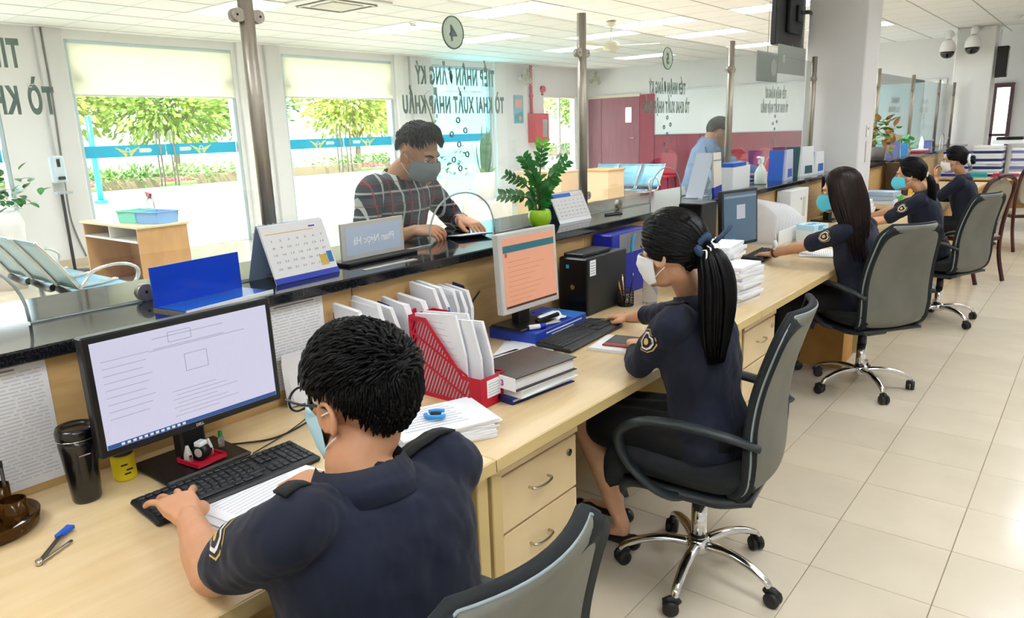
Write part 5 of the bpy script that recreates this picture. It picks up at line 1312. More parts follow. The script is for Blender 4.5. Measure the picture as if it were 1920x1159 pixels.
# ---- far end of the officers' side
t = thing('potted_plant', 'pot plant with brown and green leaves beyond the near column', 'plant', (-2.12, 9.55, CT))
G().use(mat('grey_pot', '6f6a66', rough=.6)).lathe([(0, 0), (.07, 0), (.085, .16), (.075, .16), (0, .14)], n=20).obj('pot', t); G().use(m_blk).cyl((0, 0, 0), .11, -.0, .012).obj('saucer', t)
m_lb1 = mat('leaf_brown', 'b08a5c', rough=.6); m_lb2 = mat('leaf_green_far', '5da02c', rough=.5)
for k in range(55):
    p = Vector((rr.gauss(.02, .06), rr.gauss(.1, .14), .28 + rr.gauss(.05, .1))); g = G().use(m_lb1 if (p.y > .12 or rr.random() < .3) else m_lb2); leaf(g, p, Vector((rr.uniform(-1, 1), rr.uniform(-1, 1), rr.uniform(-.4, .8))), (0, 0, 1), rr.uniform(.1, .16), .035, .25); g.obj('leaf', t)
for k in range(6): g = G().use(m_lb2); leaf(g, (0, -.02 + .02 * k, .42), Vector((.2, rr.uniform(-1, 1), .15)), (0, 0, 1), .16, .03, .3); g.obj('leaf', t)
m_far1 = mat('far_blue', '3b8fd8', rough=.5); m_far2 = mat('far_green', '6fd07a', rough=.5); m_far3 = mat('far_violet', '6d79b4', rough=.5); m_far4 = mat('far_red', 'c8545c', rough=.5)
def tent(label, x, y, z, m, s=.12, cat='card stand', nm='card_stand'):
    t = thing(nm, label, cat, (x, y, z)); G().use(m).prism([(-s * .6, 0), (-s * .5, 0), (.01, s * 1.5), (-.01, s * 1.5)], s, 'yz', -s / 2).obj('rear_board', t); G().use(m_wht).prism([(s * .6, 0), (s * .5, 0), (-.01, s * 1.5), (.01, s * 1.5)], s, 'yz', -s / 2).obj('front_board', t)
tent('violet card stand next to the brown leaved plant', -2.1, 10.25, CT, m_far3, .14)
tent('blue card stand further along the far counter', -2.12, 10.9, CT, m_far1, .11); tent('pale card stand at the far end of the counter', -2.12, 12.6, CT, m_far3, .1)
for k, (y, m_, lb) in enumerate(((10.6, m_far2, 'small pale green pot plant on the far counter'), (11.6, m_far2, 'bright green round plant on the far counter'))):
    t = thing('potted_plant', lb, 'plant', (-2.2, y, CT)); G().use(m_pot).lathe([(0, 0), (.04, 0), (.05, .07), (0, .06)], n=16).obj('pot', t)
    for q in range(26): p = Vector((rr.gauss(0, .05), rr.gauss(0, .06), .14 + rr.gauss(0, .04))); g = G().use(m_); leaf(g, p, Vector((rr.uniform(-1, 1), rr.uniform(-1, 1), rr.uniform(-.3, .8))), (0, 0, 1), .09, .03, .2); g.obj('leaf', t)
t = thing('brochure_tray', 'red leaflet tray lying on the far counter', 'tray', (-2.12, 12.05, CT)); G().use(m_far4).box((-.1, -.2, 0), (.1, .2, .03), .004).obj('tray', t); G().use(m_paper).box((-.09, -.18, .03), (.09, .1, .045)).obj('leaflets', t)
# far desks
def fdesk(label, x0, x1, y0, y1):
    t = thing('office_desk', label, 'desk', ((x0 + x1) / 2, (y0 + y1) / 2, 0), group='maple desks behind the counter'); a, b_ = (x1 - x0) / 2, (y1 - y0) / 2
    G().use(m_desk).box((-a, -b_, .715), (a, b_, .75), .003).obj('desktop', t); G().use(m_woodside).box((-a + .03, -b_ + .03, 0), (-a + .07, b_ - .03, .715)).obj('side_panel', t); G().use(m_woodside).box((a - .07, -b_ + .03, 0), (a - .03, b_ - .03, .715)).obj('side_panel', t); G().use(m_woodside).box((-a + .07, b_ - .06, .2), (a - .07, b_ - .03, .715)).obj('modesty_panel', t)
fdesk('desk beyond the near white column, at the white scrunchie woman', -2.02, -1.2, 8.15, 11.6); fdesk('far cross desk piled with papers on the right', -1.95, .1, 12.4, 13.2)
m_ybd = mat('yellow_board', 'd9a820', rough=.5); m_brd = mat('dark_board_edge', '4a3a2c', rough=.5)
for k, (y, lb) in enumerate(((9.5, 'first yellow lever file standing on the far desk'), (9.95, 'second yellow lever file standing on the far desk'))):
    t = thing('lever_file', lb, 'file', (-1.85, y, .75), group='yellow lever files on the far desk'); G().use(m_ybd).box((-.12, -.13, .002), (.12, .15, .36), .004).obj('cover', t); G().use(m_brd).box((-.12, -.15, 0), (.12, -.13, .37), .002).obj('spine', t)
def clutter(label, nm, cat, x, y, z, w, l, h, m, part='block', m2=None):
    t = thing(nm, label, cat, (x, y, z)); n = max(2, int(h / .035))
    for k in range(n):
        mm = m if (m2 is None or k % 3) else m2
        G().use(mm).xf(Tr(rr.uniform(-.015, .015), rr.uniform(-.015, .015), h * k / n) @ Rz(D(rr.uniform(-5, 5)))).box((-w / 2, -l / 2, 0), (w / 2, l / 2, h / n * .93), .002).obj(part, t)
    return t
Zd = .751
clutter('tall stack of white and blue files on the far cross desk', 'file_stack', 'file stack', -1.35, 12.75, Zd, .36, .3, .44, m_paper, 'file', m_nblue)
clutter('second tall paper pile on the far cross desk', 'file_stack', 'file stack', -.9, 12.85, Zd, .34, .3, .40, m_paper, 'file', m_far3)
clutter('low paper pile in front on the far cross desk', 'file_stack', 'file stack', -.5, 12.7, Zd, .34, .3, .22, m_paper, 'file')
clutter('blue document tray on the far counter behind the white scrunchie woman', 'document_tray', 'tray', -1.75, 12.8, Zd, .34, .3, .36, m_wht, 'tray', m_blue)
clutter('teal folder hanging at the edge of the far cross desk', 'folder', 'folder', -1.5, 12.45, Zd, .36, .08, .07, mat('teal_folder', '2fa9ae', rough=.5), 'cover')
clutter('crimson folder at the edge of the far cross desk', 'folder', 'folder', -1.1, 12.45, Zd, .3, .08, .06, mat('crimson_folder', 'b3264a', rough=.5), 'cover')
t = thing('printer', 'small black and white printer on the far paper piles', 'printer', (-1.12, 12.85, Zd + .455)); G().use(m_wht).box((-.2, -.14, 0), (.2, .14, .06), .01).obj('body', t); G().use(m_blk).box((-.16, -.15, .06), (.16, .1, .1), .006).obj('lid', t)
t = thing('desk_phone', 'dark desk phone at the right end of the far cross desk', 'telephone', (-.6, 12.7, Zd + .23)); G().use(m_blk).box((-.08, -.1, 0), (.08, .1, .05), .01).obj('body', t); G().use(m_blk).box((-.1, -.02, .06), (.1, .03, .09), .012).obj('handset', t)
clutter('paper files on the desk of the blue masked woman', 'file_stack', 'file stack', -1.8, 7.25, Zd, .3, .34, .14, m_paper, 'file')
t = thing('hole_punch', 'dark hole punch beside the blue masked woman\'s papers', 'hole punch', (-1.6, 7.0, Zd)); G().use(m_nblue).box((-.05, -.06, 0), (.05, .06, .015), .004).obj('base', t); G().use(m_nblue).xf(Tr(0, 0, .03) @ Ry(D(-12))).box((-.05, -.055, 0), (.06, .055, .015), .006).obj('lever', t)
t = thing('folder', 'bright green folder leaning on the far desk', 'folder', (-1.8, 8.75, Zd)); G().use(m_green).box((-.12, -.14, 0), (.12, .14, .05), .004).obj('cover', t); G().use(m_paper).box((-.11, -.13, .05), (.1, .12, .065)).obj('pages', t)
clutter('pale blue paper pile on the far desk behind the brown hair', 'file_stack', 'file stack', -1.8, 8.38, Zd, .3, .26, .13, mat('pale_blue_paper', 'b6cbe2', rough=.7), 'file', m_paper)

# ================================================================== outdoors
m_pave = mat('pale_concrete', 'd9d5cc', rough=.85, hex2='cfcac0', scale=.6); m_kerb = mat('kerb_stone', 'b9b4aa', rough=.9); m_soilo = mat('verge', '8a9a5c', rough=.95)
gr = struct('ground_outside', G().use(m_pave).box((-90, -60, -.4), (WX - .2, 110, -.12)))
for n, x in enumerate((-20.0, -27.5)): struct('trim_kerb_%d' % (n + 1), G().use(m_kerb).box((x - .15, -55, -.121), (x + .15, 105, .03), .01))
struct('ground_verge', G().use(m_soilo).box((-60, -55, -.121), (-27.7, 105, -.02)))
m_tl = [mat('tree_leaf_a', '9fb65a', rough=.6, hex2='7f9c3c', scale=.8), mat('tree_leaf_b', 'c2c35e', rough=.6, hex2='8fa84a', scale=.8), mat('tree_leaf_c', '7aa05a', rough=.6, hex2='5c8446', scale=.8)]
m_trunk = mat('tree_bark', '8a7a66', rough=.9)
def foliage(m, n, cx, rxyz, L, rr, shell=.55):
    g = G().use(m); vs = []; fs = []
    for _ in range(n):
        d = Vector((rr.gauss(0, 1), rr.gauss(0, 1), rr.gauss(0, 1))).normalized(); r_ = shell + (1 - shell) * rr.random()
        p = Vector(cx) + Vector((d.x * rxyz[0], d.y * rxyz[1], d.z * rxyz[2])) * r_
        a = Vector((rr.gauss(0, 1), rr.gauss(0, 1), rr.gauss(0, 1))).normalized(); b_ = a.cross(d).normalized() if a.cross(d).length > .01 else Vector((0, 0, 1)); a = b_.cross(d).lerp(a, .5).normalized(); s_ = L * rr.uniform(.6, 1.3); o = len(vs)
        vs += [p - a * s_, p + b_ * s_ * .45, p + a * s_, p - b_ * s_ * .45]; fs.append((o, o + 1, o + 2, o + 3))
    return g.add(vs, fs)
TREES = [(-31, 6.5, 5.2, 0), (-33, 11.5, 5.6, 1), (-31.5, 16.0, 5.0, 0), (-34, 21, 6.0, 2), (-31.5, 26, 5.2, 1), (-34, 31.5, 6.0, 0), (-32, 37, 5.4, 2), (-34, 43, 6.0, 1), (-33, 50, 6, 0)]
nth = ['first', 'second', 'third', 'fourth', 'fifth', 'sixth', 'seventh', 'eighth', 'ninth']
for k, (x, y, h, c) in enumerate(TREES):
    rr = random.Random(40 + k); t = thing('street_tree', nth[k] + ' sunlit street tree from the left outside the glass doors', 'tree', (x, y, -.02), group='trees across the road')
    G().use(m_trunk).tube(catmull([(0, 0, 0), (.1, .05, 1.0), (.05, .1, 2.0), (.1, 0, h * .55)], 4), [.17 - .008 * i for i in range(13)], 8).obj('trunk', t)
    for q in range(4):
        a = q * 1.57 + k; G().use(m_trunk).tube(catmull([(.05, .08, 1.5), (.7 * math.cos(a), .7 * math.sin(a), 2.4), (1.5 * math.cos(a), 1.5 * math.sin(a), 3.2)], 4), [.07 - .006 * i for i in range(9)], 6).obj('branch', t)
    fo = foliage(m_tl[c], 3600, (0, 0, h * .66), (2.2, 3.3, h * .42), .18, rr, .3).obj('foliage', t); fo['kind'] = 'stuff'
for k, (y0, y1) in enumerate(((4, 20), (20, 36), (36, 54))):
    rr = random.Random(60 + k); t = thing('hedge', ['left', 'middle', 'right'][k] + ' stretch of low clipped hedge across the road', 'hedge', (-28.6, (y0 + y1) / 2, -.02), group='hedges across the road')
    fo = foliage(m_tl[2], 2600, (0, 0, .45), (.45, (y1 - y0) / 2 * 1.05, .5), .10, rr, .2).obj('foliage', t); fo['kind'] = 'stuff'
    G().use(m_trunk).box((-.2, -(y1 - y0) / 2, 0), (.2, (y1 - y0) / 2, .4)).obj('stems', t)
m_fl = mat('pink_flowers', 'e46a78', rough=.7)
for k, (y, lb) in enumerate(((10.6, 'left pink flower bed across the road'), (14.2, 'middle pink flower bed across the road'), (24.0, 'right pink flower bed across the road'))):
    rr = random.Random(80 + k); t = thing('flower_bed', lb, 'flowers', (-27.9, y, -.02), group='flower beds across the road'); fo = foliage(m_fl, 260, (0, 0, .2), (.2, .8, .2), .06, rr, .1).obj('blossoms', t); fo['kind'] = 'stuff'; G().use(m_tl[2]).box((-.15, -.7, 0), (.15, .7, .2), .05).obj('greenery', t)
t = thing('flag_pole', 'short cyan post outside the left glass door', 'post', (-24, 9.7, -.12)); G().use(m_cyanp).tube([(0, 0, 0), (0, 0, 2.6)], .09, 8).obj('pole', t); G().use(m_cyanp).cyl((0, 0, 0), .2, 0, .1).obj('foot', t)

# ================================================================== people
m_skin = mat('skin', 'cd9872', rough=.5, sss=.12, hex2='c58e68', scale=14)
m_skin2 = mat('skin_light', 'd9a885', rough=.5, sss=.12, hex2='d19e7a', scale=14)
m_navy = mat('navy_uniform', '070d1f', rough=.85, hex2='0a142b', scale=3.5, bump=.15, bscale=420, sheen=.05)
m_black = mat('black_skirt', '06070b', rough=.8, bump=.15, bscale=420)
m_hair = mat('black_hair', '050506', rough=.42, hex2='080708', scale=40, stretch=(1, 1, .2), spec=.18)
m_brown = mat('brown_hair', '120a08', rough=.4, hex2='22130d', scale=30, stretch=(1, 1, .15), spec=.25)
m_grizz = mat('cropped_hair', '2f302f', rough=.7)
m_maskw = mat('mask_white', 'eef0f1', rough=.8); m_maskb = mat('mask_blue', '5cc3d8', rough=.8); m_maskl = mat('mask_light_blue', 'b9e0ec', rough=.8); m_maskg = mat('mask_grey', '8b9698', rough=.8)
m_shoe = mat('shoe_black', '0c0d10', rough=.35)
m_eye = mat('eye_white', 'ece8e2', rough=.2); m_iris = mat('iris_dark', '1a120d', rough=.15)
m_gold = mat('gold_thread', 'd9b35e', rough=.45); m_wthread = mat('white_thread', 'ece9e2', rough=.6)
from mathutils import noise as mnoise
def remesh(g, vox, it=4, name='body'):
    o = link('tmp', g.mesh('tmp'))
    r = o.modifiers.new('r', 'REMESH'); r.mode = 'VOXEL'; r.voxel_size = vox; r.use_smooth_shade = True
    s = o.modifiers.new('s', 'SMOOTH'); s.factor = .5; s.iterations = it
    dg = bpy.context.evaluated_depsgraph_get()
    me = bpy.data.meshes.new_from_object(o.evaluated_get(dg)); old = o.data
    bpy.data.objects.remove(o); bpy.data.meshes.remove(old); me.name = name
    return me
def append_mesh(g, me):
    g.add([v.co.copy() for v in me.vertices], [tuple(p.vertices) for p in me.polygons], True)
    bpy.data.meshes.remove(me)
def limb(g, pts, rad, n=14, sub=5, flat=1., up=None):
    P = catmull(pts, sub); m = len(pts); R = []
    for i in range(len(P)):
        t = i / sub; k = min(m - 2, int(t)); f_ = t - k; f_ = f_ * f_ * (3 - 2 * f_) if i < len(P) - 1 else 1
        R.append(rad[k] + (rad[k + 1] - rad[k]) * f_)
    g.tube(P, R, n, flat=flat, up=up)
    for p, r in ((P[0], R[0]), (P[-1], R[-1])): g.ell(p, (r * .98,) * 3, 12, 8)
def loft(g, secs, n=24, sub=4, sup=2.4):
    # secs: (centre, half width, half depth, side, forward)
    C_ = catmull([s[0] for s in secs], sub); m = len(secs); rings = []
    for i in range(len(C_)):
        t = i / sub; k = min(m - 2, int(t)); f_ = t - k
        if i == len(C_) - 1: f_ = 1
        f2 = f_ * f_ * (3 - 2 * f_)
        a, b = secs[k], secs[k + 1]
        w = a[1] + (b[1] - a[1]) * f2; d = a[2] + (b[2] - a[2]) * f2
        sd = a[3].lerp(b[3], f_).normalized(); fw = a[4].lerp(b[4], f_).normalized(); r = []
        for q in range(n):
            an = 2 * PI * q / n; c, s_ = math.cos(an), math.sin(an)
            r.append(C_[i] + sd * (w * math.copysign(abs(c) ** (2 / sup), c)) + fw * (d * math.copysign(abs(s_) ** (2 / sup), s_)))
        rings.append(r)
    g.rings(rings)
def folds(me, amp, fr=(14, 14, 7), seed=0.):
    n = len(me.vertices); co = [0.] * (3 * n); no = [0.] * (3 * n)
    me.vertices.foreach_get('co', co); me.vertices.foreach_get('normal', no)
    for i in range(n):
        j = 3 * i; q = Vector((co[j] * fr[0] + seed, co[j + 1] * fr[1], co[j + 2] * fr[2]))
        k = amp * (mnoise.noise(q) * .6 + mnoise.noise(q * 2.1) * .4)
        co[j] += no[j] * k; co[j + 1] += no[j + 1] * k; co[j + 2] += no[j + 2] * k
    me.vertices.foreach_set('co', co); me.update()
def hand(g, M, side, curl=(25, 35, 20), spread=.06, thumb_in=.3, s=1.):
    # wrist at the origin, fingers along +X, back of the hand +Z, thumb on side*Y
    g2 = G()
    def L(*p): return M @ Vector((p[0] * s, p[1] * s * side, p[2] * s))
    secs = []
    for x, w, d in ((-.01, .026, .02), (.015, .03, .019), (.05, .039, .017), (.085, .041, .014), (.098, .036, .010)):
        secs.append((L(x, 0, 0), w * s, d * s, (M.to_3x3() @ Vector((0, 1, 0))).normalized(), (M.to_3x3() @ Vector((0, 0, 1))).normalized()))
    loft(g, secs, 16, 3, 2.6)
    for k, (y, ln) in enumerate(((.031, .072), (.0105, .08), (-.0105, .074), (-.030, .058))):
        a = 0.; p = Vector((.088, y, .0)); pts = [Vector((.06, y * .85, 0)), p.copy()]; yaw = spread * (1.5 - k)
        for seg, c in zip((.45, .32, .26), curl):
            a += D(c); d = Vector((math.cos(a) * math.cos(yaw), math.sin(yaw) * math.cos(a), -math.sin(a))); p = p + d * ln * seg; pts.append(p.copy())
        r0 = .0084 if k < 3 else .0075
        limb(g, [L(*q) for q in pts], [r0 * s * 1.05, r0 * s * 1.08, r0 * s, r0 * s * .95, r0 * s * .82], 10, 3)
    pts = [(.018, .02, -.006), (.04, .042 , -.014), (.068, .052 - .018 * thumb_in, -.022), (.092, .054 - .04 * thumb_in, -.028)]
    limb(g, [L(*q) for q in pts], [.015 * s, .0125 * s, .0108 * s, .0085 * s], 10, 3)
def ik(sh, wr, l1, l2, pole):
    d = wr - sh; L_ = min(d.length, (l1 + l2) * .999); u = d.normalized()
    a = (l1 * l1 - l2 * l2 + L_ * L_) / (2 * L_); h = math.sqrt(max(0, l1 * l1 - a * a))
    pv = (pole - u * pole.dot(u)).normalized()
    return sh + u * a + pv * h
def frame(fwd, up):
    f_ = Vector(fwd).normalized(); u = Vector(up); u = (u - f_ * u.dot(f_)).normalized(); l = u.cross(f_)
    return Matrix(((f_.x, l.x, u.x, 0), (f_.y, l.y, u.y, 0), (f_.z, l.z, u.z, 0), (0, 0, 0, 1)))

def head_geo(g, H, fem, sc):
    def E(c, r): g.ell(H @ (Vector(c) * sc), tuple(q * sc for q in r), 20, 14, H.to_3x3())
    E((-.014, 0, .034), (.095, .077, .087)); E((.026, 0, -.02), (.064, .061 if not fem else .058, .085)); E((.036, 0, -.07), (.05, .05 if not fem else .044, .042))
    E((.07, 0, .034), (.022, .05, .016)); E((.064, .034, -.026), (.026, .024, .022)); E((.064, -.034, -.026), (.026, .024, .022))
    limb(g, [H @ (Vector(p) * sc) for p in ((.086, 0, .02), (.1, 0, -.004), (.112, 0, -.026))], [.009 * sc, .010 * sc, .0135 * sc], 10, 3)
    E((.098, .012, -.03), (.012, .008, .008)); E((.098, -.012, -.03), (.012, .008, .008))
    E((.086, 0, -.058), (.014, .022, .006)); E((.084, 0, -.068), (.014, .019, .007)); E((.074, 0, -.094), (.02, .022, .016))
    for s in (-1, 1):
        M = H.to_3x3() @ Matrix.Rotation(-.35 * s, 3, 'Z')
        g.ell(H @ (Vector((-.008, s * .079, -.008)) * sc), (.019 * sc, .007 * sc, .032 * sc), 12, 8, M)
        g.tube([H @ (Vector((-.006 + .021 * math.cos(t), s * (.084 + .006 * math.sin(t * .5)), -.006 + .031 * math.sin(t))) * sc) for t in [D(a) for a in range(-60, 241, 30)]], .0052 * sc, 8)
def hair_shell(root, H, m, sc, front=52, side=84, back=128, vol=1.0, name='hair', strands=None, seed=1, rx=.106, ry=.09, rz=.104, top=.0):
    rnd = random.Random(seed); g = G().use(m)
    c0 = Vector((-.016, 0, .034))
    def lim(th):   # th = 0 at the face
        a = abs((th + PI) % (2 * PI) - PI) / PI     # 0 front .. 1 back
        if a < .36: return front + (side - front) * sstep(.16, .36, a)
        return side + (back - side) * sstep(.5, .82, a)
    def pt(th, ph, k=1.0):
        return c0 + Vector((rx * math.sin(ph) * math.cos(th), ry * math.sin(ph) * math.sin(th), (rz + top * max(0, math.cos(th)) * math.sin(ph) * max(0, math.cos(ph)) * 3) * math.cos(ph))) * k
    NU, NV = 56, 18
    def fn(u, v):
        th = u * 2 * PI; ph = D(lim(th)) * max(v, .001)
        k = vol * (1 + .012 * math.sin(th * 17 + 3 * v) + .01 * mnoise.noise(Vector((th * 3, v * 5, seed))))
        if v > .9: k *= 1 - .06 * (v - .9) / .1
        if ph > 1.9: k *= 1 - .10 * sstep(1.9, 2.6, ph)
        return H @ (pt(th, ph, k) * sc)
    g.grid(fn, NU, NV, thick=None)
    def strand(path, r0, r1=0.0008, n=5):
        P = catmull([H @ (Vector(p) * sc) for p in path], 3); k = len(P)
        g.tube(P, [(r0 * (1 - (i / (k - 1)) ** 2) + r1) * sc for i in range(k)], n)
    if strands: strands(strand, pt, lim, rnd)
    return g.obj(name, root)
def short_hair(nst, ln, lift=.012, fwd=.8):
    def f_(strand, pt, lim, rnd):
        for _ in range(nst):
            th = rnd.uniform(0, 2 * PI); ph = math.acos(1 - rnd.random() * (1 - math.cos(D(lim(th)) * .97)))
            if ph > D(lim(th)): continue
            p = pt(th, ph, 1.0)
            nrm = (p - Vector((-.016, 0, .034))).normalized()
            flow = Vector((fwd * (1 if p.z > .06 else .25), p.y * 4 + rnd.uniform(-.3, .3), -.35 - (1.2 if p.z < .06 else 0)))
            tdir = (flow - nrm * flow.dot(nrm)).normalized()
            l = ln * rnd.uniform(.6, 1.2) * (1 if p.z > .07 else .62 if p.z > .02 else .3); lf = lift * rnd.uniform(.3, 1.2) * (1 if p.z > .06 else .35)
            strand([p - nrm * .004, p + tdir * l * .5 + nrm * (lf * .8), p + tdir * l + nrm * lf * .6 + Vector((0, 0, -l * .12))], .0034 * rnd.uniform(.6, 1.2), n=4)
    return f_
def pony_hair(tie, tail, nst=240, tailw=.034, nt=130, tail_m=None):
    tie = Vector(tie)
    def f_(strand, pt, lim, rnd):
        c0 = Vector((-.016, 0, .034))
        for _ in range(nst):
            th = rnd.uniform(-PI * .9, PI * .9); L0 = D(lim(th)) * rnd.uniform(.3, .98); p = pt(th, L0, 1.0)
            a = (p - c0); b = (tie - c0); pts = []
            for k in range(5):
                t = k / 4 * .95; q = a.lerp(b, t); nq = q.normalized(); r = (a.length * (1 - t) + b.length * t)
                e = 1 / math.sqrt((nq.x / .108) ** 2 + (nq.y / .092) ** 2 + (nq.z / .106) ** 2); pts.append(c0 + nq * (e * (1 - t * t) + b.length * t * t if t > .6 else e))
            strand(pts, .006, .003)
        for _ in range(nt):
            an = rnd.uniform(0, 2 * PI); rr = math.sqrt(rnd.random()) * tailw; end = rnd.uniform(.82, 1.0); P = []
            m = len(tail)
            for k, q in enumerate(tail):
                w = rr * (.45 + .9 * math.sin(PI * min(.95, (k + .6) / m))) ; P.append(Vector(q) + Vector((math.cos(an) * w * .7, math.sin(an) * w, 0)))
            if end < .9: P = P[:-1] + [P[-2].lerp(P[-1], (end - .8) * 8)]
            strand([tie] + P, .0062, .0012)
    return f_
def long_hair(nst=330, ln=.46):
    def f_(strand, pt, lim, rnd):
        for _ in range(nst):
            th = rnd.choice((-1, 1)) * rnd.uniform(D(48), PI); ph = rnd.uniform(.05, .5); a = pt(th * .8 if abs(th) < 2 else th, ph, 1.0)
            b = pt(th, D(88), 1.03); c = pt(th, D(115), 1.05)
            l = ln * rnd.uniform(.75, 1.05)
            out = Vector((b.x, b.y, 0)); bx = min(b.x, .035)
            P = [a, pt(th, D(50), 1.02), Vector((bx, b.y, b.z)), Vector((bx - .01 * (1 + (b.x < 0)), b.y * 1.06, b.z - .12)), Vector((bx * .7 - .045, b.y * 1.08 + rnd.uniform(-.01, .01), b.z - .12 - (l - .12) * .5)), Vector((bx * .5 - .06 + rnd.uniform(-.015, .015), b.y * 1.0 + rnd.uniform(-.02, .02), b.z - l))]
            strand(P, .0075, .0012)
    return f_
def make_mask(root, H, m, sc, cup=False):
    g = G().use(m)
    def fn(u, v):
        a = (u - .5) * 2 * D(74); z = .006 - v * .108
        if cup: xc = .104 + .03 * math.sin(PI * min(1, v * 1.02)) ** .8
        else: xc = (.107 + .013 * math.sin(PI * min(1, v / .6)) if v < .6 else .107 - .03 * ((v - .6) / .4) ** 1.5) + .0015 * math.sin(v * 26)
        s_ = math.sin(abs(a)) ** 2.8
        x = xc * (1 - s_) + .012 * s_; y = math.copysign(.079 * math.sin(abs(a)) ** (1.0 if not cup else .9), a)
        z += .028 * (.5 - v) * -1 * s_ * 1.4 * (1 if v > .5 else 1)
        return H @ (Vector((x, y, z)) * sc)
    g.grid(fn, 28, 16, thick=.0015)
    o = g.obj('face_mask', root)
    g2 = G().use(m_maskw)
    for s in (-1, 1):
        for z0, z1 in ((-.012, .012), (-.075, -.035)):
            g2.tube(catmull([H @ (Vector(p) * sc) for p in ((.028, s * .073, z0), (.006, s * .085, (z0 + z1) / 2), (-.022, s * .088, z1))], 3), .0016, 5)
    g2.obj('ear_loop', o)
def patch(root, bvh, centre, normal, up, outline, m, name, off=.0015, parent=None, curve=True):
    # small flat badge laid on a garment: rays cast on to the cloth
    n = Vector(normal).normalized(); u = Vector(up); u = (u - n * u.dot(n)).normalized(); r = u.cross(n); C_ = Vector(centre)
    def hit(a, b):
        o = C_ + r * a + u * b + n * .12; h = bvh.ray_cast(o, -n, .3)
        return (h[0] if h[0] is not None else C_ + r * a + u * b) + n * off
    g = G().use(m); k = len(outline)
    cx = sum(p[0] for p in outline) / k; cy = sum(p[1] for p in outline) / k
    vs = [hit(cx, cy)]; fs = []; R_ = 3
    for j in range(1, R_ + 1):
        for p in outline: vs.append(hit(cx + (p[0] - cx) * j / R_, cy + (p[1] - cy) * j / R_))
    for i in range(k): fs.append((0, 1 + i, 1 + (i + 1) % k))
    for j in range(R_ - 1):
        for i in range(k):
            a = 1 + j * k + i; b = 1 + j * k + (i + 1) % k; fs.append((a, a + k, b + k, b))
    g.add(vs, fs, True); return g.obj(name, parent or root)
def shield(s, h): return [(-s, h * .6), (-s * .55, h), (0, h * .82), (s * .55, h), (s, h * .6), (s, -h * .1), (s * .75, -h * .6), (0, -h), (-s * .75, -h * .6), (-s, -h * .1)]
def badge(root, bvh, centre, normal, up, k=1.):
    parent = patch(root, bvh, centre, normal, up, shield(.034 * k, .042 * k), m_gold, 'sleeve_badge', .0016)
    patch(root, bvh, centre, normal, up, shield(.031 * k, .039 * k), m_navy, 'badge_field', .0026, parent)
    patch(root, bvh, centre, normal, up, shield(.026 * k, .033 * k), m_wthread, 'badge_ring', .0034, parent)
    patch(root, bvh, centre, normal, up, shield(.020 * k, .026 * k), m_navy, 'badge_centre', .0042, parent)
    patch(root, bvh, Vector(centre), normal, up, [(.011 * k * math.cos(q), .012 * k * math.sin(q)) for q in [2 * PI * i / 10 for i in range(10)]], m_gold, 'badge_emblem', .005, parent)

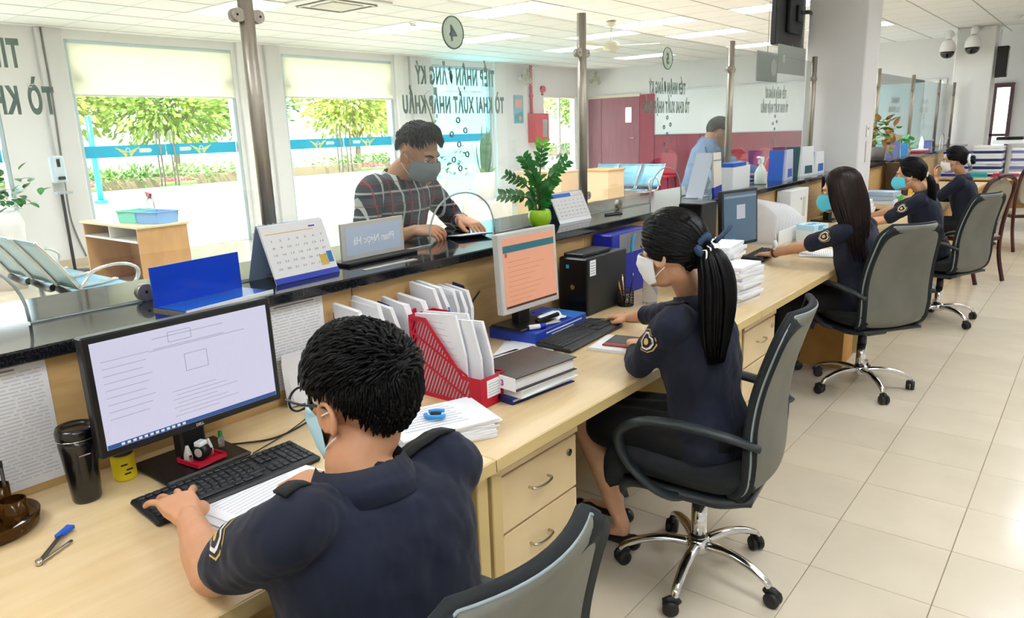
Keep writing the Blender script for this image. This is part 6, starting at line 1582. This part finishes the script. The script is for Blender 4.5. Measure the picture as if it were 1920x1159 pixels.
def person(name, label, loc, face, lean=8, hz=.57, fem=False, sc=1.0, seated=True, twist=0, head=None, hy=0, hp=0, hr=0, lh=None, rh=None, lpole=(0, 0, -1), rpole=(0, 0, -1), lhand=None, rhand=None, sleeve='short', top=None, bottom=None, skin=None, knees=None, ankles=None, trousers=True, vox=.0075, collar=True, shoulders=None, chest_k=1.0, neck_r=None, elbows=None, sleeve_t=.86):
    top = top or m_navy; bottom = bottom or m_navy; skin = skin or (m_skin2 if fem else m_skin)
    root = thing(name, label, 'person', (loc[0], loc[1], 0))
    inv = Matrix.Translation(-Vector((loc[0], loc[1], 0)))
    F = D(face); fw = Vector((math.cos(F), math.sin(F), 0)); lf = Vector((-math.sin(F), math.cos(F), 0)); Z = Vector((0, 0, 1))
    hip = Vector((loc[0], loc[1], hz))
    sp = (Z * math.cos(D(lean)) + fw * math.sin(D(lean))).normalized(); sf = sp.cross(lf) * -1
    sf = lf.cross(sp)
    tl = lf.copy(); tl.rotate(Quaternion(Z, D(twist))); tf = tl.cross(sp)
    T = .50 * sc if not fem else .475 * sc
    neck = hip + sp * T
    shw = (.187 if not fem else .16) * sc
    sh = {1: neck - sp * .055 * sc + tl * shw, -1: neck - sp * .055 * sc - tl * shw}
    if shoulders:
        for k_, dv in shoulders.items(): sh[k_] = sh[k_] + Vector(dv)
    hc = Vector(head) if head else neck + sp * .05 + Z * .10 * sc + fw * .03
    HF = fw.copy(); HF.rotate(Quaternion(Z, D(hy))); HF = (HF * math.cos(D(hp)) + Z * math.sin(D(hp)))
    Hm = Tr(*hc) @ frame(HF, Z) @ Rx(D(hr))
    # ---- arms
    l1, l2 = (.29 * sc, .25 * sc) if not fem else (.27 * sc, .235 * sc)
    arms = {}
    for s, tgt, pole in ((1, lh, lpole), (-1, rh, rpole)):
        wr = Vector(tgt) if tgt is not None else hip + fw * .3 + lf * s * .2 + Z * .1
        el = Vector(elbows[s]) if elbows and s in elbows else ik(sh[s], wr, l1, l2, Vector(pole)); arms[s] = (sh[s], el, wr)
    body = G().use(skin)
    # head and neck
    g = G(); head_geo(g, Hm, fem, sc)
    nr = (neck_r or (.058 if not fem else .047)) * sc
    limb(g, [neck - sp * .03, neck + sp * .02 + fw * .005, Hm @ (Vector((-.02, 0, -.05)) * sc)], [nr * 1.15, nr, nr * .98], 16)
    append_mesh(body, remesh(g, .0042 if vox < .0078 else .0055, 3))
    # arms with hands
    for s in (1, -1):
        a, e, w_ = arms[s]; g = G()
        limb(g, [a, a.lerp(e, .5), e], [.05 * sc * (.86 if fem else 1), .046 * sc * (.84 if fem else 1), .041 * sc * (.84 if fem else 1)], 14)
        m1 = e.lerp(w_, .35)
        limb(g, [e, m1, e.lerp(w_, .75), w_], [.041 * sc * (.84 if fem else 1), .042 * sc * (.82 if fem else 1), .031 * sc * (.85 if fem else 1), .026 * sc * (.88 if fem else 1)], 14)
        hd = (lhand if s == 1 else rhand) or {}
        d = Vector(hd.get('dir', (w_ - e))); up = Vector(hd.get('up', (0, 0, 1)))
        HM = Tr(*w_) @ frame(d, up)
        hand(g, HM, hd.get('side', -1 if s == 1 else 1), hd.get('curl', (25, 35, 20)), hd.get('spread', .06), hd.get('thumb', .3), sc * (.9 if fem else 1.02))
        append_mesh(body, remesh(g, .0034 if vox < .0078 else .0048, 2))
    # hidden trunk
    g = G(); secs = [(hip + sp * (t * sc), w1 * sc, d1 * sc, lf if t < .3 else tl, sf if t < .3 else tf) for t, w1, d1 in (((-.04, .15, .11), (.1, .14, .10), (.3, .15, .10), (.4, .15, .085), (.47, .06, .05)) if not fem else ((-.04, .15, .1), (.12, .12, .085), (.28, .13, .085), (.38, .12, .07), (.445, .05, .045)))]
    loft(g, secs, 20)
    # legs
    legs = {}
    for s in (1, -1):
        h_ = hip + lf * s * .09 * sc - Z * .01
        if seated:
            kn = Vector(knees[s]) if knees else h_ + fw * .43 * sc + lf * s * .03 - Z * .02
            an = Vector(ankles[s]) if ankles else Vector((kn.x, kn.y, .09)) + fw * .03
        else:
            kn = h_ + fw * .04 - Z * (hz - .1) * .48; an = Vector((h_.x, h_.y, .09)) - fw * .02
        legs[s] = (h_, kn, an)
        k = .86 if fem else 1.
        limb(g, [h_, h_.lerp(kn, .5), kn], [.078 * k * sc, .07 * k * sc, .055 * k * sc])
        limb(g, [kn, kn.lerp(an, .3) - fw * .012, kn.lerp(an, .7), an], [.055 * k * sc, .057 * k * sc, .042 * k * sc, .034 * k * sc])
        limb(g, [an - Z * .02, an + fw * .07 - Z * .05, an + fw * .15 - Z * .062], [.036 * k, .034 * k, .024 * k], flat=.8)
    append_mesh(body, remesh(g, .009, 3))
    for i in range(len(body.v)): body.v[i] = inv @ body.v[i]
    body.obj('body', root)
    # eyes and brows
    for s in (-1, 1):
        c = inv @ (Hm @ (Vector((.0715, s * .032, .006)) * sc))
        e = G().use(m_eye).ell(c, (.0115 * sc,) * 3, 14, 10).obj('eye', root)
        G().use(m_iris).ell(inv @ (Hm @ (Vector((.0790, s * .0325, .005)) * sc)), (.0055 * sc,) * 3, 10, 8).obj('iris', e)
        G().use(m_hair).tube([inv @ (Hm @ (Vector(p) * sc)) for p in ((.0925, s * .012, .027), (.0885, s * .032, .033), (.076, s * .05, .027))], [.003, .0035, .0015], 6).obj('eyebrow', root)
        G().use(m_hair).tube([inv @ (Hm @ (Vector(p) * sc)) for p in ((.0815, s * .02, .009), (.0835, s * .032, .0135), (.0755, s * .044, .008))], [.0012, .0018, .0012], 5).obj('eyelash', root)
    # ---- shirt
    g = G()
    T2 = [(-.075, .168, .128), (.0, .178, .138), (.13, .165, .128), (.26, .178, .130), (.37, .19, .128), (.435, .178, .108), (.465, .13, .085), (.485, .085, .07)] if not fem else [(-.06, .168, .132), (.0, .172, .134), (.13, .138, .108), (.26, .155, .122), (.34, .160, .118), (.405, .152, .092), (.43, .11, .075), (.45, .07, .06)]
    secs = [(hip + sp * (t * sc), w1 * sc * chest_k, d1 * sc, lf if t < .3 else tl, sf if t < .3 else tf) for t, w1, d1 in T2]
    loft(g, secs, 28)
    for s in (1, -1):
        a, e, w_ = arms[s]; k = (.88 if fem else .98) * sc
        ins = a.lerp(neck - sp * .05, .35)
        if sleeve == 'short':
            h2 = a.lerp(e, sleeve_t); limb(g, [ins, a, a.lerp(e, .5), h2], [.056 * k, .061 * k, .062 * k, .061 * k], 16)
        elif sleeve == 'elbow':
            limb(g, [ins, a, a.lerp(e, .5), e.lerp(a, .06)], [.062 * k, .068 * k, .062 * k, .055 * k], 16)
            limb(g, [e.lerp(a, .06), e.lerp(w_, .3), e.lerp(w_, .62)], [.055 * k, .052 * k, .046 * k], 16)
        else:
            limb(g, [ins, a, a.lerp(e, .5), e], [.062 * k, .069 * k, .061 * k, .054 * k], 16)
            limb(g, [e, e.lerp(w_, .5), e.lerp(w_, .9)], [.054 * k, .046 * k, .038 * k], 16)
    if collar: limb(g, [neck - sp * .07, neck - sp * .034], [nr + .028, nr + .014], 20, 3)
    me = remesh(g, vox, 14, 'shirt'); folds(me, .008, (15, 15, 8), seed=loc[1]); folds(me, .004, (34, 34, 22), seed=loc[0])
    bvh = BVHTree.FromPolygons([v.co for v in me.vertices], [tuple(p.vertices) for p in me.polygons])
    me.materials.clear(); me.materials.append(top); me.transform(inv); shirt = link('shirt', me, root)
    if collar:
        g = G().use(top); N_ = 22; ring0, ring1, ring2 = [], [], []
        cb_ = neck - sp * .03
        for k in range(N_ + 1):
            a = D(32) + (2 * PI - D(64)) * k / N_; ca, sa = math.cos(a), math.sin(a); r = nr + .019
            dv = tf * ca + tl * sa; up_ = .040 if ca < .6 else .022
            ring0.append(inv @ (cb_ + dv * (r + .004))); ring1.append(inv @ (cb_ + dv * (r + .002) + sp * up_)); ring2.append(inv @ (cb_ + dv * (r + .026) - sp * .014 * (1 - .3 * ca)))
        W_ = N_ + 1
        P_ = ring0 + ring1 + ring2
        g.add(P_, [(i, i + 1, W_ + i + 1, W_ + i) for i in range(N_)] + [(W_ + i, W_ + i + 1, 2 * W_ + i + 1, 2 * W_ + i) for i in range(N_)], True)
        o = g.obj('collar', root); md = o.modifiers.new('solid', 'SOLIDIFY'); md.thickness = .004
    # ---- trousers or skirt
    g = G()
    if trousers:
        loft(g, [(hip - Z * .085 * sc, .15 * sc, .12 * sc, lf, fw), (hip, .172 * sc, .135 * sc, lf, sf), (hip + sp * .09 * sc, .16 * sc, .124 * sc, lf, sf)], 24)
        for s in (1, -1):
            h_, kn, an = legs[s]; k = (.88 if fem else 1.) * sc
            limb(g, [h_, h_.lerp(kn, .5), kn], [.094 * k, .086 * k, .07 * k]); limb(g, [kn, kn.lerp(an, .5), an + Z * .02], [.07 * k, .064 * k, .058 * k])
        nm = 'trousers'
    else:
        mid = (legs[1][1] + legs[-1][1]) / 2; hw = (legs[1][1] - legs[-1][1]).length / 2
        loft(g, [(hip - Z * .085, .15, .11, lf, fw), (hip - Z * .01, .176, .138, lf, sf), (hip + sp * .10, .142, .112, lf, sf)], 24)
        for s in (1, -1):
            h_, kn, an = legs[s]; limb(g, [h_, h_.lerp(kn, .45), h_.lerp(kn, .78)], [.09, .087, .078])
        limb(g, [hip.lerp(mid, .1) , hip.lerp(mid, .45), hip.lerp(mid, .74)], [.1, .085, .074])
        nm = 'skirt'
    me = remesh(g, .009, 4, nm); folds(me, .005, (12, 12, 9)); me.materials.clear(); me.materials.append(bottom); me.transform(inv); link(nm, me, root)
    for s in (1, -1):
        h_, kn, an = legs[s]; g = G()
        limb(g, [an - fw * .045 - Z * .055, an + fw * .03 - Z * .05, an + fw * .12 - Z * .06, an + fw * .185 - Z * .068], [.033, .038, .040, .026], 14, flat=.72 if not fem else .6, up=(0, 0, 1))
        if fem: limb(g, [an - fw * .045 - Z * .05, an - fw * .045 - Z * .075], [.02, .014])
        me = remesh(g, .006, 2, 'shoe'); me.materials.clear(); me.materials.append(m_shoe)
        zmin = min(v.co.z for v in me.vertices); me.transform(Tr(0, 0, .002 - zmin)); me.transform(inv); link('shoe', me, root)
    return dict(root=root, H=inv @ Hm, inv=inv, bvh=bvh, neck=neck, sh=sh, arms=arms, sp=sp, tf=tf, tl=tl, fw=fw, lf=lf, shirt=shirt, sc=sc)
def epaulette(P, s):
    a = P['neck'] - P['sp'] * .02 + P['tl'] * s * .075; b = P['sh'][s] + P['sp'] * .03
    bv = P['bvh']; pts = []
    for k in range(7):
        p = a.lerp(b, k / 6); h = bv.ray_cast(p + Vector((0, 0, .25)), Vector((0, 0, -1)), .5); q = h[0] if h[0] is not None else p; pts.append(P['inv'] @ (q + Vector((0, 0, .004))))
    f_ = P['tf']; w = .024
    g = G().use(m_black)
    L_ = [p + f_ * w for p in pts]; R_ = [p - f_ * w for p in pts]
    g.add(L_ + R_, [(i, i + 1, 7 + i + 1, 7 + i) for i in range(6)], True)
    o = g.obj('epaulette', P['root']); md = o.modifiers.new('s', 'SOLIDIFY'); md.thickness = .004
    G().use(m_gold).ell(pts[0] + Vector((0, 0, .004)), (.006, .006, .003), 10, 6).obj('epaulette_button', o)

# ---- the man at the nearest desk
P = person('person', 'man in navy uniform and glasses typing at the nearest desk', (-.885, .745), 170, lean=11, hz=.52, sc=1.03, twist=0,
           head=(-1.015, .80, 1.132), hy=16, hp=-5, lh=(-1.455, .66, .812), rh=(-1.36, .95, .80), lpole=(.3, -.5, -1), rpole=(.2, .6, -1), elbows={1: (-1.225, .585, .805)},
           shoulders={1: (.065, .0, .03)}, sleeve_t=.66, neck_r=.056,
           lhand=dict(dir=(-1, .2, .10), curl=(10, 16, 16), spread=.26), rhand=dict(dir=(-1, -.1, -.1), curl=(18, 38, 30)), chest_k=1.02, vox=.007)
hair_shell(P['root'], P['H'], m_hair, P['sc'], front=56, side=84, back=140, vol=1.03, strands=short_hair(3600, .036, .010), seed=3, top=.006, rz=.106)
make_mask(P['root'], P['H'], m_maskl, P['sc'])
g = G().use(mat('spectacle_black', '16151a', rough=.3)); H = P['H']; s_ = P['sc']
for s in (-1, 1):
    g.tube(catmull([H @ (Vector(p) * s_) for p in ((.118, s * .065, .012), (.06, s * .083, .014), (-.005, s * .086, .016), (-.02, s * .085, .004))], 3), .0028, 6)
    g.tube([H @ (Vector((.118 - .006 * abs(math.cos(q)) , s * .036 + .029 * math.cos(q), .004 + .021 * math.sin(q))) * s_) for q in [2 * PI * k / 20 for k in range(20)]], .0024, 6, closed=True)
g.tube([H @ (Vector(p) * s_) for p in ((.118, -.009, .01), (.121, 0, .013), (.118, .009, .01))], .0022, 6)
o = g.obj('glasses', P['root'])
a, e, w_ = P['arms'][1]
c = a.lerp(e, .45); nrm = Vector((-.25, -1, .35))
badge(P['root'], None or BVHTree.FromPolygons([P['inv'] @ v.co for v in []] or [(0, 0, 0), (0, 0, 1), (0, 1, 0)], [(0, 1, 2)]), (0, 0, 0), (1, 0, 0), (0, 0, 1)) if False else None
def badge_on(P, s, t, nrm, up, k=1.):
    a, e, w_ = P['arms'][s]; c = a.lerp(e, t)
    before = set(o.name for o in COL.objects)
    badge(P['root'], P['bvh'], c, nrm, up, k)
    for o in COL.objects:
        if o.name not in before: o.data.transform(P['inv'])
badge_on(P, 1, .42, (-.45, -.65, .7), P['arms'][1][0] - P['arms'][1][1], 1.1)
epaulette(P, 1); epaulette(P, -1)

# ---- ponytailed woman in the skirt
P = person('person', 'woman in navy uniform with long ponytail, white mask and skirt', (-.95, 2.23), 181, lean=10, hz=.575, fem=True, sc=1.0,
           head=(-1.065, 2.135, 1.205), hy=-3, hp=-8, lh=(-1.30, 2.34, .80), rh=(-1.54, 2.71, .80), lpole=(.2, -.6, -1), rpole=(.3, .5, -1), elbows={1: (-1.175, 2.115, .80)},
           lhand=dict(dir=(-.5, .8, -.05)), rhand=dict(dir=(-1, .3, -.15), curl=(10, 25, 20)), sleeve='elbow', trousers=False, bottom=m_black,
           knees={1: (-1.405, 2.12, .55), -1: (-1.41, 2.29, .55)}, ankles={1: (-1.30, 2.24, .10), -1: (-1.42, 2.40, .10)}, vox=.007, chest_k=1.05)
tail = [(-.135, .0, -.01), (-.15, 0, -.08), (-.145, 0, -.17), (-.13, 0, -.27), (-.12, 0, -.36)]
hair_shell(P['root'], P['H'], m_hair, P['sc'], front=56, side=108, back=152, vol=1.03, strands=pony_hair((-.115, 0, .0), tail, tailw=.056, nt=260, nst=420), seed=5)
make_mask(P['root'], P['H'], m_maskw, P['sc'])
H = P['H']; sc_ = G().use(mat('scrunchie_navy', '1b3350', rough=.7)); 
sc_.tube([H @ Vector((-.122 + .01 * math.sin(3 * q), .042 * math.cos(q), .0 + .042 * math.sin(q))) for q in [2 * PI * k / 24 for k in range(24)]], [.013 + .004 * math.sin(k * 2.4) for k in range(24)], 8, closed=True)
sc_.tube(catmull([H @ Vector(p) for p in ((-.14, -.03, .02), (-.165, -.07, .05), (-.16, -.1, .06))], 3), .012, 6, flat=.4)
o = sc_.obj('hair_scarf', P['root'])
gw = G().use(m_wthread)
for q in range(4): gw.tube(catmull([H @ Vector(p) for p in ((-.136, -.045 + .03 * q, .035 - .01 * q), (-.15, -.04 + .03 * q, .0), (-.14, -.03 + .028 * q, -.06))], 3), .0035, 5, flat=.5)
gw.obj('scarf_stripe', o)
badge_on(P, 1, .42, (-.15, -1, .3), P['arms'][1][0] - P['arms'][1][1], 1.0)
epaulette(P, 1); epaulette(P, -1)

# ---- woman with long brown hair
P = person('person', 'woman in navy short sleeves with long brown hair and watch', (-1.04, 4.57), 172, lean=8, hz=.57, fem=True, sc=1.0,
           head=(-1.185, 4.51, 1.20), hy=6, hp=-10, lh=(-1.60, 4.62, .79), rh=(-1.58, 4.95, .79), lpole=(.2, -.5, -1), rpole=(.2, .5, -1),
           lhand=dict(dir=(-1, .05, -.12), curl=(15, 30, 20)), rhand=dict(dir=(-1, 0, -.1)), bottom=m_black, chest_k=1.04)
hair_shell(P['root'], P['H'], m_brown, P['sc'], front=60, side=96, back=140, vol=1.03, strands=long_hair(420, .43), seed=8)
make_mask(P['root'], P['H'], m_maskb, P['sc'], cup=True)
badge_on(P, 1, .45, (-.1, -1, .25), P['arms'][1][0] - P['arms'][1][1], .95)
a, e, w_ = P['arms'][1]; dw = (w_ - e).normalized(); c = P['inv'] @ (w_ - dw * .03)
Mw = Tr(*c) @ dw.to_track_quat('Z', 'Y').to_matrix().to_4x4()
g = G().use(mat('watch_strap', '6b3a2a', rough=.6)).xf(Mw).lathe([(.027, -.008), (.029, -.008), (.029, .008), (.027, .008)], n=24, caps=False); o = g.obj('wrist_watch', P['root'])
G().use(mat('watch_face', 'e8d9a8', rough=.2, metal=.5)).ell(c + Vector((0, -.012, .025)), (.014, .014, .006), 14, 8).obj('watch_face', o)

# ---- woman with blue mask
P = person('person', 'woman in navy uniform with ponytail and blue mask, third at the counter', (-1.0, 6.5), 180, lean=13, hz=.585, fem=True, sc=.98,
           head=(-1.19, 6.45, 1.17), hy=4, hp=-8, lh=(-1.53, 6.35, .79), rh=(-1.55, 6.8, .79), lpole=(.2, -.6, -1), rpole=(.2, .5, -1), bottom=m_black, vox=.009)
hair_shell(P['root'], P['H'], m_hair, P['sc'], front=52, side=104, back=148, vol=1.03, strands=pony_hair((-.115, 0, -.01), [(-.135, 0, -.03), (-.15, 0, -.1), (-.14, 0, -.2), (-.13, 0, -.32), (-.12, 0, -.44)], 160, .032, 90), seed=11)
make_mask(P['root'], P['H'], m_maskb, P['sc'], cup=True)
G().use(m_wthread).tube([P['H'] @ Vector((-.122, .022 * math.cos(q), -.012 + .022 * math.sin(q))) for q in [2 * PI * k / 16 for k in range(16)]], .006, 6, closed=True).obj('hair_tie', P['root'])
badge_on(P, 1, .45, (-.1, -1, .25), P['arms'][1][0] - P['arms'][1][1], .9)

# ---- woman with the white scrunchie, hand at her mask
P = person('person', 'farthest woman in navy with white scrunchie, hand raised to white mask', (-1.02, 8.47), 178, lean=10, hz=.57, fem=True, sc=1.0,
           head=(-1.17, 8.41, 1.185), hy=0, hp=-8, lh=(-1.31, 8.40, 1.02), rh=(-1.45, 8.8, .79), lpole=(-.3, -.3, -1), rpole=(.2, .5, -1),
           lhand=dict(dir=(-.25, .1, 1), up=(-1, 0, 0), curl=(30, 40, 30)), bottom=m_black, vox=.009, sleeve='elbow')
def bun(strand, pt, lim, rnd):
    pony_hair((-.118, 0, .0), [(-.13, 0, .0), (-.135, 0, -.01), (-.13, 0, -.02)], 160, .02, 10)(strand, pt, lim, rnd)
hair_shell(P['root'], P['H'], m_hair, P['sc'], front=52, side=102, back=146, vol=1.03, strands=bun, seed=12)
H = P['H']
g = G().use(m_hair)
for k in range(9): g.tube([H @ Vector((-.155 + .012 * math.sin(q * 2 + k), .034 * math.cos(q) * (1 - k * .08), -.012 + .034 * math.sin(q) * (1 - k * .08))) for q in [2 * PI * i / 18 for i in range(18)]], .011, 6, closed=True)
g.obj('hair_bun', P['root'])
G().use(mat('scrunchie_white', 'd9e6e2', rough=.8)).tube([H @ Vector((-.128, .046 * math.cos(q), -.008 + .046 * math.sin(q))) for q in [2 * PI * k / 24 for k in range(24)]], [.014 + .004 * math.sin(k * 2.7) for k in range(24)], 8, closed=True).obj('scrunchie', P['root'])
make_mask(P['root'], P['H'], m_maskw, P['sc'])

# ================================================================== customers
def plaid():
    m = mat('plaid_shirt', '27333c', rough=.8, bump=.15, bscale=420); nt = m.node_tree; b = nt.nodes['Principled BSDF']
    tc = nt.nodes.new('ShaderNodeTexCoord'); sp = nt.nodes.new('ShaderNodeSeparateXYZ'); nt.links.new(tc.outputs['Object'], sp.inputs[0])
    def stripes(sock, freq, ph, width):
        a = nt.nodes.new('ShaderNodeMath'); a.operation = 'MULTIPLY_ADD'; a.inputs[1].default_value = freq; a.inputs[2].default_value = ph; nt.links.new(sock, a.inputs[0])
        f_ = nt.nodes.new('ShaderNodeMath'); f_.operation = 'FRACT'; nt.links.new(a.outputs[0], f_.inputs[0])
        c = nt.nodes.new('ShaderNodeMath'); c.operation = 'LESS_THAN'; c.inputs[1].default_value = width; nt.links.new(f_.outputs[0], c.inputs[0]); return c.outputs[0]
    cur = None
    def layer(cur, fac, col, k):
        mx = nt.nodes.new('ShaderNodeMix'); mx.data_type = 'RGBA'; mu = nt.nodes.new('ShaderNodeMath'); mu.operation = 'MULTIPLY'; mu.inputs[1].default_value = k; nt.links.new(fac, mu.inputs[0]); nt.links.new(mu.outputs[0], mx.inputs[0])
        if cur is None: mx.inputs[6].default_value = lin('222d36')
        else: nt.links.new(cur, mx.inputs[6])
        mx.inputs[7].default_value = lin(col); return mx.outputs[2]
    X, Y, Z = sp.outputs
    cur = layer(cur, stripes(Z, 10, 0, .3), '48555c', .8); cur = layer(cur, stripes(Y, 10, .2, .25), '3c4850', .8)
    cur = layer(cur, stripes(Z, 10, .55, .09), 'c9ccc8', .75); cur = layer(cur, stripes(Y, 9, .55, .11), 'd9dcd8', .9)
    cur = layer(cur, stripes(Y, 9, .05, .07), 'b03a48', .9); cur = layer(cur, stripes(Z, 10, .1, .05), 'a03a46', .6)
    nt.links.new(cur, b.inputs['Base Color']); return m
m_plaid = plaid()
m_denim = mat('denim', '8ea8c9', rough=.8, hex2='6c8ab4', scale=6, bump=.25, bscale=300); m_jean = mat('dark_jeans', '2a3550', rough=.8)
P = person('person', 'standing customer in dark plaid shirt and grey mask at the counter', (-2.80, 2.43), 8, lean=16, hz=.915, sc=1.04, seated=False, twist=0,
           head=(-2.545, 2.475, 1.505), hy=-4, hp=-20, lh=(-2.46, 2.66, 1.19), rh=(-2.45, 2.33, 1.175), lpole=(-.3, .8, -.6), rpole=(-.3, -.8, -.6),
           lhand=dict(dir=(1, -.1, -.25), curl=(20, 30, 25), spread=.1), rhand=dict(dir=(1, .35, 0), up=(0, -.5, 1), curl=(35, 45, 30)), sleeve='elbow', top=m_plaid, bottom=m_jean, vox=.007)
hair_shell(P['root'], P['H'], m_hair, P['sc'], front=58, side=74, back=112, vol=1.02, strands=short_hair(1600, .034, .010), seed=31, top=.02, rz=.112)
make_mask(P['root'], P['H'], m_maskg, P['sc'])
t = thing('passport_folder', 'dark blue document held by the plaid shirt customer', 'document', (-2.285, 2.52, CT + .004), D(-20))
G().use(m_nblue).xf(Ry(D(-6))).box((-.06, -.09, .004), (.06, .09, .008), .001).obj('cover', t); G().use(m_paper).xf(Ry(D(-6))).box((-.058, -.087, .008), (.05, .087, .011)).obj('pages', t)
P = person('person', 'customer in light denim jacket leaning on the counter farther away', (-2.93, 6.31), 20, lean=15, hz=.975, sc=1.04, seated=False,
           head=(-2.75, 6.42, 1.53), hy=10, hp=-22, lh=(-2.42, 6.62, 1.17), rh=(-2.42, 6.25, 1.17), lpole=(-.3, .8, -.8), rpole=(-.3, -.8, -.8), sleeve='long', top=m_denim, bottom=m_jean, vox=.008)
hair_shell(P['root'], P['H'], m_grizz, P['sc'], front=56, side=88, back=146, vol=1.03, strands=short_hair(700, .012, .004), seed=33)
inv = P['inv']; o = P['shirt']
g = G().use(mat('denim_seam', '2b3a58', rough=.8))
bv = P['bvh']
for s in (1, -1):
    pts = []
    a, e, w_ = P['arms'][s]
    for k in range(10):
        q = (a + P['fw'] * .02).lerp(e, k / 9); h = bv.ray_cast(q + Vector((.0, -.3, .0)), Vector((0, 1, 0)), .6)
        if h[0] is not None: pts.append(inv @ (h[0] - Vector((0, .002, 0))))
    if len(pts) > 3: g.tube(pts, .006, 5)
g.obj('jacket_seam', P['root'])

# ---- labels of the ceiling lamps
seen = []
for o in LAMPS:
    if in_frame(o.location, 40): seen.append(o)
    else: tag(o, 'recessed louvred ceiling lamp outside the picture, over the aisle or hall', 'ceiling light', 'ceiling lamps out of view')
def upx(o):
    c = RM.transposed() @ (Vector(o.location) - CAM); return 960 + FPX * c.x / c.z
seen.sort(key=upx)
ORD = ['first', 'second', 'third', 'fourth', 'fifth', 'sixth', 'seventh', 'eighth', 'ninth', 'tenth', 'eleventh', 'twelfth', 'thirteenth', 'fourteenth', 'fifteenth', 'sixteenth', 'seventeenth', 'eighteenth', 'nineteenth', 'twentieth']
for k, o in enumerate(seen): tag(o, '%s recessed louvred ceiling lamp counted from the left edge' % ORD[k], 'ceiling light', 'ceiling lamps in view')
